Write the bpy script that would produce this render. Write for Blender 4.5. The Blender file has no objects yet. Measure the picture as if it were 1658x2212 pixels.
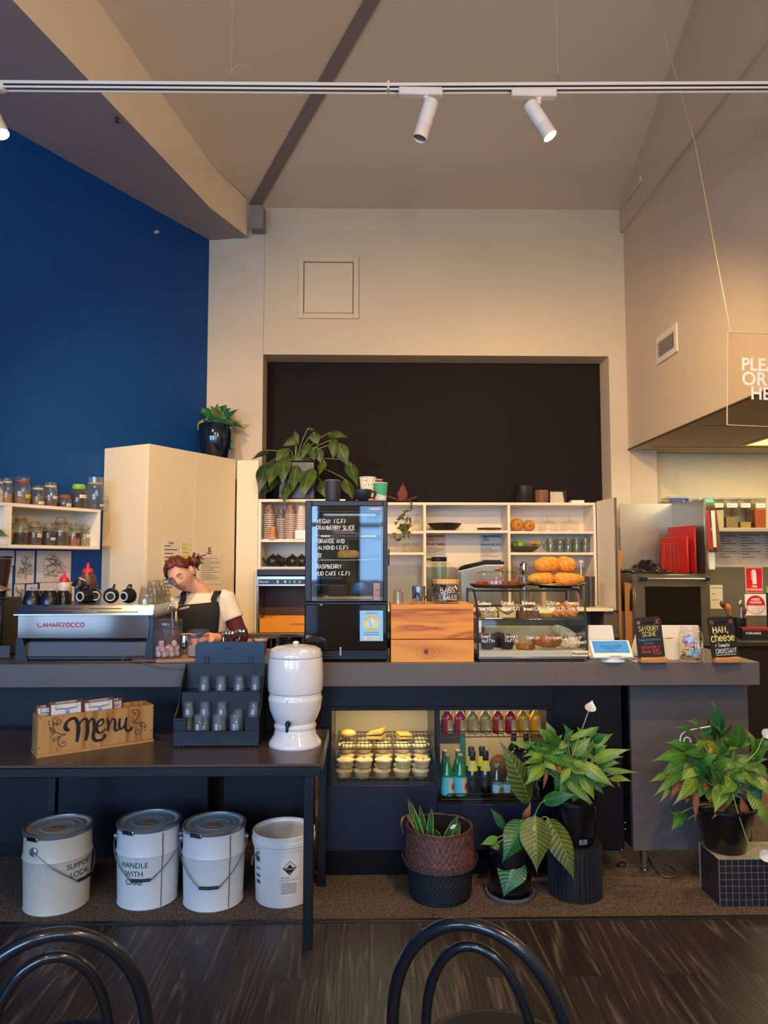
import bpy,bmesh,math,random
from mathutils import Vector as V,Matrix as M
from math import sin,cos,pi,radians as rad,atan,sqrt
RN=random.Random(11)
sc=bpy.context.scene
COL=sc.collection
H,F=1.6,1560.0
PITCH,YAW=atan(106/F),atan(31/F)
cam=bpy.data.objects.new('camera',bpy.data.cameras.new('camera'))
COL.objects.link(cam)
cam.location=(0,0,H)
cam.rotation_euler=(pi/2+PITCH,0,-YAW)
cam.data.sensor_fit='VERTICAL'
cam.data.sensor_height=36
cam.data.lens=F/2212*36
cam.data.clip_start=0.05
sc.camera=cam
RC=M.Rotation(-YAW,3,'Z')@M.Rotation(pi/2+PITCH,3,'X')
O=V((0,0,H))
def ray(px,py):return RC@V(((px-829)/F,-(py-1106)/F,-1))
def W(px,py,Y):
 d=ray(px,py);t=Y/d.y
 return O+d*t
def G(px,py,Z):
 d=ray(px,py);t=(Z-H)/d.z
 return O+d*t
def PL(px,py,p,n):
 d=ray(px,py);t=(p-O).dot(n)/d.dot(n)
 return O+d*t
def rect(x0,y0,x1,y1,Y):
 a,b=W(x0,y1,Y),W(x1,y0,Y)
 return a.x,b.x,a.z,b.z
def lin(h):
 if isinstance(h,str):
  h=h.lstrip('#');c=[int(h[i:i+2],16)/255 for i in(0,2,4)]
 else:c=h
 return tuple(x/12.92 if x<=.04045 else((x+.055)/1.055)**2.4 for x in c)+(1,)
MATS={}
def mat(name,col,rough=.5,metal=0,noise=None,bump=None,emit=0,spec=.5,coat=0,col2=None,sub=0):
 """noise=(scale, amount) mixes col towards col2; bump=(scale, strength)"""
 if name in MATS:return MATS[name]
 m=bpy.data.materials.new(name);m.use_nodes=True;MATS[name]=m
 nt=m.node_tree;b=nt.nodes['Principled BSDF']
 b.inputs['Base Color'].default_value=lin(col)
 b.inputs['Roughness'].default_value=rough
 b.inputs['Metallic'].default_value=metal
 b.inputs['Specular IOR Level'].default_value=spec
 b.inputs['Coat Weight'].default_value=coat
 if emit:
  b.inputs['Emission Color'].default_value=lin(col);b.inputs['Emission Strength'].default_value=emit
 tc=None
 if noise or bump:
  tc=nt.nodes.new('ShaderNodeTexCoord')
 if noise:
  n=nt.nodes.new('ShaderNodeTexNoise');n.inputs['Scale'].default_value=noise[0];n.inputs['Detail'].default_value=5
  nt.links.new(tc.outputs['Object'],n.inputs['Vector'])
  r=nt.nodes.new('ShaderNodeMapRange');r.inputs[1].default_value=.35;r.inputs[2].default_value=.65;r.inputs[4].default_value=noise[1]
  nt.links.new(n.outputs['Fac'],r.inputs[0])
  x=nt.nodes.new('ShaderNodeMix');x.data_type='RGBA'
  x.inputs['A'].default_value=lin(col)
  x.inputs['B'].default_value=lin(col2)if col2 else tuple(v*.5 for v in lin(col)[:3])+(1,)
  nt.links.new(r.outputs[0],x.inputs['Factor']);nt.links.new(x.outputs['Result'],b.inputs['Base Color'])
 if bump:
  n=nt.nodes.new('ShaderNodeTexNoise');n.inputs['Scale'].default_value=bump[0];n.inputs['Detail'].default_value=4
  nt.links.new(tc.outputs['Object'],n.inputs['Vector'])
  p=nt.nodes.new('ShaderNodeBump');p.inputs['Strength'].default_value=bump[1];p.inputs['Distance'].default_value=.01
  nt.links.new(n.outputs['Fac'],p.inputs['Height']);nt.links.new(p.outputs[0],b.inputs['Normal'])
 return m
def wood(name,c1,c2,rough=.5,scale=9,axis=0,dist=3,coat=0):
 if name in MATS:return MATS[name]
 m=mat(name,c1,rough,coat=coat);nt=m.node_tree;b=nt.nodes['Principled BSDF']
 tc=nt.nodes.new('ShaderNodeTexCoord');mp=nt.nodes.new('ShaderNodeMapping')
 s=[1.0,1.0,1.0];s[axis]=.12
 mp.inputs['Scale'].default_value=s
 w=nt.nodes.new('ShaderNodeTexNoise');w.inputs['Scale'].default_value=scale;w.inputs['Detail'].default_value=3;w.inputs['Distortion'].default_value=dist*.15
 mu=nt.nodes.new('ShaderNodeMath');mu.operation='MULTIPLY';mu.inputs[1].default_value=9
 fr=nt.nodes.new('ShaderNodeMath');fr.operation='PINGPONG';fr.inputs[1].default_value=1
 pw=nt.nodes.new('ShaderNodeMath');pw.operation='POWER';pw.inputs[1].default_value=2.2
 x=nt.nodes.new('ShaderNodeMix');x.data_type='RGBA';x.inputs['A'].default_value=lin(c1);x.inputs['B'].default_value=lin(c2)
 L=nt.links.new
 L(tc.outputs['Object'],mp.inputs[0]);L(mp.outputs[0],w.inputs['Vector']);L(w.outputs['Fac'],mu.inputs[0]);L(mu.outputs[0],fr.inputs[0])
 L(fr.outputs[0],pw.inputs[0]);L(pw.outputs[0],x.inputs['Factor']);L(x.outputs['Result'],b.inputs['Base Color'])
 return m
def clear(name,tint='#f4f7f2',lo=.04,hi=.45,rough=.03,gl='#ffffff',p=3.0,haze=0):
 """thin clear glass or plastic: see-through with reflections that grow towards the edges"""
 if name in MATS:return MATS[name]
 m=bpy.data.materials.new(name);m.use_nodes=True;MATS[name]=m
 nt=m.node_tree;nt.nodes.clear();L=nt.links.new
 o=nt.nodes.new('ShaderNodeOutputMaterial');mx=nt.nodes.new('ShaderNodeMixShader')
 t=nt.nodes.new('ShaderNodeBsdfTransparent');t.inputs[0].default_value=lin(tint)
 g=nt.nodes.new('ShaderNodeBsdfGlossy');g.inputs['Color'].default_value=lin(gl);g.inputs['Roughness'].default_value=rough
 lw=nt.nodes.new('ShaderNodeLayerWeight');lw.inputs[0].default_value=.5
 pw=nt.nodes.new('ShaderNodeMath');pw.operation='POWER';pw.inputs[1].default_value=p
 r=nt.nodes.new('ShaderNodeMapRange');r.inputs[3].default_value=lo;r.inputs[4].default_value=hi
 L(lw.outputs['Facing'],pw.inputs[0]);L(pw.outputs[0],r.inputs[0]);L(r.outputs[0],mx.inputs[0])
 if haze:
  df=nt.nodes.new('ShaderNodeBsdfDiffuse');df.inputs[0].default_value=lin('#e8ecee');m2=nt.nodes.new('ShaderNodeMixShader');m2 .inputs[0].default_value=haze
  L(t.outputs[0],m2 .inputs[1]);L(df.outputs[0],m2 .inputs[2]);t=m2
 L(t.outputs[0],mx.inputs[1]);L(g.outputs[0],mx.inputs[2]);L(mx.outputs[0],o.inputs[0])
 return m
class MB:
 def __init__(s):s.v,s.f,s.mi,s.m,s.T,s.lf=[],[],[],0,M.Identity(4),{}
 def add(s,vs,fs):
  b=len(s.v);s.v+=[tuple(s.T@V(p))for p in vs]
  s.f+=[tuple(b+i for i in f)for f in fs];s.mi+=[s.m]*len(fs);return s
 def at(s,loc=(0,0,0),rx=0,ry=0,rz=0,sc=1):
  S=M.Diagonal((*((sc,)*3 if isinstance(sc,(int,float))else sc),1))
  s.T=M.Translation(V(loc))@M.Rotation(rz,4,'Z')@M.Rotation(ry,4,'Y')@M.Rotation(rx,4,'X')@S;return s
 def box(s,x0,x1,y0,y1,z0,z1,b=0):
  if b<=0:
   vs=[(x,y,z)for z in(z0,z1)for y in(y0,y1)for x in(x0,x1)]
   return s.add(vs,[(0,2,3,1),(4,5,7,6),(0,1,5,4),(2,6,7,3),(0,4,6,2),(1,3,7,5)])
  b=min(b,(x1-x0)*.49,(y1-y0)*.49,(z1-z0)*.49)
  vs,ix=[],{}
  for i in(0,1):
   for j in(0,1):
    for k in(0,1):
     c=[(x0,x1)[i],(y0,y1)[j],(z0,z1)[k]];d=[(b,-b)[i],(b,-b)[j],(b,-b)[k]]
     for a in range(3):
      p=[c[q]+(0 if q==a else d[q])for q in range(3)]
      ix[i,j,k,a]=len(vs);vs.append(tuple(p))
  fs=[]
  for a in range(3):
   o1,o2=(a+1)%3,(a+2)%3
   for e in(0,1):
    def id_(p,q,ax):
     t=[0,0,0];t[a]=e;t[o1]=p;t[o2]=q;return ix[t[0],t[1],t[2],ax]
    q=[id_(0,0,a),id_(1,0,a),id_(1,1,a),id_(0,1,a)]
    fs.append(tuple(q if e else q[::-1]))
  for a in range(3):
   o1,o2=(a+1)%3,(a+2)%3
   for p in(0,1):
    for q in(0,1):
     def id2(e,ax):
      t=[0,0,0];t[a]=e;t[o1]=p;t[o2]=q;return ix[t[0],t[1],t[2],ax]
     w=[id2(0,o1),id2(1,o1),id2(1,o2),id2(0,o2)]
     fs.append(tuple(w if(p==q)else w[::-1]))
  for i in(0,1):
   for j in(0,1):
    for k in(0,1):
     w=(ix[i,j,k,0],ix[i,j,k,1],ix[i,j,k,2])
     fs.append(w if(i+j+k)%2 else w[::-1])
  return s.add(vs,fs)
 def cb(s,c,sx,sy,sz,b=0):return s.box(c[0]-sx/2,c[0]+sx/2,c[1]-sy/2,c[1]+sy/2,c[2]-sz/2,c[2]+sz/2,b)
 def lathe(s,prof,n=24,sx=1,sy=1,c=(0,0,0),a0=0,a1=2*pi):
  full=abs(a1-a0)>6.28;vs,fs,rows=[],[],[]
  k=n if full else n+1
  for r,z in prof:
   if r<1e-6:rows.append([len(vs)]*k);vs.append((c[0],c[1],c[2]+z))
   else:
    rows.append(list(range(len(vs),len(vs)+k)))
    vs+=[(c[0]+r*cos(a0+(a1-a0)*i/n)*sx,c[1]+r*sin(a0+(a1-a0)*i/n)*sy,c[2]+z)for i in range(k)]
  for a,b in zip(rows,rows[1:]):
   for i in range(n):
    j=(i+1)%k;q=[]
    for t in(a[i],a[j],b[j],b[i]):
     if t not in q:q.append(t)
    if len(q)>2:fs.append(tuple(q))
  return s.add(vs,fs)
 def cyl(s,c,r,h,n=20,r2=None,b=0):
  r2=r if r2 is None else r2
  p=[(0,0),(r-b,0)]+([(r,b),(r2,h-b)]if b else[(r2,h)])+([(r2-b,h)]if b else[])+[(0,h)]
  return s.lathe(p,n,c=c)
 def sph(s,c,r,n=16,sx=1,sy=1,sz=1):
  k=max(6,n//2)
  return s.lathe([(r*sin(pi*i/k),-r*cos(pi*i/k)*sz)for i in range(k+1)],n,sx,sy,c)
 def tube(s,pts,r,n=8,closed=False,cap=True,flat=None):
  pts=[V(p)for p in pts];m=len(pts);vs,fs=[],[]
  rs=r if isinstance(r,(list,tuple))else[r]*m
  prev=None
  for i,p in enumerate(pts):
   t=(pts[(i+1)%m]-pts[i-1])if closed else(pts[min(i+1,m-1)]-pts[max(i-1,0)])
   if t.length<1e-9:t=V((0,0,1))
   t.normalize()
   if prev is None:
    a=V((0,0,1))if abs(t.z)<.9 else V((0,1,0));u=t.cross(a).normalized()
   else:
    u=(prev-t*prev.dot(t));u=u.normalized()if u.length>1e-6 else t.orthogonal().normalized()
   prev=u;w=t.cross(u)
   for k in range(n):
    o=u*cos(2*pi*k/n)*rs[i]+w*sin(2*pi*k/n)*rs[i]
    if flat:o=V((o.x*flat[0],o.y*flat[1],o.z*flat[2]))
    vs.append(p+o)
  for i in range(m if closed else m-1):
   for k in range(n):
    a,b=i*n,((i+1)%m)*n
    fs.append((a+k,a+(k+1)%n,b+(k+1)%n,b+k))
  if cap and not closed:
   fs.append(tuple(range(n))[::-1]);fs.append(tuple((m-1)*n+k for k in range(n)))
  return s.add(vs,fs)
 def prism(s,poly,y0,y1,axis='y'):
  n=len(poly)
  def mk(a,b,y):return(a,y,b)if axis=='y'else(a,b,y)if axis=='z'else(y,a,b)
  vs=[mk(a,b,y0)for a,b in poly]+[mk(a,b,y1)for a,b in poly]
  fs=[tuple(range(n)),tuple(range(2*n-1,n-1,-1))]+[(i,i+n,(i+1)%n+n,(i+1)%n)for i in range(n)]
  return s.add(vs,fs)
 def quad(s,a,b,c,d):return s.add([a,b,c,d],[(0,1,2,3)])
 def sheet(s,fn,nu,nv,th=0):
  vs=[fn(i/nu,j/nv)for j in range(nv+1)for i in range(nu+1)]
  k=nu+1
  return s.add(vs,[(j*k+i,j*k+i+1,(j+1)*k+i+1,(j+1)*k+i)for j in range(nv)for i in range(nu)])
USED={}
def ob(name,mb,m,par=None,loc=None,rot=None,label=None,cat=None,group=None,kind=None,sharp=40,sub=0,solid=0):
 me=bpy.data.meshes.new(name);me.from_pydata(mb.v,[],mb.f)
 ms=m if isinstance(m,(list,tuple))else[m]
 for x in ms:me.materials.append(x)
 if len(ms)>1:me.polygons.foreach_set('material_index',mb.mi)
 if mb.lf:
  at_=me.attributes.new('lf','FLOAT_VECTOR','POINT');fl=[0.0]*(3*len(me.vertices))
  for i,q in mb.lf.items():fl[3*i:3*i+2]=q
  at_.data.foreach_set('vector',fl)
 bm=bmesh.new();bm.from_mesh(me);bmesh.ops.recalc_face_normals(bm,faces=bm.faces);bm.to_mesh(me);bm.free()
 me.polygons.foreach_set('use_smooth',[True]*len(me.polygons));me.set_sharp_from_angle(angle=rad(sharp));me.update()
 o=bpy.data.objects.new(name,me);COL.objects.link(o)
 if par:o.parent=par
 if loc is not None:o.location=loc
 if rot is not None:o.rotation_euler=rot
 if solid:q=o.modifiers.new('solid','SOLIDIFY');q.thickness=solid;q.offset=0
 if sub:q=o.modifiers.new('sub','SUBSURF');q.levels=sub;q.render_levels=sub
 return tag(o,label,cat,group,kind)
def tag(o,label=None,cat=None,group=None,kind=None):
 for k,x in(('label',label),('category',cat),('group',group),('kind',kind)):
  if x:o[k]=x
 return o
def thing(name,label,cat,loc=(0,0,0),rz=0,group=None,rot=None):
 o=bpy.data.objects.new(name,None);COL.objects.link(o)
 o.empty_display_size=.05
 o.location=loc;o.rotation_euler=rot or(0,0,rz)
 return tag(o,label,cat,group)
def dup(o,loc=None,rz=None,label=None,par=None,sc_=None):
 c=o.copy();COL.objects.link(c)
 if par:c.parent=par
 if loc is not None:c.location=loc
 if rz is not None:c.rotation_euler=(c.rotation_euler.x,c.rotation_euler.y,rz)
 if sc_:c.scale=(sc_,)*3 if isinstance(sc_,(int,float))else sc_
 if label:c['label']=label
 for ch in list(o.children):dup(ch,par=c)
 return c
def struct(name,mb,m,**k):return ob(name,mb,m,kind='structure',**k)
def txt(s,size,m,par,loc,rot=(pi/2,0,0),ext=.0008,width=None,align='CENTER',name='lettering',bold=0,sx=1,spacing=1):
 cu=bpy.data.curves.new('t','FONT');cu.body=s;cu.size=size;cu.extrude=ext;cu.align_x=align;cu.align_y='CENTER'
 cu.resolution_u=3;cu.offset=bold;cu.space_line=spacing
 t=bpy.data.objects.new('t',cu);COL.objects.link(t)
 dg=bpy.context.evaluated_depsgraph_get();me=bpy.data.meshes.new_from_object(t.evaluated_get(dg))
 bpy.data.objects.remove(t);bpy.data.curves.remove(cu)
 if width:
  xs=[v.co.x for v in me.vertices]
  if xs:sx=width/(max(xs)-min(xs))
 if sx!=1:
  for v in me.vertices:v.co.x*=sx
 me.materials.clear();me.materials.append(m);me.name=name
 o=bpy.data.objects.new(name,me);COL.objects.link(o);o.parent=par;o.location=loc;o.rotation_euler=rot
 return o
ST={}
for _l in"""A 02 28 42|14 34;B 02 08 37 36 25 05|25 44 43 32 02;C 47 38 18 06 04 12 32 43;D 02 08 28 46 44 22 02;E 48 08 02 42|05 35;F 48 08 02|05 35;G 47 38 18 06 04 12 32 44 24
H 02 08|42 48|05 45;I 22 28;J 48 43 32 12 03;K 08 02|48 05 42;L 08 02 42;M 02 08 24 48 42;N 02 08 42 48;O 18 06 04 12 32 44 46 38 18;P 02 08 38 47 46 35 05;R 02 08 38 47 46 35 05|25 42
S 47 38 18 07 06 44 43 32 12 03;T 08 48|28 22;U 08 03 12 32 43 48;V 08 22 48;W 08 12 26 32 48;X 08 42|48 02;Y 08 25 48|25 22;Z 08 48 02 42
a 45 26 04 12 32 46|46 42;b 08 02|05 26 45 43 22 03;c 45 26 05 03 22 43;d 48 42|43 22 03 05 26 45;e 04 44 45 26 05 03 22 43;f 48 28 17 12|06 36;g 45 26 05 03 22 43|46 40 10
h 08 02|05 26 45 42;i 26 22|27 28;j 36 30 10|37 38;k 08 02|46 04 42;l 28 22;m 06 02|05 16 25 22|25 36 45 42;n 06 02|05 26 45 42;o 26 05 03 22 43 45 26;p 06 00|05 26 45 43 22 03
r 06 02|04 26 46;s 45 26 05 44 43 22 03;t 28 22 42|06 46;u 06 03 22 43|46 42;v 06 22 46;w 06 12 25 32 46;x 06 42|46 02;y 06 24|46 10;z 06 46 02 42
5 48 08 05 35 44 43 32 02;8 28 07 06 44 43 22 03 04 46 47 28;1 17 28 22;0 18 06 04 12 32 44 46 38 18;$ 47 18 06 44 32 03|29 21;( 28 06 04 22;) 08 26 24 02;+ 23 27|05 45;- 05 45;& 42 07 18 27 04 12 22 44;, 13 01;. 12 13;' 28 27;! 28 24|23 22""".replace('\n',';').split(';'):
 ST[_l[0]]=[[(int(p[0])/4,(int(p[1])-2)/6)for p in q.split()]for q in _l[2:].split('|')]
def hand(mb,s,x,z,h,r,w=.62,gap=.28,y=0,jit=.03,center=False,slant=0,width=None,sq=.5):
 """handwriting in the plane y: strokes swept as thin flattened lines"""
 adv=h*(w+gap);tot=sum(adv*(.55 if c in" il,.'!I"else 1)for c in s)
 k=width/tot if width else 1
 if center:x-=tot*k/2
 for c in s:
  for st in ST.get(c,[]):
   ww=w*(.5 if c in"Iil"else 1)
   pts=[(x+(p[0]*ww*h+slant*p[1]*h+RN.uniform(-jit,jit)*h)*k,y,z+p[1]*h+RN.uniform(-jit,jit)*h)for p in st]
   mb.tube(pts,r,5,flat=(1,sq,1))
  x+=adv*(.55 if c in" il,.'!I"else 1)*k
 return x
def smooth(pts,k=6,closed=False):
 pts=[V(p)for p in pts];n=len(pts);out=[]
 for i in range(n if closed else n-1):
  g=lambda j:pts[j%n]if closed else pts[max(0,min(n-1,j))]
  a,b,c,d=g(i-1),g(i),g(i+1),g(i+2)
  for t in range(k):
   t/=k
   out.append(.5*((2*b)+(c-a)*t+(2*a-5*b+4*c-d)*t*t+(3*b-a-3*c+d)*t**3))
 if not closed:out.append(pts[-1])
 return out
YB,YN=6.1,6.35
YC=3.59;ZC=1.10
paint=mat('cream_paint','#d6c6a4',.85,noise=(.9,.12),bump=(60,.05))
ceilm=mat('ceiling_paint','#cdb99c',.9,noise=(.7,.1))
rightm=mat('warm_white_paint','#cdbba0',.85,noise=(.8,.1))
bluem=mat('blue_paint','#05478c',.6,noise=(1.5,.12),bump=(30,.05),spec=.3)
blackm=mat('chalkboard_paint','#1d1416',.8,noise=(1.6,.4),bump=(40,.1),spec=.25)
lam=mat('brown_laminate','#6a625e',.38,noise=(260,.35),col2='#4c4643',bump=(300,.05),spec=.35)
lamd=mat('dark_laminate','#1d1e25',.45,spec=.35)
blk=mat('black_metal','#101216',.35,spec=.5)
blkp=mat('black_plastic','#111215',.4)
melam=mat('white_melamine','#efe4cd',.45,spec=.4)
steel=mat('brushed_steel','#b9b6ae',.28,1,noise=(3,.15))
chrome=mat('polished_steel','#d8d8d6',.06,1)
white=mat('white_plastic','#eceae4',.35)
paper=mat('white_paper','#e6e0d4',.8)
ink=mat('black_ink','#1b1a1a',.7)
whiteink=mat('white_chalk_ink','#f6f4ee',.6)
redp=mat('red_plastic','#d81f26',.35)
glass=clear('clear_glass')
C0=V((W(452,515,YB).x,YB,0));DU=V((-.50,-.866,0));NB=V((.866,-.50,0))
def BL(px,py,d=0):return PL(px,py,C0+NB*d,NB)
RZB=math.atan2(.866,.50)
def floor_mat():
 m=mat('limed_oak_planks','#43312b',.42);nt=m.node_tree;b=nt.nodes['Principled BSDF'];L=nt.links.new
 tc=nt.nodes.new('ShaderNodeTexCoord');mp=nt.nodes.new('ShaderNodeMapping');mp.inputs['Rotation'].default_value=(0,0,pi/2)
 br=nt.nodes.new('ShaderNodeTexBrick');br.offset=.37
 br.inputs['Color1'].default_value=(.0,.0,.0,1);br.inputs['Color2'].default_value=(1,1,1,1);br.inputs['Mortar'].default_value=(.5,.5,.5,1)
 br.inputs['Scale'].default_value=1;br.inputs['Mortar Size'].default_value=.0018;br.inputs['Brick Width'].default_value=1.22;br.inputs['Row Height'].default_value=.185
 L(tc.outputs['Object'],mp.inputs[0]);L(mp.outputs[0],br.inputs['Vector'])
 sh=nt.nodes.new('ShaderNodeVectorMath');sh.operation='MULTIPLY_ADD';sh.inputs[1].default_value=(7.3,3.1,5.7)
 sp=nt.nodes.new('ShaderNodeMapping');sp.inputs['Scale'].default_value=(.10,1,1)
 L(mp.outputs[0],sp.inputs[0]);L(br.outputs['Color'],sh.inputs[0]);L(sp.outputs[0],sh.inputs[2])
 n=nt.nodes.new('ShaderNodeTexNoise');n.inputs['Scale'].default_value=5.0;n.inputs['Detail'].default_value=1.0;n.inputs['Distortion'].default_value=.15
 L(sh.outputs[0],n.inputs['Vector'])
 mu=nt.nodes.new('ShaderNodeMath');mu.operation='MULTIPLY';mu.inputs[1].default_value=20
 pp=nt.nodes.new('ShaderNodeMath');pp.operation='PINGPONG';pp.inputs[1].default_value=1
 pw=nt.nodes.new('ShaderNodeMath');pw.operation='POWER';pw.inputs[1].default_value=5
 L(n.outputs['Fac'],mu.inputs[0]);L(mu.outputs[0],pp.inputs[0]);L(pp.outputs[0],pw.inputs[0])
 fine=nt.nodes.new('ShaderNodeTexNoise');fine.inputs['Scale'].default_value=60;fine.inputs['Detail'].default_value=3
 fm=nt.nodes.new('ShaderNodeMapping');fm.inputs['Scale'].default_value=(.08,1,1);L(mp.outputs[0],fm.inputs[0]);L(fm.outputs[0],fine.inputs['Vector'])
 f2=nt.nodes.new('ShaderNodeMapRange');f2 .inputs[1].default_value=.36;f2 .inputs[2].default_value=.62;L(fine.outputs['Fac'],f2 .inputs[0])
 gm=nt.nodes.new('ShaderNodeMath');gm.operation='MULTIPLY';L(pw.outputs[0],gm.inputs[0]);L(f2 .outputs[0],gm.inputs[1])
 ad=nt.nodes.new('ShaderNodeMath');ad.operation='MULTIPLY_ADD';ad.inputs[1].default_value=.10;L(f2 .outputs[0],ad.inputs[0]);L(gm.outputs[0],ad.inputs[2])
 tone=nt.nodes.new('ShaderNodeMix');tone.data_type='RGBA';tone.inputs['A'].default_value=lin('#211814');tone.inputs['B'].default_value=lin('#372a26')
 L(br.outputs['Color'],tone.inputs['Factor'])
 g=nt.nodes.new('ShaderNodeMix');g.data_type='RGBA';g.inputs['B'].default_value=lin('#6b5d52');L(tone.outputs['Result'],g.inputs['A']);L(ad.outputs[0],g.inputs['Factor'])
 se=nt.nodes.new('ShaderNodeMix');se.data_type='RGBA';se.inputs['B'].default_value=lin('#170f0d');L(g.outputs['Result'],se.inputs['A']);L(br.outputs['Fac'],se.inputs['Factor'])
 L(se.outputs['Result'],b.inputs['Base Color'])
 bp=nt.nodes.new('ShaderNodeBump');bp.inputs['Strength'].default_value=.25;bp.inputs['Distance'].default_value=.004;L(f2 .outputs[0],bp.inputs['Height']);L(bp.outputs[0],b.inputs['Normal'])
 return m
YM=G(829,1990,0).y
struct('floor',MB().box(-8,5,-3.3,YM,-.1,0),floor_mat())
carp=mat('speckled_carpet','#2b221e',.95,noise=(190,.9),col2='#9a8674',bump=(200,.9),spec=.1)
struct('floor_carpet',MB().box(-4,5,YM+.012,6.5,-.1,.004),carp)
struct('trim_carpet_edge',MB().box(-6,5,YM-.012,YM+.014,-.1,.007,.003),mat('carpet_trim','#1c1a1b',.5))
xc0,xc1=C0 .x,W(570,600,YB).x
xr=W(1343,767,YB).x
zh=W(800,766,YB).z
zt0,zt1=W(570,443,YB).z,W(1338,450,YB).z
nl,nr=xc1+.005,W(1315,800,YB).x
blockm=mat('painted_blockwork','#d3c3a6',.8,bump=(14,.55),noise=(3,.12))
mb=MB().box(xc0-.3,xc1,YB,YB+.35,0,4.7)
struct('wall_column',mb,blockm)
mb=MB().prism([(xc1,zh),(xr+.05,zh),(xr+.05,zt1+.12),(xc1,zt0+.12)],YB+.012,YB+.45)
struct('wall_header',mb,paint)
mb=MB().box(nr,xr+.05,YB+.004,YB+.45,0,zh)
struct('wall_pier',mb,blockm)
struct('wall_niche',MB().box(nl-.02,nr+.02,YN,YN+.1,0,zh+.02),blackm)
zs=4.37
a,b_=C0+DU*-.1,C0+DU*12
mb=MB();off=NB*-.15
mb.add([(*(p+q).xy,z)for p in(a,b_)for q in(V((0,0,0)),off)for z in(0,zs+.3)],[(0,4,5,1),(2,3,7,6),(0,1,3,2),(4,6,7,5),(1,5,7,3),(0,2,6,4)])
struct('wall_left',mb,bluem)
E0,E1,E2=G(27,0,zs),G(455,450,zs),G(533,510,zs)
d01=(E0-E1);Ef=E1+d01*3.2
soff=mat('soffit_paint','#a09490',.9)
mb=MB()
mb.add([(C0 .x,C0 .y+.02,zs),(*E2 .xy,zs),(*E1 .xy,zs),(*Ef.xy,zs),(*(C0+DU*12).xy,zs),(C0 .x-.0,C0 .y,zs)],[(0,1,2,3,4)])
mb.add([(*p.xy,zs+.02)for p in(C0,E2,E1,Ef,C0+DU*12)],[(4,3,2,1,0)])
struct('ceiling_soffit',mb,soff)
def up(px,py,e):
 d=ray(px,py);t=e.xy.length/d.xy.length;return H+d.z*t
n01=V((d01 .y,-d01 .x,0)).normalized()
T1=V((*E1 .xy,up(455,357,E1)));T2=V((*E2 .xy,up(540,428,E2)))
T0=PL(210,0,E1,n01);sl=(T0-T1)
Tf=T1+sl*(Ef-E1).length/sl.xy.length
mb=MB()
mb.add([tuple(p)for p in(E2,E1,Ef)]+[tuple(p)for p in(T2,T1,Tf)]+[tuple(p+V((-.12,0,.3)))for p in(T2,T1,Tf)]+[tuple(p+V((-.12,0,0)))for p in(E2,E1,Ef)],[(0,1,4,3),(1,2,5,4),(3,4,7,6),(4,5,8,7),(2,11,8,5),(0,3,6,9)])
struct('beam_box',mb,mat('beam_cream','#f0deba',.85),sharp=10)
A,B=V((xc1,YB,zt0)),V((W(1338,450,YB).x,YB,zt1))
xw=W(1338,480,YB).x
Cc=PL(1497,0,V((xw,0,0)),V((1,0,0)))
nR=(B-A).cross(Cc-A).normalized()
S0=PL(549,442,V((0,YB-.02,0)),V((0,1,0)));S1=PL(800,0,A,nR)
Sf=S1+(S1-S0)*1.6
def onR(x,y):return(x,y,A.z-((x-A.x)*nR.x+(y-A.y)*nR.y)/nR.z)
yr=Sf.y
mb=MB().add([onR(S0 .x-.1,YB+.2),onR(2.6,YB+.2),onR(2.6,yr),tuple(Sf),tuple(S0)],[(0,1,2,3,4)])
struct('ceiling',mb,ceilm)
mb=MB().add([tuple(S0),tuple(T2),tuple(T1),tuple(Tf),tuple(Sf),tuple(S0+V((-.3,.3,0)))],[(0,4,2),(0,2,1),(4,3,2),(0,1,5)])
struct('ceiling_left_slope',mb,mat('ceiling_paint_left','#d2bfa2',.9))
zr=Sf.z
mb=MB().add([tuple(Tf),tuple(Sf),onR(2.6,yr),(2.6,-3.3,4.6),(-6.5,-3.3,4.6)],[(0,1,2,3,4)])
mb.add([(*Ef.xy,zs),tuple(Tf),(-6.5,-3.3,4.6),(*(C0+DU*12).xy,zs)],[(0,1,2,3)])
struct('ceiling_front_slope',mb,ceilm)
sd=(Sf-S0).normalized();sx_=sd.cross(nR).normalized()*.045;sn=nR*(.03 if nR.z<0 else-.03)
mb=MB().add([tuple(p+q+r)for p in(S0,Sf)for q in(-sx_,sx_)for r in(sn,-sn*.2)],[(0,4,5,1),(2,3,7,6),(0,1,3,2),(4,6,7,5),(1,5,7,3),(0,2,6,4)])
struct('beam_valley_strip',mb,mat('taupe_strip','#75685c',.8))
zb=W(1341,971,YB).z
mb=MB().box(xw+.03,xw+.16,-3.3,YB,zb,7.2)
struct('wall_right',mb,rightm)
zq=W(1340,503,YB).z
mb=MB().prism([(YB,zq),(YB,onR(xw,YB)[2]),(yr,onR(xw,yr)[2]),(-3.3,4.6),(-3.3,zq)],xw,xw+.031,'x')
struct('beam_right',mb,rightm)
struct('wall_right_lower',MB().box(xw+.03,xw+.16,-3.3,2.2,0,zb),rightm)
struct('wall_front_right',MB().box(xw+.1,5,2.1,2.2,0,2.7),rightm)
YK=6.32
kx=W(1420,1000,YB).x
struct('wall_kitchen_return',MB().box(xr-.02,kx,YB+.02,YK,0,zb),rightm)
struct('wall_kitchen',MB().box(kx-.02,5,YK,YK+.1,0,zb),mat('kitchen_paint','#d9caa5',.8))
struct('wall_kitchen_side',MB().box(4.9,5,2.2,YK,0,zb),paint)
struct('ceiling_kitchen',MB().box(xw+.16,5,2.1,YK+.1,zb+.002,zb+.1),rightm)
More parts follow.
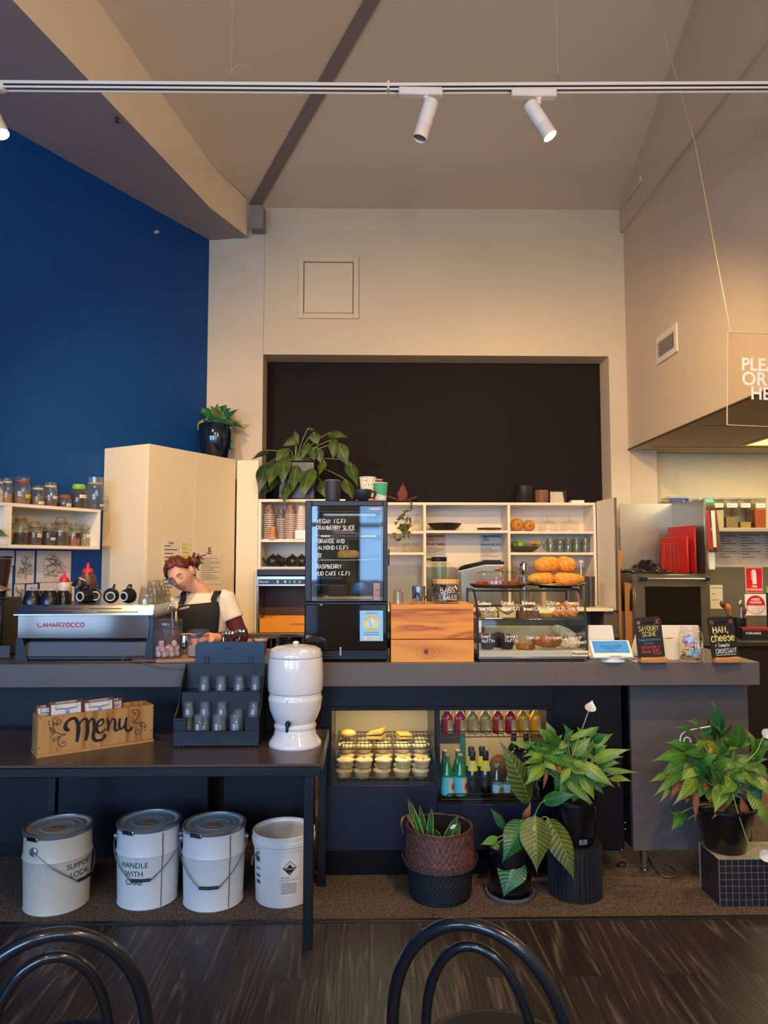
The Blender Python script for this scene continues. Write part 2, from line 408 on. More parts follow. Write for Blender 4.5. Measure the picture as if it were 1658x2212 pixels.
for y in(5.0,5.95):struct('trim_soffit_joint',MB().box(xw+.17,5,y,y+.006,zb-.001,zb+.01),mat('joint_line','#6b5a45',.9))
struct('trim_bulkhead_edge',MB().box(xw+.022,xw+.036,2.2,YB,zb-.006,zb+.004),mat('dark_edge','#4b3b2c',.8))
wf=paint
for k,(x0,x1,z0,z1)in enumerate([(-8,2.2,0,.5),(-8,2.2,2.9,4.7),(-8,-6.2,.5,2.9),(-3.7,-3.2,.5,2.9),(-.7,-.2,.5,2.9),(1.9,2.2,.5,2.9)]):
 struct('wall_front',MB().box(x0,x1,-3.4,-3.3,z0,z1),wf)
fm=mat('dark_window_frame','#3a2420',.5)
for k,(x0,x1)in enumerate([(-6.2,-3.7),(-3.2,-.7),(-.2,1.9)]):
 mb=MB()
 for q in(x0,(x0+x1)/2-.03,x1-.06):mb.box(q,q+.06,-3.36,-3.28,.5,2.9)
 for z in(.5,2.1,2.84):mb.box(x0,x1,-3.36,-3.28,z,z+.06)
 struct('window_%d'%(k+1),mb,fm)
t=thing('access_hatch','square white access hatch in the cream wall above the dark niche','hatch',W(709,689,YB+.01))
x0,x1,z0,z1=rect(643,557,774,689,YB);w,h=x1-x0,z1-z0
mb=MB();f=.045
for q in((-w/2,-w/2+f,0,h),(w/2-f,w/2,0,h),(-w/2+f,w/2-f,0,f),(-w/2+f,w/2-f,h-f,h)):mb.box(q[0],q[1],-.02,.002,q[2],q[3],.003)
hm=mat('hatch_paint','#d9c8a4',.7)
ob('frame',mb,hm,t)
ob('hatch_panel',MB().box(-w/2+f+.006,w/2-f-.006,-.012,.001,f+.006,h-f-.006,.002),hm,t)
ob('shadow_gap',MB().box(-w/2+f,w/2-f,-.003,.001,f,h-f),mat('gap_dark','#4a3d2e',.9),t)
XV=V((xw+.03,0,0));NX=V((1,0,0))
p0,p1=PL(1421,790,XV,NX),PL(1465,758,XV,NX);p2=PL(1421,730,XV,NX);p3=PL(1465,694,XV,NX)
vy0,vy1,vz0,vz1=p1 .y,p0 .y,(p0 .z+p1 .z)/2,(p2 .z+p3 .z)/2
t=thing('wall_vent','white louvred air vent high on the bulkhead side wall','vent',(xw+.03,(vy0+vy1)/2,vz0));hw=(vy1-vy0)/2;hh=vz1-vz0
mb=MB()
for q in((-hw,-hw+.05,0,hh),(hw-.05,hw,0,hh),(-hw+.05,hw-.05,0,.05),(-hw+.05,hw-.05,hh-.05,hh)):mb.box(-.014,.0,q[0],q[1],q[2],q[3],.003)
vm=mat('vent_white','#d9cfbd',.5)
ob('frame',mb,vm,t)
ob('dark_backing',MB().box(-.003,0,-hw+.05,hw-.05,.05,hh-.05),mat('vent_dark','#2a2725',.8),t)
mb=MB();n=7
for i in range(n):
 z=.05+(hh-.1)*(i+.5)/n
 mb.add([(-.004,-hw+.05,z+.02),(-.004,hw-.05,z+.02),(-.02,hw-.05,z-.012),(-.02,-hw+.05,z-.012),(-.006,-hw+.05,z+.021),(-.006,hw-.05,z+.021),(-.022,hw-.05,z-.011),(-.022,-hw+.05,z-.011)],[(0,1,2,3),(7,6,5,4),(0,4,5,1),(3,2,6,7)])
ob('louvres',mb,mat('vent_louvre','#a39c92',.5),t)
x0,x1,z0,z1=rect(541,446,570,496,YB-.09)
mb=MB().box(x0,x1,YB-.12,YB+.005,z0,z1,.004)
ob('beam_bracket',mb,mat('weathered_grey','#8a8078',.8,bump=(40,.4)),label='small grey metal bracket box where the ceiling strip meets the column',cat='bracket')
p=PL(1371,407,V((xw,0,0)),NX)
ob('cover_plate',MB().box(xw-.025,xw+.001,p.y-.16,p.y+.16,p.z-.03,p.z+.03,.004),rightm,label='small painted cover plate on the beam near the right ceiling corner',cat='plate')
for px,py,s in((253,254,'on the soffit'),):
 p=G(px,py,zs);ob('ceiling_hook',MB().cyl((0,0,-.03),.012,.03,8),mat('hook_dark','#3a3133',.5),loc=p,label='tiny dark hook fixed under the grey soffit',cat='hook')
p=BL(335,502,.0);ob('wall_plug',MB().at(rx=pi/2).cyl((0,0,0),.012,.03,10),mat('plug_white','#cfcac0',.6),loc=p,rot=(0,0,RZB),label='tiny pale wall plug in the upper blue wall',cat='wall plug')
sc.view_settings.view_transform='Standard';sc.view_settings.look='None';sc.view_settings.exposure=0;sc.view_settings.gamma=1
sc.cycles.use_denoising=True
sc.cycles.max_bounces=9;sc.cycles.transparent_max_bounces=24;sc.cycles.diffuse_bounces=4;sc.cycles.glossy_bounces=4
sc.cycles.caustics_reflective=False;sc.cycles.caustics_refractive=False;sc.cycles.sample_clamp_indirect=4
w=bpy.data.worlds.new('world');sc.world=w;w.use_nodes=True
nt=w.node_tree;bg=nt.nodes['Background'];bg.inputs[0].default_value=(.55,.72,1,1);bg.inputs[1].default_value=1.3
def light(name,kind,loc,target,energy,col,size=.1,size_y=None,spot=60,blend=.5):
 l=bpy.data.lights.new(name,kind);l.energy=energy;l.color=col
 if kind=='AREA':
  l.shape='RECTANGLE';l.size=size;l.size_y=size_y or size
 else:l.shadow_soft_size=size
 if kind=='SPOT':l.spot_size=rad(spot);l.spot_blend=blend
 o=bpy.data.objects.new(name,l);COL.objects.link(o);o.location=loc
 o.rotation_euler=(V(target)-V(loc)).to_track_quat('-Z','Y').to_euler();return o
COOL=(.3,.56,1);WARM=(1,.64,.30)
for x,e in((-4.95,200),(-1.95,190)):light('daylight_window','AREA',(x,-3.6,2.1),(x+.5,3,.9),e,COOL,2.5,1.6)
light('daylight_window','AREA',(.85,-3.6,2.1),(-.6,3,1.6),75,COOL,2.1,1.6)
for x,y,tx,ty,tz,e,sp in((-.7,1.9,-1.2,5.3,1.7,150,60),(.5,1.9,.4,6.2,1.9,130,64),(1.4,1.9,1.9,6.2,2.4,70,64),(.9,1.6,1.0,3.7,1.1,150,64)):
 light('warm_spot','SPOT',(x,y,3.3),(tx,ty,tz),e,WARM,.05,spot=sp,blend=.8)  # added spots out of view, on no track; they warm cupboard, shelves and counter
for x,y,e in((1.2,.6,80),(-.6,-.4,45),(2.0,-1.4,60)):light('warm_fill','POINT',(x,y,2.8),(x,y,0),e,(1,.68,.38),.09)  # added point lights out of view to brighten ceiling and track, no fixtures
light('fluorescent_panel','AREA',(3.25,5.3,zb-.02),(3.25,5.3,0),30,(1,.82,.52),1.1,.5)
light('kitchen_lamp','AREA',(3.6,4.0,zb-.02),(3.4,4.3,0),22,(1,.78,.5),.8,.5)
XE=W(1640,1435,YC).x
YP=3.77
t=thing('service_counter','long dark brown laminate service counter with thick top and open fridge bay','counter',(0,3.85,0));D=3.85
zl=.986
ob('worktop',MB().box(-2.4,XE,YC-D,4.2-D,zl,ZC,.003),lam,t)
px0,px1=W(1360,1500,YP).x,W(1614,1500,YP).x
pz=W(1368,1838,YP).z
ob('front_panel',MB().box(px0,px1,YP-D,YP-D+.03,pz,zl,.002),lam,t)
YQ=4.0
xl=W(448,1700,YQ).x
ob('front_panel',MB().box(-2.4,xl,YQ-D,YQ-D+.03,.10,zl,.002),lamd,t)
ob('plinth',MB().box(-2.4,xl,YQ-D+.06,YQ-D+.09,0,.10),blkp,t)
x2,x3=W(482,1700,YQ).x,W(680,1700,YQ).x
ob('front_panel',MB().box(x2,x3,YQ-D+.01,YQ-D+.035,.1,zl,.002),lamd,t)
ob('inner_wall',MB().box(px1-.03,px1-.002,YP-D+.031,4.15-D,pz,zl),lam,t)
ob('inner_wall',MB().box(px0+.002,px0+.03,YP-D+.031,4.15-D,pz,zl),lamd,t)
fp=W(1393,1890,YP+.04)
for x in(fp.x,px1-.06):
 mb=MB().cyl((x,YP+.05-D,.004),.02,pz-.004,16).cyl((x,YP+.05-D,.004),.026,.012,16)
 ob('foot',mb,chrome,t)
ZT=.754
tm=mat('table_laminate','#55473f',.3,noise=(120,.2),spec=.4)
p=G(692,1650,ZT);q=G(705,1583,ZT)
TX,TY0,TY1=p.x,p.y,3.72
t=thing('side_table','long black steel table with brown laminate top standing before the counter','table',(TX-1.0,(TY0+TY1)/2,0));hx,hy=1.0,(TY1-TY0)/2
ob('table_top',MB().box(-hx-.15,hx,-hy,hy,ZT-.012,ZT,.002),tm,t)
mb=MB().box(-hx-.15,hx,-hy-.004,-hy+.03,ZT-.05,ZT-.012,.003).box(-hx-.15,hx,hy-.03,hy,ZT-.05,ZT-.012,.003).box(hx-.03,hx+.003,-hy+.03,hy-.03,ZT-.05,ZT-.012,.003)
ob('apron',mb,blk,t)
for x,y in((hx-.05,-hy+.03),(hx-.03,hy-.03),(-hx+.05,-hy+.03),(-.36,hy-.03)):
 ob('leg',MB().cb((x,y,(ZT-.05)/2),.04,.04,ZT-.05,.002),blk,t)
wb=mat('black_lacquer','#16181c',.22,coat=.5)
def make_chair(label,loc,rz):
 t=thing('bentwood_chair',label,'chair',loc,rz,'black bentwood chairs at the near edge')
 def loop(w0,w1,zt,zb,lean,n=26):
  pts=[]
  for i in range(n+1):
   a=pi*i/n
   x=-cos(a);s_=max(0,sin(a))
   pts.append((x*(w0+(w1-w0)*(1-s_)),s_**.8))
  out=[(-w1*.93,zb)]+[(x,zb+.13+(zt-zb-.13)*z)for x,z in pts]+[(w1*.93,zb)]
  return smooth([(x,-.18-lean*(z-.45),z)for x,z in out],3)
 ob('back_hoop',MB().tube(loop(.185,.185,.885,.44,.2),.0135,12),wb,t)
 ob('inner_hoop',MB().tube(loop(.112,.112,.84,.45,.2),.0105,12),wb,t)
 ob('seat',MB().lathe([(0,.455),(.17,.455),(.185,.46),(.2,.46),(.208,.45),(.2,.435),(0,.435)],40,1,1),wb,t)
 for s in(-1,1):
  ob('leg',MB().tube([(s*.16,-.17,.45),(s*.175,-.2,.2),(s*.19,-.25,.005)],[.015,.014,.011],10),wb,t)
  ob('leg',MB().tube([(s*.15,.13,.44),(s*.165,.16,.2),(s*.18,.19,.005)],[.016,.014,.011],10),wb,t)
 ob('leg_ring',MB().tube([(.165*cos(a),.165*sin(a)-.02,.24)for a in[2*pi*i/28 for i in range(28)]],.009,8,closed=True),wb,t)
 return t
make_chair('black bentwood chair with double hooped back in front of the plant basket',(W(1118,2100,1.5).x,1.72,0),-.36)
make_chair('black bentwood chair with double hooped back in front of the paint pails',(W(34,2100,1.5).x,1.70,0),.34)
pine=wood('pine','#c98f4e','#a8692f',.5,5,0)
pinev=wood('pine_upright_grain','#cf9452','#a2672d',.5,7,2)
f0=G(80,1638,ZT);f1=G(330,1602,ZT);fd=(f1-f0);L_=fd.length;rz=math.atan2(fd.y,fd.x)
t=thing('menu_box','pine box lettered for menus with scroll drawings standing on the table','box',f0,rz);hB=.172;dB=.13
mb=MB().box(0,L_,.0,.014,.014,hB,.001)
ob('front_board',mb,pinev,t)
ob('back_board',MB().box(0,L_,dB-.014,dB,.014,hB,.001),pinev,t)
for x in(0,L_-.014):ob('end_board',MB().box(x,x+.014,.0142,dB-.0142,.014,hB,.001),pinev,t)
ob('base',MB().box(-.003,L_+.003,-.004,dB+.004,0,.0138,.001),pine,t)
mb=MB();s=L_/1058
def bx(x,z):return((x-220)*s,-.0012,.02+(1108-(z+(x-220)*.122))*s*1.0)
def stroke(pts,rr):
 ps=smooth([bx(*q)for q in pts],5);n=len(ps)-1;k=len(rr)-1
 r_=[rr[min(int(i/n*k),k-1)]*(1-(i/n*k-min(int(i/n*k),k-1)))+rr[min(int(i/n*k),k-1)+1]*(i/n*k-min(int(i/n*k),k-1))for i in range(n+1)]
 mb.tube(ps,[q*s for q in r_],8,flat=(1,.06,1))
for pts,rr in(([(490,905),(455,880),(470,820),(530,790),(560,830),(570,900),(560,1010)],[14,20,12,14,18,20,12]),([(565,880),(600,810),(640,800),(650,860),(650,940),(635,1000)],[6,9,14,18,18,12]),([(650,870),(680,800),(705,810),(715,880),(705,960),(730,1000),(790,990),(815,955),(800,945)],[6,9,13,16,17,14,12,14,10]),([(730,880),(790,845),(790,800),(745,830),(735,900),(770,930),(825,890)],[6,8,10,12,16,9,6]),([(830,790),(845,850),(840,915)],[9,14,10]),([(845,860),(880,800),(905,810),(905,880),(915,910),(950,890)],[5,8,12,15,12,6]),([(950,790),(945,860),(960,895),(1000,850),(1015,780)],[10,14,10,8,8]),([(1012,790),(1005,880),(1030,915),(1065,890),(1055,875)],[11,14,12,13,8]),([(395,830),(380,845),(375,825),(395,800),(415,815),(395,850),(360,845),(345,800),(385,785)],[4,3,3,3]),([(345,830),(360,900),(410,935),(460,935)],[3,3,3]),([(460,940),(410,960),(395,1010),(420,1050),(460,1040),(455,1005),(430,1010),(440,1025)],[3,3,3]),([(315,870),(330,910),(365,930),(340,890),(315,870)],[3,3]),([(350,1000),(370,970),(405,960),(380,990),(350,1000)],[3,3]),([(1085,750),(1100,755),(1098,740),(1075,735),(1070,715),(1110,705),(1135,745),(1110,800),(1075,830)],[3,3,3]),([(1075,835),(1130,840),(1165,890),(1150,935),(1110,945),(1105,905),(1135,905),(1130,920)],[3,3,3]),([(1155,830),(1175,870),(1205,870),(1190,840),(1155,830)],[3,3])):stroke(pts,rr)
for x,z in((312,822),(312,848),(1197,885),(1195,908)):mb.at(bx(x,z)).sph((0,0,0),7*s,8,1,.15,1)
mb.at();ob('lettering',mb,ink,t)
for x,z in((243,795),(437,775),(235,1060),(1268,690),(1258,910),(683,1040)):ob('nail_head',MB().at(bx(x,z)).sph((0,0,0),6*s,8,1,.15,1),mat('rusty_nail','#4a2a16',.6),t)
board=wood('hardboard','#7a4424','#5f3219',.5,20,0)
blue_mark=mat('blue_print','#6f9ad4',.7)
def clipboard(label,u,y,w,top,tilt,tilty):
 o=thing('clipboard',label,'clipboard',t.matrix_world@V((0,0,0)),0,'menu clipboards in the pine box')
 o.location=f0+V((cos(rz)*u-sin(rz)*y,sin(rz)*u+cos(rz)*y,.016));o.rotation_euler=(-tilty,tilt,rz)
 ob('backing_board',MB().box(-w/2,w/2,0,.004,0,top,.0015),board,o)
 ob('menu_sheet',MB().box(-w/2+.008,w/2-.008,-.0015,-.0002,.004,top-.014),paper,o)
 mb=MB().tube([(-w*.32,-.004,top-.012),(w*.32,-.004,top-.012),(w*.32,-.006,top-.034),(w*.1,-.008,top-.034),(0,-.008,top-.038),(-w*.1,-.008,top-.034),(-w*.32,-.006,top-.034)],.002,6,closed=True)
 mb.box(-w*.32,w*.32,-.004,-.001,top-.012,top-.002,.001)
 ob('wire_clip',mb,chrome,o)
 mb=MB()
 for a in(pi/2+.15,.55,pi-.35,-.6,pi+.7):
  mb.at((0.01,-.0022,top-.083),ry=-a).box(.0,.04,-.0003,.0003,-.008,.008)
 ob('print',mb,blue_mark,o)
 return o
zw=.225
clipboard('menu clipboard at the pine box end near the blue wall, half hidden',.055,.075,.105,.192,.02,.12)
clipboard('menu clipboard with full white sheet, second from the blue wall side',.125,.036,.14,.208,-.01,.12)
clipboard('menu clipboard with full white sheet, nearest the glass dispenser but one',.27,.045,.135,.2,-.03,.12)
clipboard('half hidden menu clipboard nearest the black glass dispenser',.325,.085,.11,.188,.02,.1)
YD=G(470,1615,ZT).y
x0,x1,z0,z1=rect(372,1540,572,1614,YD)
cx=(x0+x1)/2;w=(W(558,1614,YD).x-W(373,1614,YD).x)
dark=mat('dispenser_black','#0e1219',.38,spec=.5)
t=thing('glass_dispenser','stepped black metal box holding upturned water glasses on the table','dispenser',(W(466,1614,YD).x,YD,ZT))
zm=W(400,1555,YD).z-ZT;zn=W(400,1578,YD).z-ZT;hw=w/2;dd=.21
def Z(py,y=0):return W(470,py,YD+y).z-ZT
mb=MB().box(-hw,hw,0,.006,.008,Z(1579),.001)
a=W(403,1560,YD).x-t.location.x;b_=W(529,1560,YD).x-t.location.x
mb.box(-hw,a,0,.006,Z(1579),Z(1556),.001).box(b_,hw,0,.006,Z(1579),Z(1556),.001)
mb.box(-hw,a,-.004,.012,Z(1556),Z(1551),.001).box(b_,hw,-.004,.012,Z(1556),Z(1551),.001)
mb.box(a,b_,-.002,.01,Z(1579)-.004,Z(1579),.001)
ob('front_plate',mb,dark,t)
step=Z(1494,.11)
for s in(-1,1):
 mb=MB().prism([(0.0061,.008),(dd,.008),(dd,Z(1434,.2)),(.19,Z(1434,.2)),(.10,Z(1494,.1)),(.085,Z(1519,.09)),(0.0061,Z(1553))],s*hw-.003-.002*s,s*hw+.003-.002*s,'x')
 ob('side_plate',mb,dark,t)
hi=hw-.009
ob('floor_plate',MB().box(-hi,hi,.007,dd,.008,.014),dark,t)
ob('step_plate',MB().box(-hi,hi,.1,.106,.016,step,.001).box(-hi,hi,.1061,.2,step-.006,step,.001),dark,t)
ob('back_plate',MB().box(-hi-.004,hi+.02,.2,.206,step+.001,Z(1434,.2),.001),dark,t)
xl_,xr_=W(421,1400,YD+.21).x-t.location.x,W(571,1400,YD+.21).x-t.location.x
zl0,zl1=Z(1433,.21),Z(1387,.21)
pl=[(xl_,zl0),(xr_,zl0),(xr_,zl1-.02),(xr_-.006,zl1-.006),(xr_-.02,zl1),(xl_+.02,zl1),(xl_+.006,zl1-.006),(xl_,zl1-.02)]
lid=ob('lid',MB().prism(pl,.214,.22).box(xl_,xr_,.212,.2139,zl0+.025,zl0+.028),mat('dispenser_blue_black','#1b2f44',.35),t)
for px in(446,541):
 mb=MB();x=W(px,1420,YD+.21).x-t.location.x;mb.box(x-.013,x+.013,.2085,.2125,zl0-.006,zl0+.034,.001)
 for q in(-.008,.008):mb.sph((x+q,.2085,zl0+.026),.0025,8)
 ob('hinge',mb,dark,lid)
mb=MB()
for px in(490,498):mb.sph((W(px,1401,YD+.21).x-t.location.x,.213,W(490,1401,YD+.21).z-ZT),.004,10)
ob('rivet',mb,dark,lid)
mb=MB()
xx=W(468,1600,YD).x-t.location.x;mb.box(xx-.012,xx+.012,-.003,0,Z(1608),Z(1597),.001)
ob('latch',mb,blkp,t)
for x in(-hw+.02,-hw+.04,hw-.04,hw-.02):ob('foot',MB().cyl((x,.02,0),.007,.009,10),blkp,t)
gl=clear('tumbler_glass','#f4f6f7',.04,.35,p=2.2,haze=.07)
def tumbler(label,loc,h=.066,r0=.021,r1=.026):
 mb=MB().lathe([(0,h),(r0-.003,h),(r0,h-.004),(r1,.0),(r1-.003,0),(r0-.003,h-.012),(0,h-.012)],20)
 mb.lathe([(r1+.0008,.02),(r1+.0016,.017),(r1+.0008,.014)],20)
 return ob('water_glass',mb,gl,loc=loc,label=label,cat='glass',group='upturned water glasses in the black dispenser')
tl=t.location
gy=YD+.15
names=['first','second','third','fourth']
for i,px in enumerate((441,477,516,552)):
 tumbler('upturned glass on the top step of the black dispenser, %s from the menu box'%names[i],(W(px,1494,gy).x,gy,ZT+step+.0006))
for i,px in enumerate((406,441,478,547)):
 q=tumbler('upper upturned glass stacked on another along the dispenser front row, %s from the menu box'%names[i],(W(px,1545,YD+.06).x,YD+.068,W(px,1548,YD+.06).z))
 tumbler('lower upturned glass carrying another in the dispenser front row, %s from the menu box'%names[i],(W(px,1545,YD+.06).x,YD+.068,ZT+.0145),h=q.location.z-ZT-.0148)
for i,px in enumerate((427,468,506)):
 tumbler('upturned glass standing free at the dispenser front opening, %s from the menu box'%names[i],(W(px,1575,YD+.03).x,YD+.042,ZT+.0145),h=Z(1544,.03)-.0145)
tumbler('short upturned glass behind the gap in the dispenser front row',(W(514,1560,YD+.07).x,YD+.072,ZT+.0145),h=Z(1533,.07)-.0145)
YF=G(636,1616,ZT).y+.07
cer=mat('white_ceramic','#f3f0e8',.12,coat=.6)
t=thing('water_filter','glossy white ceramic water filter crock with black tap on the table corner','water filter',(W(637,1600,YF).x,YF,ZT))
k=YF/F
def zz(py):return W(637,py,YF).z-ZT
r_=lambda a:a*k/2
ob('base',MB().lathe([(0,0),(r_(110),.0),(r_(112),.006),(r_(110),.016),(r_(90),zz(1585)),(r_(84),zz(1572)),(r_(88),zz(1570)),(r_(90),zz(1565)),(r_(86),zz(1560)),(0,zz(1560))],40),cer,t)
ob('lower_bowl',MB().lathe([(0,zz(1562)),(r_(80),zz(1561)),(r_(95),zz(1548)),(r_(108),zz(1530)),(r_(114),zz(1510)),(r_(115),zz(1507)),(r_(113),zz(1503)),(r_(110),zz(1500)),(r_(111),zz(1494)),(0,zz(1494))],44),cer,t)
ob('upper_bowl',MB().lathe([(0,zz(1493)),(r_(112),zz(1493)),(r_(116),zz(1488)),(r_(117),zz(1460)),(r_(115),zz(1425)),(r_(112),zz(1418)),(0,zz(1418))],44),cer,t)
ob('lid',MB().lathe([(r_(112),zz(1417)),(r_(113),zz(1412)),(r_(106),zz(1402)),(r_(85),zz(1396)),(r_(40),zz(1392.5)),(0,zz(1392))],44),cer,t)
ob('knob',MB().sph((0,0,zz(1392)+.008),.012,16,1.3,1.3,.75),cer,t)
mb=MB().at((-.02,-r_(106),zz(1552)),rx=pi/2).cyl((0,0,0),.013,.012,14).cyl((0,0,.01),.008,.02,12).at()
mb.tube([(-.02,-r_(106)-.024,zz(1546)),(-.02,-r_(106)-.028,zz(1552)),(-.022,-r_(106)-.03,zz(1566))],[.009,.008,.006],10)
mb.cb((-.02,-r_(106)-.026,zz(1545)),.012,.018,.008,.002)
ob('tap',mb,blkp,t)
txt('Stefani',.017,ink,t,(-.006,-r_(110)-.0015,zz(1507)),rot=(pi/2,0,0),bold=.0003,ext=.0006)
pailm=mat('cream_enamel','#cfc9b6',.35,noise=(9,.12),col2='#b0a78f',spec=.5)
pailw=mat('white_enamel','#d8dcda',.35,noise=(9,.1),col2='#b9bbb5',spec=.5)
rimm=mat('dull_zinc','#8d9496',.35,.7)
lidm=mat('grey_lid','#a9a79f',.5,noise=(20,.2))
lidb=mat('blue_grey_lid','#8fa0a8',.45,noise=(20,.2))
tan_l=mat('tan_label','#a5713c',.7)
def pail(label,pxc,pyb,wpx,pyt,body,lm,hang,seam=None,text=None):
 g=G(pxc,pyb,0.004);Y=g.y;k=Y/F;R_=wpx*k/2;Y+=R_
 x=W(pxc,pyb,Y).x
 ht=W(pxc,pyt,Y).z-.004
 t=thing('paint_pail',label,'pail',(x,Y,.004),0,'steel pails under the table')
 rr=lambda z:R_*(.925+.075*z/ht)
 pr=[(0,0),(rr(0)-.004,0),(rr(0),.004),(rr(0)+.003,.007),(rr(0),.012)]
 for zf in(.66,):pr+=[(rr(ht*zf)-.0,ht*(zf-.03)),(rr(ht*zf)+.005,ht*zf),(rr(ht*zf),ht*(zf+.03))]
 pr+=[(rr(ht)-.005,ht*.90),(rr(ht)-.003,ht*.94),(rr(ht)-.01,ht-.012),(0,ht-.012)]
 ob('body',MB().lathe(pr,44),body,t)
 rt=rr(ht)
 ob('rim_band',MB().lathe([(rt-.008,ht-.024),(rt,ht-.02),(rt+.002,ht-.006),(rt-.003,ht),(rt-.012,ht-.002),(rt-.014,ht-.012)],44),rimm,t)
 ob('lid',MB().lathe([(rt-.013,ht-.006),(rt-.018,ht-.013),(rt*.72,ht-.011),(rt*.7,ht-.009),(rt*.66,ht-.011),(rt*.52,ht-.011),(rt*.5,ht-.009),(rt*.46,ht-.011),(0,ht-.011)],40),lm,t)
 ob('lid_label',MB().at((0,-rt*.12,ht-.0105),rz=.15).box(-.028,.028,-.022,.022,0,.0015),tan_l,t)
 mb=MB();a0,sag=hang
 pts=[]
 for i in range(23):
  u=i/22;a=a0+(u-.5)*pi
  pts.append(V(((rt+.008)*cos(a),(rt+.008)*sin(a),ht*.8-sag*min(1,(1-2*abs(u-.5))/.82))))
 mb.tube(pts,.0028,6);ob('wire_bail',mb,rimm,t)
 m_=len(pts)//2;c1=pts[m_-2];c2=pts[m_+2]
 ob('bail_grip',MB().tube([c1,pts[m_],c2],.0065,10),blkp,t)
 for s in(-1,1):
  a=a0+s*pi/2;mb=MB().at((rt*.985*cos(a),rt*.985*sin(a),ht*.8),ry=pi/2,rz=a)
  mb.lathe([(.02,0),(.02,.004),(.012,.008),(.012,.014),(0,.016)],16);ob('bail_ear',mb,rimm,t)
 if seam is not None:
  mb=MB()
  mb.tube([((rr(z)+(.004 if abs(z/ht-.66)<.05 else 0))*cos(seam),(rr(z)+(.004 if abs(z/ht-.66)<.05 else 0))*sin(seam),z)for z in[ht*.9*i/12+.01 for i in range(13)]],.0022,6)
  ob('side_seam',mb,mat('seam_dark','#4a4a48',.5),t)
 mb=MB().at((rt*cos(-1.95),rt*sin(-1.95),ht-.014),rz=-1.95+pi/2).box(-.03,.03,-.006,.002,-.012,.006,.002);ob('band_latch',mb,chrome,t)
 if text:
  for s,a,z,sz in text:
   wrap(s,rr(z)+.0008,a,z,sz,t)
 return t
def wrap(s,r,a,z,size,par,m=None):
 o=txt(s,size,m or ink,par,(0,0,0),(0,0,0),ext=.0004)
 for v in o.data.vertices:
  x,y,d=v.co;th=a+x/r;v.co=(r*cos(th)+d*cos(th),r*sin(th)+d*sin(th),z+y)
 return o
pail('cream paint pail nearest the blue wall with its bail across the side',121,1985,142,1780,pailm,lidm,(-.33,.15),None,(('SUPPORT',-.45,.205,.034),('LOCAL',-.45,.165,.034)))
pail('bluish white paint pail with black lettering asking for care in handling',318,1972,135,1768,pailw,lidb,(-1.5,.15),-.85,(('HANDLE',-1.75,.205,.034),('WITH',-1.75,.167,.034),('CARE',-1.75,.129,.034)))
pail('plain bluish white paint pail with a bail in the middle of the row',460,1976,136,1774,pailw,lidb,(-1.5,.17),-.85)
g=G(609,1965,.004);k=g.y/F;R_=118*k/2;Y=g.y+R_;ht=W(612,1787,Y).z-.004
bw=mat('white_pail_plastic','#dcdcd4',.4)
t=thing('plastic_bucket','white plastic lidded bucket with corrosive warning label behind the table leg','bucket',(W(612,1900,Y).x,Y,.004))
rt=137*k/2
ob('body',MB().lathe([(0,0),(R_-.006,0),(R_,.006),(rt*.93,ht*.80),(rt*.97,ht*.81),(rt*.97,ht*.85),(rt*.94,ht*.86),(rt*.95,ht-.03),(0,ht-.03)],44),bw,t)
ob('lid',MB().lathe([(rt*.97,ht-.05),(rt,ht-.045),(rt,ht-.028),(rt*.975,ht-.024),(rt*.985,ht-.004),(rt*.95,ht),(rt*.9,ht-.004),(rt*.87,ht-.016),(rt*.8,ht-.018),(0,ht-.018)],44),bw,t)
mb=MB();a0=-1.7-.9
mb.tube([(rt*.99*cos(a),rt*.99*sin(a),z)for a,z in((-2.35,ht*.77),(-2.7,ht*.66),(-2.85,ht*.6),(-2.95,ht*.5))],.004,6);ob('handle',mb,rimm,t)
def rb(z):return R_+(rt*.93-R_)*z/(ht*.8)+.0008
def patch(a0,a1,z0,z1,m,name,dr=0):
 mb=MB();n=8
 mb.sheet(lambda u,v:((rb(z0+(z1-z0)*v)+dr)*cos(a0+(a1-a0)*u),(rb(z0+(z1-z0)*v)+dr)*sin(a0+(a1-a0)*u),z0+(z1-z0)*v),n,2)
 return ob(name,mb,m,t)
patch(-1.58,-.9,.055,.225,paper,'warning_label')
ac=-1.25;zc=.185;s_=.033
mb=MB()
def dm(dx,dz,e=.0012):
 r=rb(zc+dz)+e;th=ac+dx/r;return(r*cos(th),r*sin(th),zc+dz)
mb.add([dm(0,s_),dm(-s_,0),dm(0,-s_),dm(s_,0)],[(0,1,2,3)]);ob('hazard_diamond',mb,ink,t)
s_*=.9;mb=MB().add([dm(0,s_,.0024),dm(-s_+.001,.001,.0024),dm(s_-.001,.001,.0024)],[(0,1,2)]);ob('diamond_upper_half',mb,paper,t)
wrap('CORROSIVE',rb(zc)+.0028,ac,zc-.004,.0075,t,paper);wrap('8',rb(zc)+.0024,ac,zc-.022,.01,t,paper)
wrap('DANGER',rb(.14),-1.4,.142,.01,t);wrap('Causes severe skin burns and',rb(.13),-1.25,.131,.0075,t);wrap('eye damage',rb(.12),-1.4,.121,.0075,t)
mb=MB()
for i in range(7):
 z=.112-i*.007
 mb.sheet(lambda u,v:((rb(z)+.0006)*cos(-1.54+.55*u),(rb(z)+.0006)*sin(-1.54+.55*u),z+.0022*v),6,1)
ob('small_print',mb,ink,t)
mb=MB()
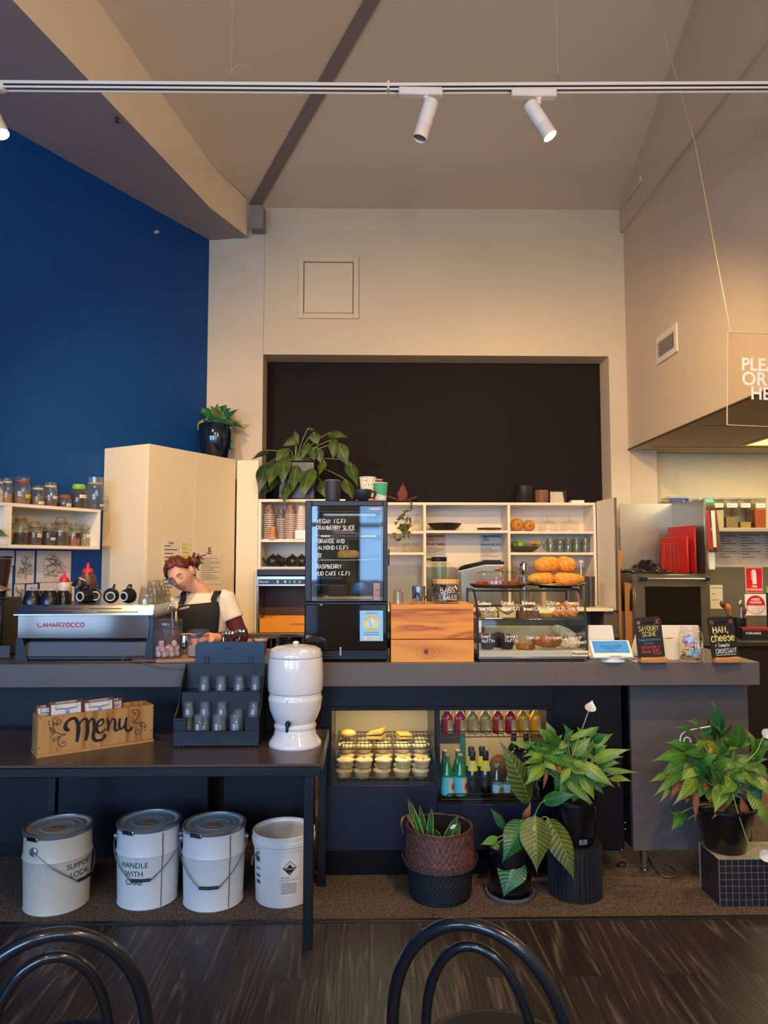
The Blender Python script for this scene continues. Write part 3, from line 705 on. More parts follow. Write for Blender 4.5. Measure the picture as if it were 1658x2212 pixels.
for z,h_ in((.255,.012),(.235,.004),(.2,.025),(.165,.006),(.13,.012),(.1,.016)):
 for q in range(6 if h_>.01 else 2):
  a=-2.6+q*(.04 if h_>.01 else.12)
  mb.sheet(lambda u,v:((rb(z+h_*v)+.0006)*cos(a+(.025 if h_>.01 else.1)*u),(rb(z+h_*v)+.0006)*sin(a+(.025 if h_>.01 else.1)*u),z+h_*v),2,1)
ob('side_print',mb,ink,t)
YG=3.75;D=YG
t=thing('display_fridge','black glass fronted food fridge built in under the counter','fridge',(W(940,1800,YG).x,YG,0));OX=t.location.x
fx0,fx1=W(693,1600,YG).x-OX,W(1196,1600,YG).x-OX
def gz(py,Y=YG):return W(940,py,Y).z
def gx(px,Y=YG):return W(px,1600,Y).x-OX
zg0,zgL,zgR,zB=gz(1533),gz(1696),gz(1738),gz(1836)
fb=mat('fridge_black','#0d0e13',.3);fn=mat('fridge_navy_panel','#1a1d30',.35)
ob('header',MB().box(fx0,fx1,0,.44,zg0,zl-.002,.002),fb,t)
mb=MB().box(gx(700),gx(1190),-.012,-.001,zg0-.001,zg0+.02,.002).box(gx(1180),gx(1190),-.012,-.001,zgR,zg0-.002,.001)
ob('glass_frame',mb,fb,t)
xm=gx(944)
ob('base_panel',MB().box(fx0,xm-.002,-.004,.03,zB,zgL,.002),fn,t)
ob('base_panel',MB().box(xm,fx1,-.004,.03,zB,zgR,.002),fn,t)
ob('plinth',MB().box(fx0,fx1,.05,.08,0,zB),fb,t)
ob('side_wall',MB().box(fx0,gx(716),.002,.44,zgL,zg0-.001),fb,t)
ob('side_wall',MB().box(gx(1185),fx1,.002,.44,zgR,zg0-.001),fb,t)
ob('divider',MB().box(gx(938),gx(950),.002,.44,zgL,zg0-.001),fb,t)
tanb=mat('tan_rear_view','#c8a878',.7)  # opaque tan stands in for light seen through rear glass doors
zc0=gz(1690)+.004
ob('inner_floor',MB().box(gx(716),gx(938),.032,.44,zgL-.02,zc0-.012),fb,t)
ob('inner_floor',MB().box(gx(950),gx(1185),.032,.44,zgR-.02,zgR+.004),fb,t)
ob('back_panel',MB().box(gx(716),gx(1185),.441,.45,zB,zg0),tanb,t)
ob('back_strip',MB().box(gx(1016),gx(1029),.43,.4409,zgR,zg0-.05),mat('teal_strip','#2f6f66',.5),t)
ob('back_patch',MB().box(gx(960),gx(1015),.43,.4409,gz(1650),gz(1606)),mat('brown_back','#3a2a22',.6),t)
for n_,px,z_ in(('inner_floor',0,0),):pass
pane=clear('fridge_glass','#fafcfb',.02,.3)
ob('glass_pane',MB().box(gx(716),gx(1183),-.0008,0,zgR,zg0-.002),pane,t)
wire=mat('wire_black','#1b1a18',.4,.3)
def wshelf(xa,xb,ya,yb,z,step=.02,rail=.025):
 mb=MB()
 for y in(ya,(ya+yb)/2,yb):mb.tube([(xa,y,z-.003),(xb,y,z-.003)],.003,6)
 n=int((xb-xa)/step)
 for i in range(n+1):
  x=xa+(xb-xa)*i/n;mb.tube([(x,ya,z),(x,yb,z)],.0018,5)
 mb.tube([(xa+.025,ya-.002,z),(xa+.027,ya-.002,z+rail-.006),(xa+.035,ya-.002,z+rail),(xb-.035,ya-.002,z+rail),(xb-.027,ya-.002,z+rail-.006),(xb-.025,ya-.002,z)],.0028,6)
 for x in(xa,xb):mb.tube([(x,ya,z),(x,yb,z+.004)],.003,6)
 return ob('wire_shelf',mb,wire,t)
zs1=gz(1616,YG+.03);wshelf(gx(726),gx(934),.03,.40,zs1)
zs2=gz(1690,YG+.03);wshelf(gx(722),gx(936),.03,.40,zs2)
zs3=gz(1591,YG+.03);wshelf(gx(954),gx(1178),.03,.40,zs3,.028)
zs4=gz(1726,YG+.03);wshelf(gx(954),gx(1178),.03,.40,zs4,.022)
for x0_,x1_ in((gx(718),gx(936)),(gx(952),gx(1183))):
 light('fridge_lamp','AREA',(OX+(x0_+x1_)/2,YG+.14,zg0-.012),(OX+(x0_+x1_)/2,YG+.16,0),2.6,(1,.88,.55),x1_-x0_-.02,.1)
ob('compressor_body',MB().box(fx1+.002,W(1356,1600,YG).x-OX-.02,.03,.44,.12,zl-.003,.002),fb,t)
mb=MB()
for px,py in((1350,1777),(1350,1791),(1343,1836)):mb=MB().sph((W(px,py,YG+.03).x-OX,.03,W(px,py,YG+.03).z),.005,10,1,.5,1);ob('screw_head',mb,chrome,t)
pst=mat('pastry','#e0c48a',.65,noise=(26,.6),col2='#b98d4a',bump=(90,.25))
psl=mat('pastry_pale','#e6d6a6',.65,noise=(26,.6),col2='#c7a565',bump=(90,.25))
pmeat=mat('pie_spot','#4a2f1b',.7)
def pie_mesh(m,mark,seed):
 q=random.Random(seed);mb=MB()
 n=28;r0,r1,h=.0335,.044,.034
 def wob(a,k,s):return 1+s*sin(a*k+seed)+s*.6*sin(a*(k+4)+2*seed)
 prof=[(0,0),(r0,0),(r0+.003,.004),(r1-.002,h-.006),(r1+.003,h),(r1+.002,h+.006),(r1-.006,h+.008),(r1*.75,h+.012),(r1*.4,h+.015),(0,h+.016)]
 for j,(r,z)in enumerate(prof):pass
 vs,fs=[],[]
 for j,(r,z)in enumerate(prof):
  for i in range(n):
   a=2*pi*i/n;w_=wob(a,5,.025 if j>3 else.008)
   vs.append((r*w_*cos(a),r*w_*sin(a),z+(q.uniform(-.0018,.0018)if j>3 else 0)))
 for j in range(len(prof)-1):
  for i in range(n):fs.append((j*n+i,j*n+(i+1)%n,(j+1)*n+(i+1)%n,(j+1)*n+i))
 mb.add(vs,fs);mk=None
 if mark==1:
  mk=MB()
  for _ in range(4):mk.sph((q.uniform(-.008,.008),q.uniform(-.012,.004),h+.016),.005,8,1.3,1,.35)
 elif mark==2:
  mk=MB()
  for _ in range(14):a=q.uniform(0,6.28);r=q.uniform(.005,.034);mk.sph((r*cos(a),r*sin(a),h+.0155-r*.1),.0075,7,1.2,1,.7)
 return mb,mk
cheese=mat('cheese_topping','#e2b050',.6,noise=(60,.5),col2='#c98a30')
cols=[743,784,827,871,912]
cn=['first','second','third','fourth','fifth']
def place_pie(i,row,lev,label):
 Yp=(YG+.105,YG+.205,YG+.305)[row]
 sc_=.95
 mk_type=[0,1,0,2,2][i]if row==0 and lev==1 else(1 if row==1 and lev==2 and i<3 else 0)
 mb,mk=pie_mesh(None,mk_type,i*7+row*3+lev)
 x=W(cols[i],1660,YG+.02).x+(.004*((i*3+lev*5)%3-1))+row*.004
 o=ob('meat_pie',mb,(psl if i>2 else pst),loc=(x,Yp,zs2+.006+lev*.0525),rot=(0,0,i+lev),label=label,cat='pie',group='meat pies on the lower fridge shelf')
 if mk:ob('topping'if mk_type==2 else'pie_mark',mk,cheese if mk_type==2 else pmeat,o)
for row in range(3):
 for i in range(5):
  for lev in range(2 if row==0 else 3):
   if row==2 and lev<1:continue
   place_pie(i,row,lev,'pie in the %s fridge stack from the table, %s row, %s'%(cn[i],('front','middle','back')[row],('at the bottom','on the bottom pie'if row==0 else'in between','topmost')[lev]))
for row,lev in():
 pass
brd=mat('bread_crust','#d9a94f',.7,noise=(30,.5),col2='#b27a2c');fil=mat('dark_filling','#4b3620',.7)
wrapm=clear('cling_film','#f2efe6',.1,.6)
for k,(px,w_,lab)in enumerate(((752,.07,'golden bread roll on the upper fridge wire shelf nearest the table'),(812,.085,'wedge sandwich with dark filling in the middle of the upper wire shelf'),(872,.07,'flat wrapped sandwich on the upper wire shelf nearest the juice bottles'))):
 x=W(px,1600,YG+.25).x
 o=thing('sandwich',lab,'sandwich',(x,YG+.25,zs1+.0025),(.1,-.3,.2)[k],'sandwiches on the upper fridge shelf')
 if k==0:
  ob('bread',MB().sph((0,0,.022),.04,18,1.1,.8,.55),brd,o)
 else:
  hh_=.05 if k==1 else.022
  ob('bread',MB().prism([(-w_/2,0),(w_/2,0),(w_/2,hh_*.35),(-w_/2,.012)],-.04,.04),brd,o)
  ob('filling',MB().prism([(-w_/2+.003,.0122),(w_/2-.003,hh_*.352),(w_/2-.003,hh_*.6),(-w_/2+.003,.018)],-.038,.038),fil,o)
  ob('top_slice',MB().prism([(-w_/2,.0182),(w_/2,hh_*.61),(w_/2,hh_),(-w_/2,.026)],-.04,.04),brd,o)
capw=mat('cap_white','#e8e4da',.5)
jl=mat('kraft_label','#b79a6a',.7)
cls=['#b3202a','#a81f2a','#a88a4a','#a88a44','#a82c16','#a3211f','#c98a1c','#f0a010']
cname=['bright red','deep red','beige','tan','rust red','crimson','amber','bright orange']
for i in range(8):
 px=966+i*27.3;Yj=YG+.08
 x=W(px,1570,Yj).x;kx_=Yj/F;r=12.6*kx_
 o=thing('juice_bottle','%s juice bottle with kraft label on the upper fridge shelf, %s from the pies'%(cname[i],['first','second','third','fourth','fifth','sixth','seventh','eighth'][i]),'bottle',(x,Yj,zs3+.0045),0,'juice bottles on the upper fridge shelf')
 hb=zg0-.02-zs3
 jm=mat('juice_%d'%i,cls[i],.12,coat=.4)
 ob('bottle_body',MB().lathe([(0,0),(r-.003,0),(r,.004),(r,hb*.62),(r*.97,hb*.72),(r*.5,hb*.9),(r*.45,hb-.008),(0,hb-.008)],4 if 0 else 22),jm,o)
 ob('bottle_cap',MB().cyl((0,0,hb-.0075),r*.5,.012,14),capw,o)
 a=.006*(1-i/4)
 mb=MB();re_=r+.0006
 mb.lathe([(re_,.006),(re_,hb*.60)],10,a0=-pi/2-.35+.3,a1=-pi/2+1.15)
 mb.lathe([(re_,hb*.6),(re_*.985,hb*.74)],4,a0=-pi/2-.85,a1=-pi/2-.6)
 mb.lathe([(re_,hb*.6),(re_*.985,hb*.74)],4,a0=-pi/2+.8,a1=-pi/2+1.15)
 ob('label_wrap',mb,jl,o)
 ob('apple_mark',MB().at((re_*sin(.5),-re_*cos(.5)-.0004,hb*.2),rz=.5).sph((0,0,0),.006,10,1,.1,1),mat('label_white','#d9ceb5',.7),o)
def bottle(name,label,px,yoff,prof,m,extra,group):
 Y=YG+(yoff if yoff>.1 else.075);x=W(px,1700,YG+.07).x
 o=thing(name,label,'bottle',(x,Y,zs4+.0045),0,group)
 ob('bottle_body',MB().lathe(prof,22),m,o)
 for n_,pr,mm,kw in extra:ob(n_,MB().lathe(pr,22,**kw),mm,o)
 return o
gg=mat('green_glass','#1d7a2c',.08,coat=.6);bg_=mat('brown_glass','#150b08',.08,coat=.6)
yl=mat('yellow_neck_label','#e0d428',.6);cy=mat('cyan_label','#58c3dc',.6);cap_r=mat('striped_cap','#b5a49c',.5,noise=(200,.9),col2='#7a4a44');cap_k=mat('black_cap','#1d1d20',.4)
r=.033;P1=[(0,0),(r-.002,0),(r,.003),(r,.10),(r*.8,.125),(.013,.165),(.012,.2),(0,.2)]
for k,(px,yo,lab)in enumerate(((966,.072,'green glass bottle with blue label at the fridge front nearest the pies'),(994,.072,'green glass bottle with blue label at the fridge front, beside the dark bottles'),(964,.16,'green glass bottle behind the first blue labelled bottle'),(993,.16,'green glass bottle behind the second blue labelled bottle'))):
 o=bottle('soda_bottle',lab,px,yo,P1,gg,[('blue_label',[(r+.0008,.008),(r+.0008,.098)],cy,{}),('bottle_cap',[(0,.2002),(.0145,.2002),(.0145,.207),(.011,.21),(0,.21)],cap_r,{})],'green soda bottles')
 ob('label_picture',MB().lathe([(r+.0014,.012),(r+.0014,.092)],6,a0=-pi/2+.15,a1=-pi/2+1.2),mat('label_cream','#cfc6a4',.6),o)
 ob('label_crab',MB().at(((r+.0016)*sin(.85),-(r+.0016)*cos(.85),.05),rz=.85).sph((0,0,0),.011,10,1,.08,1.6),mat('crab_red','#a8402c',.6),o)
P2=[(0,0),(.035,0),(.036,.003),(.036,.085),(.028,.12),(.016,.175),(.0145,.2),(0,.2)]
for k,(px,yo,lab)in enumerate(((1021,.072,'dark brown bottle with yellow neck label beside the green bottles'),(1049,.072,'dark brown bottle with yellow neck label beside the clear bottles'),(1023,.16,'dark bottle behind the first yellow necked bottle'),(1047,.16,'dark bottle behind the second yellow necked bottle'))):
 o=bottle('dark_bottle',lab,px,yo,P2,bg_,[('neck_label',[(.0268,.127),(.0167,.178)],yl,{}),('bottle_cap',[(0,.2002),(.0165,.2002),(.0165,.222),(.0155,.224),(0,.224)],cap_k,{})],'dark bottles with yellow necks')
 ob('neck_barcode',MB().lathe([(.0245,.14),(.0215,.162)],3,a0=-pi/2+(.5 if k%2 else-.6)-.3,a1=-pi/2+(.5 if k%2 else-.6)+.3),mat('barcode_white','#c8ced2',.6),o)
cg=clear('clear_bottle_glass','#e8eee6',.08,.5);P3=[(0,0),(.027,0),(.028,.004),(.028,.07),(.024,.09),(.012,.128),(.011,.14),(0,.14)]
for px,lab in((1074,'small clear glass drink bottle beside the dark bottles'),(1098,'small clear glass drink bottle half behind the big leaf')):
 o=bottle('clear_bottle',lab,px,.06,P3,cg,[('paper_label',[(.0285,.012),(.0285,.058)],mat('label_blue_white','#b9d8e4',.6),{}),('bottle_cap',[(0,.1402),(.0135,.1402),(.0135,.154),(0,.155)],mat('cap_steel','#a9b7bd',.3,.8),{})],'small clear bottles')
 ob('label_lemon',MB().at((.0288*sin(.55),-.0288*cos(.55)-.0006,.03),rz=.55).sph((0,0,0),.016,14,1,.06,1),mat('label_olive','#8b8a45',.6),o)
bottle('steel_bottle','tall polished steel bottle at the fridge end beside the peace lily',1163,.07,[(0,0),(.03,0),(.031,.003),(.031,.15),(.024,.175),(.017,.185),(.017,.2),(0,.2)],chrome,[('bottle_cap',[(0,.2002),(.02,.2002),(.02,.22),(0,.222)],cap_k,{})],None)
for px,lab in((1124,'black necked bottle standing at the back of the lower fridge shelf'),(1152,'second black necked bottle at the fridge back beside the steel bottle')):
 bottle('wine_bottle',lab,px,.24,[(0,0),(.035,0),(.036,.004),(.036,.18),(.03,.2),(.015,.225),(.014,.29),(0,.29)],bg_,[('foil',[(.0145,.235),(.0155,.24),(.0155,.29),(0,.2905)],cap_k,{})],'black necked bottles')
mb=MB();q=random.Random(3)
o=thing('grain_bag','clear bag of brown grain at the fridge back behind the clear bottles','bag',(W(1078,1680,YG+.33).x,YG+.33,zs4+.002))
ob('bag',MB().sph((0,0,.07),.07,20,.8,.7,1),mat('grain','#8a5f3a',.8,noise=(180,.9),col2='#3c2413',bump=(200,.8)),o)
def leafm(name,c,c2,vein,rough=.35):
 """leaf with pale midrib and curved side veins that follow the blade"""
 m=mat(name,c,rough,coat=.1);nt=m.node_tree;b=nt.nodes['Principled BSDF'];L=nt.links.new
 N=lambda op,*v:(lambda n:([n.inputs.__getitem__(i).__setattr__('default_value',q)if isinstance(q,(int,float))else L(q,n.inputs[i])for i,q in enumerate(v)],setattr(n,'operation',op),n.outputs[0])[2])(nt.nodes.new('ShaderNodeMath'))
 at_=nt.nodes.new('ShaderNodeAttribute');at_.attribute_name='lf'
 sp=nt.nodes.new('ShaderNodeSeparateXYZ');L(at_.outputs['Vector'],sp.inputs[0])
 ab=N('ABSOLUTE',sp.outputs[1])
 ph=N('SUBTRACT',N('MULTIPLY',sp.outputs[0],26.0),N('MULTIPLY',ab,3.4))
 st_=N('POWER',N('PINGPONG',ph,1.0),2.0)
 mr=N('LESS_THAN',ab,.045)
 tc=nt.nodes.new('ShaderNodeTexCoord');no=nt.nodes.new('ShaderNodeTexNoise');no.inputs['Scale'].default_value=14;L(tc.outputs['Object'],no.inputs['Vector'])
 fac=N('ADD',N('MULTIPLY',st_,vein),N('MULTIPLY',N('SUBTRACT',no.outputs['Fac'],.5),1.2))
 fac=N('MAXIMUM',N('MINIMUM',fac,1.0),N('MULTIPLY',mr,.9))
 x=nt.nodes.new('ShaderNodeMix');x.data_type='RGBA';x.inputs['A'].default_value=lin(c2);x.inputs['B'].default_value=lin(c);L(fac,x.inputs['Factor']);L(x.outputs['Result'],b.inputs['Base Color'])
 bp=nt.nodes.new('ShaderNodeBump');bp.inputs['Strength'].default_value=.35;bp.inputs['Distance'].default_value=.004;L(st_,bp.inputs['Height']);L(bp.outputs[0],b.inputs['Normal'])
 return m
gleaf=leafm('leaf_green','#6b9a3c','#2f6a22',.7);gleaf2=leafm('leaf_lime','#a3b048','#4f7d28',.8);gdeep=leafm('leaf_deep','#3d8a4c','#17502a',.6,.28)
golive=leafm('leaf_olive','#78823c','#39501a',.8);gdry=leafm('leaf_dry','#b5733f','#6e3f22',.4,.7);gyel=leafm('leaf_yellow','#e0bd30','#a9a030',.5)
stemm=mat('stem_green','#7d9a4a',.5)
def leaf(mb,A,B,w,arc=.12,face=V((0,-1,.45)),corr=.006,nu=16,nv=8,fold=.18,k=9,tw=0):
 A,B=V(A),V(B);T=B-A;L0=T.length
 side=T.cross(face)
 side=(side if side.length>1e-5 else T.orthogonal()).normalized()
 nor=side.cross(T).normalized()
 if nor.dot(face)<0:nor=-nor
 def fn(u,v):
  s_=(v-.5)*2
  ww=w*.56*max(0,sin(pi*u**.68))**.85*min(1,1.9*(1-u))**.5
  c=A+T*u+nor*(arc*L0*4*u*(1-u))
  z=-fold*abs(s_)*ww*1.2+corr*L0*.6*sin((u*k*2-abs(s_)*3.2)*pi)*(1-(2*abs(v-.5))**4)*min(1,abs(s_)*3)*min(1,6*(1-u))
  return tuple(c+side*s_*ww*cos(tw*u)+nor*(z+s_*ww*sin(tw*u)))
 b0_=len(mb.v);mb.sheet(fn,nu,nv)
 for j in range(nv+1):
  for i in range(nu+1):mb.lf[b0_+j*(nu+1)+i]=(i/nu,(j/nv-.5)*2)
 return mb
def leaves(t,data,fx,fy,s,Yc,depth,mats,root,seed=1,arc=.12,stems=True,corr=.006,wk=1.25,near=(-1,.6),ext=0,fill=0):
 """data: (bx,by,tx,ty,w[,mat index]) in crop pixels; depth places tips out from or in towards the plant's middle"""
 q=random.Random(seed);mbs=[MB()for _ in mats];st=MB()
 data=list(data)
 if fill:
  xs_=[d[0]for d in data];ys_=[d[1]for d in data]
  for _ in range(fill):
   a=q.uniform(0,6.28);c=q.choice(data);L_=q.uniform(120,190);b=(c[0]+q.uniform(-50,50),c[1]+q.uniform(-40,40));e=math.atan2(b[1]-sum(ys_)/len(ys_),b[0]-sum(xs_)/len(xs_))+q.uniform(-.7,.7)
   data.append((b[0],b[1],b[0]+L_*cos(e),b[1]+L_*sin(e)*.8+25,q.uniform(50,85),q.choice((0,0,1,2))))
 for d in data:
  bx_,by_,tx,ty,w_=d[:5];mi=d[5]if len(d)>5 else q.choice((0,0,1))
  b0=(fx+bx_/s,fy+by_/s);t0=(fx+tx/s,fy+ty/s)
  low=(ty-by_)
  yo=q.uniform(*near)*depth if len(d)<7 else d[6]
  Yt=Yc+yo;Yb=Yc+yo*.5
  A=W(*b0,Yb)-t.location;B=W(*t0,Yt)-t.location
  A=A-(B-A)*ext
  leaf(mbs[mi],A,B,w_/s*Yt/F*wk,arc*q.uniform(.4,1.3),V((q.uniform(-.4,.4),-1,.7)),corr,tw=q.uniform(-.4,.4))
  if stems:
   r0=V(root)-t.location+V((q.uniform(-.02,.02),q.uniform(-.02,.02),0))if not isinstance(root,V)else root-t.location
   st.tube(smooth([r0,(r0+A)/2+V((0,0,.03)),A,A+(B-A)*.3],4),[.003]*12+[.0012],5)
 for m_,mb in zip(mats,mbs):
  if mb.v:ob('dry_foliage'if m_ is gdry else'foliage',mb,m_,t,sharp=180)
 if stems and st.v:ob('stems',st,stemm,t)
soil=mat('potting_soil','#2a1d14',.95,bump=(80,.8))
potk=mat('black_pot','#0b0d13',.25,coat=.3)
def pot(t,r0,r1,h,m=potk,lip=.006,name='pot'):
 ob(name,MB().lathe([(0,0),(r0-.006,0),(r0,.006),(r1,h-.012),(r1+lip,h-.012),(r1+lip,h),(r1-.006,h),(r1-.008,h-.03),(0,h-.03)],36),m,t)
 ob('soil',MB().lathe([(r1-.009,h-.029),(r1*.6,h-.024),(0,h-.022)],24),soil,t)
g=G(1101,1953,.004);Yp=g.y+.10
t=thing('broadleaf_plant','potted plant with large ribbed leaves drooping in front of the fluted stand','plant',(W(1101,1945,Yp).x,Yp,.004))
k=Yp/F
ob('saucer',MB().lathe([(0,0),(47*k,0),(51*k,.012),(51.5*k,.022),(48*k,.022),(45*k,.008),(0,.008)],36),mat('grey_saucer','#6d7175',.5),t)
o=MB();ob('pot',MB().lathe([(0,.009),(40*k,.009),(44*k,.02),(47*k,.215),(49*k,.218),(49*k,.235),(45*k,.235),(44*k,.205),(0,.205)],36),potk,t)
ob('soil',MB().lathe([(44*k,.206),(0,.21)],20),soil,t)
rt=V((W(1140,1765,Yp).x,Yp,.26))
leaves(t,[(540,1030,245,425,210,0,-.02),(470,1185,275,1595,215,1,-.16),(590,1140,605,1685,275,0,-.2),(705,1160,960,1768,225,0,-.15),(420,1520,290,1918,245,1,-.14),(660,1010,990,945,120,1,-.17),(310,1270,162,1068,80,1,0),(240,1350,70,1420,70,2,-.05),(240,1400,172,1505,60,2,-.06)],1020,1500,4.363,Yp,.1,[golive,gdeep,gleaf,gdry],rt,5,.10,corr=.008,wk=1.0)
mb=MB();leaf(mb,W(1131,1772,Yp)-t.location,W(1146,1732,Yp)-t.location,.03,.2);ob('dry_sheath',mb,gdry,t,sharp=180)
g=G(1242,1955,.004);R_=58*g.y/F;Ys=g.y+R_
t=thing('fluted_stand','black fluted cylinder plant stand behind the drooping leaves','plant stand',(W(1242,1940,Ys).x,Ys,.004));hs=W(1242,1818,Ys).z-.004
mb=MB();n=30;vs=[];
prof=[]
for i in range(n):
 for f_,rr_ in((0,.93),(.12,1),(.5,1),(.62,.93)):a=2*pi*(i+f_)/n;prof.append((R_*rr_*cos(a),R_*rr_*sin(a)))
mb.prism(prof,0,hs,'z');ob('fluted_body',mb,mat('stand_black','#15171c',.6,noise=(40,.25),col2='#3a3b3e'),t,sharp=25)
zst=hs+.0045;stand_x,stand_y=t.location.x,Ys
t=thing('peace_lily','peace lily with one white flower in a black pot on the fluted stand','plant',(W(1240,1810,Ys).x,Ys,zst));k=Ys/F
hp=W(1240,1722,Ys).z-zst;pot(t,40*k,50*k,hp)
ob('pot_sticker',MB().lathe([(41.5*k+.002,.02),(42.5*k+.002,.045)],4,a0=-1.62,a1=-1.2),mat('sticker','#8d92a8',.6,noise=(150,.9),col2='#20242f'),t)
rt=V((t.location.x,Ys,zst+hp-.02))
PL1=[(760,440,600,310,90),(750,400,690,250,75),(770,480,850,370,60),(650,530,490,440,75),(520,490,330,445,50),(640,600,455,668,60),(640,690,488,862,95),(900,630,625,570,95,0),(930,420,850,272,70,2),(900,480,940,390,60,2),(1050,400,980,300,45),(950,410,1185,303,50),(970,540,1130,400,105,1),(1160,460,1335,368,75),(1200,610,1497,518,85,1),(1200,620,1430,590,60),(1270,720,1578,740,48),(1060,680,1345,882,105,1),(1040,790,1150,1003,100,1),(920,860,1168,1092,75,0),(925,820,798,1002,100,1),(840,760,768,922,85,0),(900,730,850,820,75),(980,800,1045,920,65),(1150,840,1242,948,48),(970,620,1075,625,85,2),(880,640,1032,722,85,0),(1090,560,1200,622,60),(1110,460,1175,590,85,2),(620,700,685,760,75),(1160,480,1258,490,65),(560,520,605,440,60,2),(700,520,860,560,80),(760,600,900,520,80,2),(820,480,930,470,70),(1010,560,1100,470,80),(700,630,800,730,70),(960,700,1090,760,80),(1150,700,1300,640,60),(1180,560,1270,470,60),(880,420,960,330,50),(640,560,540,620,60),(1100,750,1230,860,60),(820,680,720,640,80),(700,740,665,908,32,3),(1350,770,1388,892,36,3),(800,660,840,760,40,3)]
leaves(t,PL1,1020,1500,4.363,Ys,.16,[gleaf,gleaf2,gdeep,gdry],rt,8,.14,near=(-.9,.3),ext=.2,fill=26,wk=1.12)
wfl=mat('white_spathe','#efe6d6',.5)
fs_=[W(1020+x/4.363,1500+y/4.363,Ys-.05)for x,y in((950,560),(990,440),(1050,280),(1092,160))]
fl=ob('flower_stem',MB().tube(smooth([p-t.location for p in fs_],4),.0022,6),mat('pale_stem','#a8b080',.5),t)
mb=MB();A_=fs_[-1]-t.location;B_=W(1020+1128/4.363,1500+52/4.363,Ys-.05)-t.location
leaf(mb,A_,B_,.05,.08,V((0,-1,0)),0,fold=-.25);ob('flower',mb,wfl,t,sharp=180)
ob('spadix',MB().tube([A_+V((0,-.008,.004)),A_+(B_-A_)*.55+V((0,-.01,0))],.003,8),mat('spadix_yellow','#e0d59a',.7),t)
c0=G(1554,1959,.004);bx0,by0=c0 .x,c0 .y;zb_=W(1552,1857,by0).z
t=thing('tiled_block','dark mosaic tiled block with pale grout carrying the largest peace lily','plant stand',(bx0,by0,.004));bw_,bd_=.40,.21;hb=zb_-.004
ob('grouted_core',MB().box(.003,bw_,.003,bd_,0,hb),mat('grout','#a9a08a',.85,noise=(40,.3)),t)
mb=MB();ts=hb/7
tl_=mat('mosaic_tile','#20222f',.3,noise=(70,.2),col2='#5a5548')
nx=int(bw_/ts)
for j in range(7):
 for i in range(nx):mb.box(.003+i*ts+.0015,.003+(i+1)*ts-.0015,0,.0035,j*ts+.0015,(j+1)*ts-.0015)
 for i in range(6):mb.box(0,.0035,.004+i*ts+.0015,.004+(i+1)*ts-.0015,j*ts+.0015,(j+1)*ts-.0015)
ob('mosaic_tiles',mb,tl_,t)
Yq=by0+.125;k=Yq/F
t=thing('peace_lily','largest peace lily with browned leaves in a black pot on the tiled block','plant',(W(1566,1845,Yq).x,Yq,zb_+.0005))
hp=W(1566,1736,Yq).z-zb_;pot(t,40*k,62*k,hp)
rt=V((t.location.x+.01,Yq,zb_+hp-.02))
PL2=[(870,420,825,118,115,2),(800,370,755,245,70,2),(700,390,590,320,60),(640,430,498,382,58),(640,560,400,528,95,0),(560,630,282,702,95,0),(740,630,552,625,70),(570,740,342,842,110,0),(400,830,260,892,50),(690,740,538,892,115,1),(800,810,608,655,115,2),(660,870,470,1112,100,1),(530,840,282,1042,62,0),(450,900,345,1092,46),(1000,620,800,400,115,0),(940,440,1012,312,75),(1055,550,1090,308,125,0),(1200,600,1130,398,80,1),(1050,570,915,460,75,0),(800,580,968,790,80,4),(930,870,838,790,95,2),(1000,800,1160,912,95,1),(1110,765,1230,945,105,1),(1025,870,908,1015,115,1),(930,950,860,1185,115,1),(1195,1030,1345,1322,100,1),(1240,860,1355,1020,105,1),(1215,920,1290,1072,95,2),(1240,640,1360,585,85),(1170,690,1360,680,75),(1210,780,1365,775,70,2),(1200,720,1285,700,50,2),(810,1000,832,1092,65),(590,1220,442,1168,55,0),(700,560,800,520,80),(760,700,900,640,100,0),(880,720,1020,680,100,0),(960,560,880,700,90),(1080,700,1180,640,80),(1000,900,1100,820,90,2),(820,860,760,760,80,2),(900,600,760,500,80),(700,660,600,560,80),(1100,900,1060,1000,70,2),(860,430,700,470,70,2),(1080,480,1190,520,60),(1250,560,1340,480,70),(700,820,660,740,60),(1010,700,940,800,80),(1140,820,1060,760,70),(1260,740,1340,850,80),(1290,900,1380,960,80),(520,870,450,1048,72,3),(610,1010,600,1092,60,3),(680,960,680,1285,50,3),(940,1110,828,1238,50,3),(1120,1100,1190,1392,72,3),(780,910,770,990,42,3)]
leaves(t,PL2,1340,1480,4.255,Yq,.15,[gleaf,gleaf2,gdeep,gdry,gyel],rt,21,.14,near=(-1,-.1),ext=.2,fill=30,wk=1.12)
for nm,path,tip in(('flower',((1150,700),(1240,620),(1290,520),(1310,475)),(1385,395)),('flower',((1030,1000),(1080,1180),(1160,1420),(1215,1590),(1275,1580)),(1400,1530))):
 pts=[W(1340+x/4.255,1480+y/4.255,Yq-.14)-t.location for x,y in path]
 ob('flower_stem',MB().tube(smooth(pts,4),.0025,6),mat('flower_stem_green','#8fae4c',.5),t)
 mb=MB();leaf(mb,pts[-1],W(1340+tip[0]/4.255,1480+tip[1]/4.255,Yq-.14)-t.location,.05,.15,V((0,-1,.2)),0,fold=-.2);ob(nm,mb,wfl,t,sharp=180)
pts=[W(1340+x/4.255,1480+y/4.255,Yq-.08)-t.location for x,y in((545,520),(552,470),(580,435),(640,412),(730,395),(825,378))]
mb=MB().tube(smooth(pts,4),.003,6)
pts=[W(1340+x/4.255,1480+y/4.255,Yq-.08)-t.location for x,y in((578,520),(590,488),(612,480),(634,492),(645,525))]
ob('white_stake',mb,white,t);ob('white_stake',MB().tube(smooth(pts,4),.003,6),white,t)
g=G(950,1962,.004);R_=67*g.y/F;Yb=g.y+R_-.01
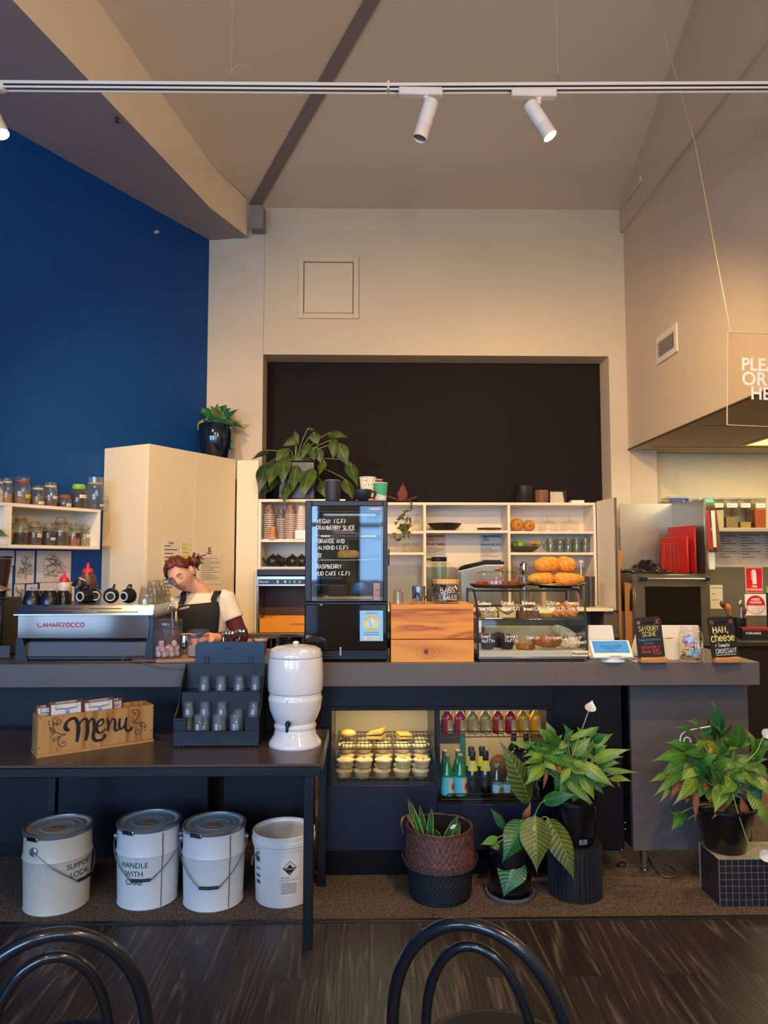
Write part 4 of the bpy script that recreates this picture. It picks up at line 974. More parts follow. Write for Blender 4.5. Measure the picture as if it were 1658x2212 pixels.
t=thing('woven_basket','dark woven seagrass basket with folded brown top holding a snake plant','basket',(W(950,1950,Yb).x,Yb,.004));k=Yb/F
z1_,z2_,z3_=W(950,1890,Yb-R_).z,W(950,1858,Yb).z,W(950,1785,Yb).z
def weave(prof,nrow,n=150,amp=.0028):
 mb=MB();rows=[]
 for j in range(nrow+1):
  u=j/nrow*(len(prof)-1);i=min(int(u),len(prof)-2);f_=u-i
  rows.append((prof[i][0]*(1-f_)+prof[i+1][0]*f_,prof[i][1]*(1-f_)+prof[i+1][1]*f_))
 vs,fs=[],[]
 for j,(r,z)in enumerate(rows):
  for a in range(n):
   th=2*pi*a/n;d=amp*(1 if((a//2)+j//2)%2 else-1)+amp*.6*(1 if j%2 else-1)
   vs.append(((r+d)*cos(th),(r+d)*sin(th),z))
 for j in range(nrow):
  for a in range(n):fs.append((j*n+a,j*n+(a+1)%n,(j+1)*n+(a+1)%n,(j+1)*n+a))
 return mb.add(vs,fs)
sea_b=mat('seagrass_black','#171a24',.65);sea_p=mat('seagrass_brown','#4a2f2b',.55,noise=(60,.7),col2='#7a5448')
ob('black_lower',weave([(R_*.9,.0),(R_*.99,.02),(R_*1.02,.08),(R_*1.03,z1_+.02)],34),sea_b,t,sharp=180)
ob('inner_base',MB().cyl((0,0,.001),R_*.9,.01,30),sea_b,t)
ob('folded_band',weave([(R_*1.05,z1_+.0),(R_*1.19,z1_+.012),(R_*1.22,z1_+.03),(R_*1.16,z2_-.01),(R_*1.1,z2_+.05),(R_*1.07,z3_),(R_*1.05,z3_+.004),(R_*1.02,z3_)],62),sea_p,t,sharp=180)
ob('lining',MB().lathe([(R_*1.02,z3_-.002),(R_*1.0,z1_),(R_*.9,.02)],36),mat('basket_inside','#120e10',.9),t)
mb=MB().tube([(R_*1.05*cos(a),R_*1.05*sin(a),z3_+.003+.002*sin(9*a))for a in[2*pi*i/60 for i in range(60)]],.004,6,closed=True);ob('rim_cord',mb,sea_p,t)
zi=z3_-.09
s_t=thing('snake_plant','snake plant with yellow edged upright leaves inside the woven basket','plant',(t.location.x,Yb,zi-.12))
ob('nursery_pot',MB().lathe([(0,0),(R_*.75,0),(R_*.85,.12),(R_*.87,.12),(R_*.87,.125),(R_*.82,.125),(R_*.8,.1),(0,.1)],30),potk,s_t)
sg=mat('snake_green','#1f5a2c',.4,noise=(30,.7),col2='#2f7a3a');se_=mat('snake_edge','#c9c26a',.5)
sm_,ed=MB(),MB()
dry=MB()
for(bx_,by_,tx,ty,w_,yo,dead)in((510,780,290,155,115,-.03,0),(520,770,320,200,70,-.05,0),(580,800,480,265,90,0,0),(640,810,680,310,100,-.03,0),(560,790,490,420,70,.02,0),(780,830,700,640,130,-.06,0),(900,830,1110,430,110,-.03,0),(960,820,1125,540,60,-.01,0),(1090,790,1130,560,60,.03,0)):
 A_=W(840+bx_/7.373,1700+by_/7.373,Yb+yo)-s_t.location;B_=W(840+tx/7.373,1700+ty/7.373,Yb+yo*1.6)-s_t.location
 A_=A_-(B_-A_).normalized()*.08;ww=w_/7.373*k
 T=(B_-A_);side=T.cross(V((0,-1,.2))).normalized();nr_=side.cross(T).normalized()
 prof_=lambda u:ww*.5*(.55+.45*sin(pi*min(u*.9+.1,1)))*(1 if u<.72 else max(0,1-((u-.72)/.28)**1.6))
 sm_.sheet(lambda u,v:tuple(A_+T*u+side*(v-.5)*2*prof_(u)*.86+nr_*(-abs(v-.5)*ww*.3*-1)),14,4)
 for s2 in(-1,1):
  ed.sheet(lambda u,v:tuple(A_+T*u+side*s2*prof_(u)*(.86+.14*v)+nr_*(.5*ww*.3)),14,1)
ob('foliage',sm_,sg,s_t,sharp=180);ob('leaf_edges',ed,se_,s_t,sharp=180)
pts=[W(840+x/7.373,1700+y/7.373,Yb-.04+q_)-s_t.location for x,y,q_ in((470,740,0),(380,560,.0),(310,450,-.03),(230,470,-.06),(195,600,-.09),(225,740,-.11))]
mb=MB();ps=smooth(pts,4)
mb.sheet(lambda u,v:tuple(ps[min(int(u*(len(ps)-1)),len(ps)-1)]+V((.012*(v-.5)*2*sin(pi*min(1,u+.15)),0,.012*(v-.5)))),len(ps)-1,2);ob('dry_leaf',mb,mat('ochre_leaf','#b9882f',.6),s_t,sharp=180)
mb=MB();leaf(mb,W(840+970/7.373,1700+665/7.373,Yb-.06)-s_t.location,W(840+1085/7.373,1700+590/7.373,Yb-.05)-s_t.location,.014,.25);ob('white_petal',mb,mat('petal_white','#cfc4d8',.5),s_t,sharp=180)
cab=mat('grey_cable','#5a5148',.5)
pts=[G(x,y,.012)for x,y in((1402,1850),(1412,1872),(1432,1892),(1455,1893),(1460,1880),(1445,1868),(1425,1862))]
ob('power_cord',MB().tube(smooth(pts,5),.005,6),cab,label='grey power cord looped on the carpet behind the cabinet foot',cat='cord')
pts=[G(x,y,.010)for x,y in((1342,1862),(1352,1866),(1345,1872),(1332,1868),(1342,1862))]
ob('power_cord',MB().tube(smooth(pts,4),.004,6),blkp,label='small black cord loop on the carpet beside the fluted stand',cat='cord')
def wl(px,py,d):
 p=BL(px,py,d);return(-(p-C0).dot(DU),-d,p.z)
def wpt(x,y,z):return C0-DU*x-NB*y+V((0,0,z))
SD=.24
xa,_,zt_=wl(218,1101,SD);xb_=wl(20,1090,SD)[0];zb0=wl(214,1187,SD)[2]
t=thing('jar_shelf','white open box shelf on the blue wall full of glass storage jars','shelf',wpt(0,0,0),RZB);tk=.02
xm_=xb_;xf=xm_-.75
def wbox(name,x0,x1,y0,y1,z0,z1,m,par,b=.001):return ob(name,MB().box(x0,x1,y0,y1,z0,z1,b),m,par)
for x0,x1 in((xm_,xa),(xf,xm_-.001)):
 wbox('top_board',x0,x1,-SD,-.002,zt_-tk,zt_,melam,t);wbox('bottom_board',x0,x1,-SD,-.002,zb0,zb0+tk,melam,t)
 for q in(x0,x1-tk):wbox('side_board',q,q+tk,-SD,-.002,zb0+tk+.0005,zt_-tk-.0005,melam,t)
 wbox('back_board',x0+tk,x1-tk,-.012,-.002,zb0+tk,zt_-tk,melam,t)
jg=clear('jar_glass','#f0f1e8',.05,.4,p=2.4,haze=.04)
def jar(label,px,pt,pb,wpx,base,d,col,frac,seal='#c9c3b0',tagc=None,tall=False,col2=None,lidc=None,empty=False,grain=40):
 p=BL(px,pb,d);x=(-(p-C0).dot(DU));k=p.y/F;r=wpx*k/2*.88;h=(pb-pt)*k*.98
 o=thing('storage_jar',label,'jar',wpt(x,-d,base),RZB,'glass storage jars on the blue wall shelf')
 hb=h*.80
 ob('glass_body',MB().lathe([(0,.001),(r*.94,.001),(r,.008),(r,hb*.82),(r*.94,hb*.92),(r*.78,hb*.97),(r*.78,hb)],24),jg,o)
 if not empty:ob('contents',MB().lathe([(0,.004),(r*.92,.004),(r*.95,.01),(r*.95,hb*frac*.95),(r*.6,hb*frac*1.02),(0,hb*frac)],22),mat('fill_'+col[1:]+str(grain),col,.8,noise=(grain,.8),col2=col2 or None,bump=(grain*1.5,.5)),o)
 ob('seal_ring',MB().lathe([(r*.80,hb-.003),(r*.86,hb),(r*.86,hb+.006),(r*.8,hb+.008)],22),mat('seal'+seal[1:],seal,.5),o)
 if lidc:ob('lid',MB().lathe([(r*.84,hb+.002),(r*.86,hb+.004),(r*.86,h-.01),(r*.7,h),(0,h)],22),mat('lid'+lidc[1:],lidc,.5),o)
 elif tall:ob('jar_mouth',MB().lathe([(r*.78,hb),(r*.8,h*.9),(r*.84,h),(r*.76,h),(r*.74,hb)],22),jg,o)
 else:
  ob('lid',MB().lathe([(r*.8,hb+.008),(r*.86,hb+.012),(r*.84,h*.95),(r*.6,h),(0,h)],22),jg,o)
  mb=MB();
  mb.tube([(r*.88*cos(a),r*.88*sin(a),hb-.006)for a in[2*pi*i/20 for i in range(20)]],.0016,5,closed=True)
  mb.tube([(r*.88,-.008,hb-.006),(r*1.06,-.006,hb*.86),(r*1.04,.006,hb*.86),(r*.9,.008,hb+.004),(r*.5,.004,h+.002)],.0016,5);ob('wire_clasp',mb,chrome,o)
 if tagc:
  z0=hb*tagc[1];mb=MB().lathe([(r+.0008,z0),(r+.0008,z0+tagc[2])],6,a0=-pi/2-.45+tagc[3],a1=-pi/2+.75+tagc[3])
  tg=ob('paper_tag',mb,mat('tag'+tagc[0][1:],tagc[0],.7),o)
  if tagc[0]!='#222222':
   mb=MB();hand(mb,RN.choice(('Cacao','Nuts','Sugar','Chai','Tea')),0,0,tagc[2]*.55,.0007,jit=.02)
   mx_=max(v[0]for v in mb.v);mb.v=[((r+.0016)*cos(-pi/2+tagc[3]-.3+v[0]/r*min(1,.9*r/mx_)),(r+.0016)*sin(-pi/2+tagc[3]-.3+v[0]/r*min(1,.9*r/mx_)),z0+tagc[2]*.2+v[2])for v in mb.v]
   ob('lettering',mb,ink,o)
 return o
zt1_=zt_+.0005
jar('storage jar of pale flour on the shelf top, cut off by the picture edge',-4,1030,1086,24,zt1_,.12,'#e4dccb',.7)
jar('storage jar of tan grains on top, beside the red sealed jar',14,1028,1087,26,zt1_,.12,'#b99258',.5,grain=70)
jar('large storage jar with red seal and layered grains on the shelf top',46,1023,1087,40,zt1_,.12,'#9b6f48',.55,'#b0402c',('#d8cf3a',.3,.022,.3),grain=70)
jar('storage jar of seeds with teal and white tags on the shelf top',81,1043,1090,31,zt1_,.12,'#8a7350',.55,tagc=('#e8e2d0',.12,.016,0),grain=90)
jar('tall storage jar of brown powder with a small white tag on the shelf top',108,1038,1094,33,zt1_,.12,'#6b3f28',.45,tagc=('#e8e2d0',.4,.018,.2))
jar('shortest storage jar with red lid ring on the shelf top',139,1064,1095,32,zt1_,.12,'#4a2a1c',.5,'#c0442c',('#ded6c0',.15,.02,.1))
jar('storage jar of dark contents under a bright green lid on the shelf top',169,1043,1098,37,zt1_,.12,'#2a1c16',.85,'#7ab030',('#e8e2d0',.55,.022,-.1),lidc='#7ab030')
jar('tallest storage jar, empty with open mouth, at the shelf end by the white cabinet',205,1028,1101,42,zt1_,.12,'#ffffff',.1,'#a89e88',('#e8e2d0',.15,.014,.3),tall=True,empty=True)
zi_=zb0+tk+.0005
jar('storage jar of dark coffee in the shelf unit cut by the picture edge',-2,1104,1178,14,zi_,.13,'#1d1512',.5)
for lb,px,pt,wp,c,fr,tg,sl,kw in(('storage jar inside the shelf half full of black coffee beans, nearest the divider',43,1111,33,'#241a18',.5,None,'#b0583a',{}),('storage jar of brown spice with pale tag inside the shelf',74,1127,33,'#4f3024',.7,('#d8cdb4',.42,.026,.2),'#a89e88',{}),('storage jar of near black tea with narrow white tag inside the shelf',105,1129,31,'#241d1e',.8,('#e8e4da',.3,.016,.1),'#a89e88',{}),('tall jar of sloping brown granules inside the shelf',131,1117,36,'#4a2d22',.6,None,'#b0683c',{}),('storage jar of pinkish salt with black tag inside the shelf',158,1129,28,'#a8694a',.55,('#222222',.45,.034,.2),'#a89e88',{}),('storage jar of pale green seeds with white tag, nearest the shelf end',184,1131,27,'#b3a77a',.8,('#e8e2d0',.5,.022,0),'#a89e88',{'grain':110,'col2':'#6a6f3c'})):
 jar(lb,px,pt,1179,wp,zi_,.13,c,fr,sl,tg,**kw)
pap2=mat('drawing_paper','#e2d3c2',.85);grey_pen=mat('grey_pencil','#6d645c',.8)
dn=0
for(a,b,c,d_,lab,big)in((-12,1189,31,1222,'blank drawing sheet directly under the shelf at the picture edge',0),(33,1190,75,1260,'colouring sheet with dense scribbled bushes under the jar shelf',1),(78,1190,154,1257,'widest colouring sheet with a big curling outline under the jar shelf',1),(-12,1224,27,1302,'tall pencil drawing at the picture edge behind the grinder',1),(30,1262,53,1300,'small sketch sheet behind the black cups, nearest the grinder',1),(56,1262,81,1302,'small sketch sheet behind the black cups, second from the grinder',1),(84,1258,161,1335,'large lettered colouring sheet behind the pale squeeze bottle',2),(27,1304,50,1335,'small sheet low behind the espresso machine corner',0)):
 l0,l1=wl(a,d_,.003),wl(c,b,.003);x0,x1=l0[0],l1[0];z1_q=wl((a+c)/2,b,.003)[2];z0_q=wl((a+c)/2,d_,.003)[2]
 o=thing('drawing_sheet',lab,'drawing',wpt((x0+x1)/2,0,z0_q),RZB,'drawings taped to the blue wall');w_,h_=x1-x0,z1_q-z0_q
 ob('sheet',MB().box(-w_/2,w_/2,-.004,-.001,0,h_),pap2,o)
 if big:
  mb=MB();q=random.Random(int(a)+40)
  for _ in range(9):
   cx_,cz_=q.uniform(-.3,.3)*w_,q.uniform(.15,.75)*h_
   pts=[]
   for i in range(9):pts.append((max(-w_*.45,min(w_*.45,cx_+q.uniform(-.22,.22)*w_)),-.0045,max(h_*.06,min(h_*.93,cz_+q.uniform(-.2,.2)*h_))))
   mb.tube(smooth(pts,4),.0011,4,flat=(1,1,1))
  if big==2:hand(mb,'FULL',-w_*.25,h_*.62,h_*.14,.0011,y=-.0045)
  ob('pencil_lines',mb,grey_pen,o)
t=thing('trailing_plant','green leaf of a trailing plant poking in before the shelf end','plant',BL(4,1160,.26));mb=MB()
leaf(mb,(-.06,0,.02),(.06,-.03,.0),.05,.2);leaf(mb,(-.09,.01,.03),(.01,-.05,.03),.045,.2);ob('foliage',mb,gdeep,t,sharp=180)
ob('stem',MB().tube(smooth([(-.14,.0,.05),(-.1,0,.04),(-.06,0,.02)],3),.003,6),stemm,t)
CD=.45;ZCB=2.40
cxa,cxb=wl(322,957,CD)[0],wl(509,994,CD)[0]
ZCB=(wl(322,957,CD)[2]+wl(509,994,CD)[2])/2
t=thing('tall_cabinet','tall cream white cupboard standing against the blue wall behind the barista','cabinet',wpt((cxa+cxb)/2,0,0),RZB);hw=(cxb-cxa)/2
cabm=mat('cream_laminate','#ecd9b4',.5,spec=.35)
ob('carcass',MB().box(-hw,hw,-CD+.02,-.004,.05,ZCB,.002),cabm,t)
xs_=wl(420,1000,CD)[0]-(cxa+cxb)/2
ob('door',MB().box(-hw,xs_-.0015,-CD,-CD+.018,.06,ZCB,.0015),cabm,t);ob('door',MB().box(xs_+.0015,hw,-CD,-CD+.018,.06,ZCB,.0015),cabm,t)
pc=wpt(cxb,-CD,0)
xe2=W(557,1100,pc.y).x
ob('filler_panel',MB().box(pc.x+.012,xe2,pc.y,pc.y+.02,.0,ZCB-.004,.001),cabm,label='narrow cream filler panel between the tall cupboard and the cup shelf',cat='panel')
def notice(lab,a,b,c,d_,rows,hl=None,ttl=None):
 l0=wl(a,d_,CD+.001);l1=wl(c,b,CD+.001);x0,x1=l0[0],l1[0];z1_q=wl((a+c)/2,b,CD)[2];z0_q=wl((a+c)/2,d_,CD)[2];w_,h_=x1-x0,z1_q-z0_q
 o=thing('paper_notice',lab,'notice',wpt((x0+x1)/2,-CD,z0_q),RZB,'notices taped to the tall cupboard')
 ob('sheet',MB().box(-w_/2,w_/2,-.003,-.0008,0,h_),mat('notice_paper','#e6d6b8',.8),o)
 for i in range(rows):
  z=h_*(.9-.8*i/rows);ln=w_*RN.uniform(.35,.8)
  ob('printed_line',MB().box(-w_*.4,-w_*.4+ln,-.0036,-.003,z,z+h_*.012),ink,o)
 if hl:
  for i in hl:ob('highlight',MB().box(-w_*.3,w_*.3,-.0034,-.003,h_*i,h_*i+h_*.07),mat('highlighter','#e8d02c',.7),o)
 if ttl:txt(ttl,h_*.06,ink,o,(0,-.0036,h_*.95),bold=.0002,ext=.0003)
 return o
notice('long price list notice on the tall cupboard, highest and nearest the jars',349,1166,387,1308,14,ttl='Fuel')
notice('small notice with yellow highlighted rows on the tall cupboard',389,1170,413,1225,5,hl=(.82,.66,.5,.34))
notice('printed letter notice on the tall cupboard behind her bun',428,1200,480,1262,13)
p=wl(452,1190,CD+.001)
mb=MB();mb.tube([(-.02,0,-.015),(-.005,0,.0),(-.012,0,.02),(.005,0,.028),(.012,0,.012),(0,0,.004),(.02,0,-.01)],.003,5);mb.tube([(-.02,0,-.018),(.018,0,-.02)],.003,5)
ob('small_sticker',mb,ink,loc=wpt(p[0],-CD-.002,p[2]),rot=(0,0,RZB),label='little dark squiggle sticker on the tall cupboard above the letter',cat='sticker')
pp=wpt(wl(465,990,.2)[0],-.2,ZCB);kx=pp.y/F
t=thing('cabinet_plant','leafy plant in a glossy navy pot on top of the tall cupboard','plant',(pp.x,pp.y,ZCB+.0005))
hp=W(465,918,pp.y).z-ZCB
ob('pot',MB().lathe([(0,0),(25*kx,0),(27*kx,.01),(36*kx,hp*.6),(37*kx,hp-.01),(35*kx,hp),(32*kx,hp),(31*kx,hp-.04),(0,hp-.04)],36),mat('navy_glaze','#0d1526',.12,coat=.6),t)
ob('soil',MB().lathe([(31*kx,hp-.039),(0,hp-.03)],20),soil,t)
rt=V((pp.x,pp.y,ZCB+hp-.03));s3=2.961
leaves(t,[(1380,130,1270,90,60),(1340,150,1250,190,55,0),(1400,120,1340,45,50),(1400,110,1390,30,45),(1430,110,1480,60,50),(1440,130,1530,70,45),(1460,150,1568,200,40),(1430,150,1500,180,60),(1380,140,1430,200,70),(1340,110,1290,60,60),(1420,90,1450,40,60),(1360,120,1320,170,70),(1290,140,1282,245,48,3),(1450,120,1490,225,50),(1470,260,1485,345,40),(1400,150,1400,60,70),(1300,110,1335,60,60),(1440,170,1470,120,60)],0,860,s3,pp.y,.12,[gdeep,golive,gdeep,gyel],rt,31,.15,wk=.95)
YE=3.69
t=thing('espresso_machine','wide polished espresso machine with black sides and red lettering on the counter','espresso machine',(W(180,1428,YE).x,YE,ZC+.0006));ox=t.location.x
def ex(px,y=0):return W(px,1350,YE+y).x-ox
def ez(py,y=0):return W(180,py,YE+y).z-t.location.z
brush=mat('machine_steel','#c9ccd0',.22,1);mirror=mat('mirror_steel','#c4c6c8',.09,1)
z28,z07,z79=ez(1329),ez(1307,.03),ez(1379)
mb=MB().prism([(ex(31),z28),(ex(331),z28),(ex(329),z28+.008),(ex(327),z07),(ex(40),z07),(ex(33),z28+.008)],-.004,.0)
mb=MB().add([(ex(31),-.012,z28),(ex(331),-.012,z28),(ex(331),-.012,z28+.006),(ex(31),-.012,z28+.006),(ex(40),.03,z07),(ex(328),.03,z07)],[(0,1,2,3),(3,2,5,4)])
mb.add([(ex(40),.03,z07),(ex(328),.03,z07),(ex(328),.42,z07),(ex(40),.42,z07)],[(0,1,2,3)]);mb.add([(ex(31),-.012,z28),(ex(331),-.012,z28),(ex(331),.42,z28),(ex(31),.42,z28)],[(0,1,2,3)])
mb.add([(ex(331),-.012,z28),(ex(331),.42,z28),(ex(328),.42,z07),(ex(328),.03,z07)],[(0,1,2,3)]);mb.add([(ex(31),-.012,z28),(ex(31),.42,z28),(ex(40),.42,z07),(ex(40),.03,z07)],[(0,1,2,3)])
ob('cup_tray',mb,brush,t,sharp=20)
dz=(z07-z28-.006);slope=.042/dz
for a,b,py in((66,154,1322),(105,174,1315),(190,260,1315),(210,298,1322)):
 z=ez(py,.01);y=-.012+(z-z28-.006)*slope
 mb=MB().at((0,y,z),rx=-math.atan2(.042,dz)).box(ex(a),ex(b),-.0015,.002,-.002,.002);ob('vent_slot',mb,blkp,t)
ob('back_panel',MB().box(ex(38),ex(322),.0,.012,z79,z28-.001,.002),mirror,t)
ob('body',MB().box(ex(36),ex(328),.0125,.40,z79-.001,z28-.0015),blkp,t)
ob('lower_panel',MB().add([(ex(50),.045,z79),(ex(314),.045,z79),(ex(314),.012,.022),(ex(50),.012,.022)],[(0,1,2,3)]),mirror,t)
ob('drip_base',MB().box(ex(50),ex(314),.013,.40,.004,.021,.002),blkp,t)
for s,a,b in((-1,35,61),(1,312,331)):
 x0,x1=ex(a),ex(b)
 mb=MB().prism([(x0,z79),(x1-(.028 if s<0 else 0),z79),(x1,0),(x0,0)]if s<0 else[(x0+.012,z79),(x1,z79),(x1,0),(x0,0)],.004,.39);ob('leg_frame',mb,blkp,t)
ob('side_edge',MB().box(ex(322.5),ex(332),-.002,.40,z79-.001,z28-.001,.002),mat('edge_blue_black','#1c2a38',.35),t)
mb=MB();hand(mb,'LAMARZOCCO',ex(82),ez(1354),.019,.0028,w=.75,gap=.3,y=-.001,jit=0,width=ex(184)-ex(82),sq=.4);ob('lettering',mb,mat('red_enamel','#c0202a',.35),t)
mb=MB()
x0=ex(333)
mb.add([(x0,.0,z28+.002),(x0+.10,.10,z28+.03),(x0+.10,.30,z28+.03),(x0,.3,z28+.002),(x0,0,z28-.01),(x0+.10,.10,z28+.018),(x0+.1,.3,z28+.018),(x0,.3,z28-.01)],[(0,1,2,3),(7,6,5,4),(0,4,5,1),(1,5,6,2)])
ob('side_tray',mb,brush,t)
ob('steam_wand',MB().tube(smooth([(x0+.03,.12,z28+.01),(x0+.05,.1,z28+.05),(x0+.06,.1,z28),(x0+.07,.08,.12)],4),.005,8),chrome,t)
ztop=ZC+z07+.0012
cupk=mat('black_glaze','#14171c',.3,coat=.25);footm=mat('raw_foot','#d8cbb6',.7);ins=mat('cup_inside','#20242a',.3)
def cup_parts(o,r=.043,h=.062,handle=True):
 ob('cup_body',MB().lathe([(0,.003),(r*.5,.003),(r*.55,0),(r*.6,.003),(r*.86,h*.35),(r,h*.75),(r,h),(r-.003,h),(r-.005,h*.75),(r*.8,h*.36),(0,.012)],26),cupk,o)
 ob('foot_ring',MB().lathe([(r*.44,.0012),(r*.48,-.0015),(r*.58,-.0015),(r*.62,.002)],26),footm,o)
 if handle:ob('handle',MB().tube(smooth([(r*.93,0,h*.82),(r*1.35,0,h*.85),(r*1.5,0,h*.6),(r*1.25,0,h*.35),(r*.8,0,h*.3)],4),.0048,8,flat=(1,1.1,1)),cupk,o)
for px,y_,r_,h_,lb in((70,.07,.046,.075,'big black cup turned upside down on the machine, nearest the grinder'),(107,.07,.046,.075,'big black cup turned upside down on the machine, second from the grinder'),(136,.16,.042,.07,'black cup turned upside down behind the second big cup'),(92,.17,.042,.07,'black cup turned upside down behind and between the two big cups')):
 o=thing('black_cup',lb,'cup',(W(px,1300,YE+y_).x,YE+y_,ztop+h_),0,'black cups on the espresso machine',rot=(pi,0,-2.2));cup_parts(o,r_,h_,False)
for px,py,y_,az,lb in((172,1294,.06,-.35,'black cup lying with its pale foot ring showing, nearest the upside down cups'),(205,1297,.12,.5,'black cup lying behind, handle beside the first lying cup'),(238,1298,.06,.25,'black cup lying with pale foot ring facing out, in the middle of the machine top'),(266,1297,.06,-.3,'black cup lying with its handle up nearest the drinking glasses')):
 o=thing('black_cup',lb,'cup',(W(px,py,YE+y_).x,YE+y_,ztop+.0405),0,'black cups on the espresso machine',rot=(-1.42,0.9,az));o.rotation_euler=M.Rotation(az,3,'Z').to_4x4().to_euler()if 0 else(-pi/2+.05,0,az);cup_parts(o,.04,.056,True)
 for ch in o.children:
  if ch.name.startswith('handle'):ch.rotation_euler=(0,0,-1.3)
o=thing('black_cup','black cup tilted on top of the lying cups before the brown sauce bottle','cup',(W(178,1279,YE+.11).x,YE+.11,ztop+.128),0,'black cups on the espresso machine',rot=(pi,.5,.3));cup_parts(o,.036,.052,False)
for px,yo,r_,hz,cz,bc,fc,lb in((139,.24,15,1257,1234,'#c9bfa4','#4a2c1e','pale squeeze bottle with red nozzle half full of brown sauce'),(189,.30,17.5,1238,1216,'#5f3a30','#4a2a22','taller brown sauce bottle with red nozzle against the cupboard side')):
 Y=YE+yo;k=Y/F;x=W(px,1260,Y).x;hb=W(px,hz,Y).z-ztop;hc=W(px,cz,Y).z-ztop;r=r_*k
 o=thing('sauce_bottle',lb,'bottle',(x,Y,ztop),0,'red topped sauce bottles')
 ob('bottle_body',MB().lathe([(0,0),(r-.003,0),(r,.004),(r,hb*.72),(r*.9,hb*.88),(r*.55,hb),(0,hb)],24),mat('sb'+bc[1:],bc,.35),o)
 if px==139:ob('sauce_fill',MB().lathe([(r+.0006,.004),(r+.0006,hb*.45)],24),mat('sauce_brown','#6b4630',.4),o)
 ob('red_nozzle',MB().lathe([(r*.62,hb+.0005),(r*.64,hb+.012),(r*.5,hb+(hc-hb)*.42),(r*.2,hb+(hc-hb)*.5),(r*.12,hc),(0,hc)],18),redp,o)
tg_=clear('latte_glass','#f0ecdf',.05,.45,p=2,haze=.05)
for i,(px,py,yo,lv,lb)in enumerate(((316,1306,.06,0,'latte glass turned upside down at the front of the machine glass group'),(331,1306,.13,0,'latte glass turned upside down behind the first one'),(343,1306,.20,0,'latte glass turned upside down third in the machine glass row'),(352,1306,.27,0,'latte glass turned upside down at the back of the machine glass row'),(333,1306,.135,1,'latte glass stacked on the second one of the row'),(345,1306,.205,1,'topmost latte glass stacked at the back of the row'))):
 Y=YE+yo;mb=MB();h=.095;n_=24
 prof=[(0,h),(.026,h),(.029,h-.006),(.036,h*.45),(.041,h*.18),(.041,0),(.038,0),(.037,h*.2),(.026,h-.012),(0,h-.012)]
 mb.lathe(prof,n_);zz_=ztop+(.0 if not lv else.028)
 x_=min(W(px,py,Y).x,ox+ex(318))if not lv else W(px,py,Y).x
 if px in(343,352):x_=ox+ex(316)+(.0 if px==343 else.004)
 if lv:x_=(min(W(331,py,YE+.13).x,ox+ex(318)),ox+ex(316))[i-4];Y=(YE+.13,YE+.2)[i-4]
 ob('latte_glass',mb,tg_,loc=(x_,Y,zz_+.0005),label=lb,cat='glass',group='latte glasses upside down on the machine')
Yg_=3.86;k=Yg_/F
t=thing('coffee_grinder','coffee grinder with dark bean hopper beside the espresso machine at the picture edge','coffee grinder',(W(-4,1400,Yg_).x,Yg_,ZC+.0006));q=lambda py:W(0,py,Yg_).z-t.location.z
ob('body',MB().box(-.10,.045,-.06,.16,.0,q(1292),.008),blkp,t)
ob('front_plate',MB().box(-.09,.10,-.075,-.061,0.001,q(1391),.003),mat('grinder_grey','#3b3a3d',.4),t)
ob('hopper',MB().lathe([(.03,q(1290)),(.034,q(1272)),(.05,q(1215)),(.052,q(1207)),(0,q(1207))],24),mat('bean_hopper','#3a241d',.2,noise=(60,.6),coat=.5),t)
ob('hopper_lid',MB().cyl((0,0,q(1206)),.056,.012,24,b=.003),blkp,t)
ob('dosing_tray',MB().prism([(-.06,q(1276)),(.02,q(1279)),(.088,q(1273)),(.02,q(1262)),(-.06,q(1262))],-.13,-.05),mat('kraft_tray','#a88a60',.7),t)
ob('lever',MB().tube(smooth([(.0,-.08,q(1303)),(.032,-.08,q(1305)),(.033,-.08,q(1345)),(.015,-.08,q(1362)),(.005,-.08,q(1380))],4),.007,8),blkp,t)
bm_=wood('beech_board','#b98a5c','#8f6238',.5,12,0)
Yb_=3.605
t=thing('cutting_board','long wooden board with a handle under the marshmallow and sugar jars','board',(W(360,1430,Yb_+.09).x,Yb_+.085,ZC+.0006));x0,x1=W(334,1437,Yb_).x-t.location.x,.42
ob('board',MB().box(x0,x1,-.082,.085,0,.018,.004),bm_,t);ob('handle',MB().box(W(281,1437,Yb_).x-t.location.x,x0-.0005,-.075,-.015,.001,.014,.004),wood('dark_board','#6f5640','#4d3826',.5,12,0),t)
ac_=clear('acrylic_jar','#f6f4f4',.03,.35,p=2.4,haze=.03);mm=mat('marshmallow_pink','#efc6c4',.8);mw=mat('marshmallow_white','#f0e6de',.8)
zbd=ZC+.0192;Ym=Yb_+.085;k=Ym/F
t=thing('marshmallow_jar','large clear lidded jar of pink and white marshmallows on the wooden board','jar',(W(362,1420,Ym).x,Ym,zbd));r=29.5*k;hj=W(362,1337,Ym).z-zbd
def acjar(t,r,h):
 ob('jar_body',MB().lathe([(0,.001),(r-.004,.001),(r,.005),(r,h*.8),(r-.003,h*.8),(r-.003,.007),(0,.006)],32),ac_,t)
 ob('jar_lid',MB().lathe([(r-.002,h*.8+.001),(r,h*.8+.001),(r+.001,h*.93),(r-.004,h),(r*.7,h),(r*.66,h-.006),(0,h-.006)],32),ac_,t)
 ob('lid_seal',MB().lathe([(r-.001,h*.765),(r+.0008,h*.767),(r+.0008,h*.785),(r-.001,h*.787)],32),mat('seal_dark','#3a3438',.4),t)
acjar(t,r,hj);ob('glass_scoop',MB().tube([(.0,0,.055),(.012,.0,.085),(.022,.0,.12)],.004,8).sph((-.004,0,.05),.018,14,1,.8,.7),ac_,t)
jp=t.location.copy();q=random.Random(4);n_=0
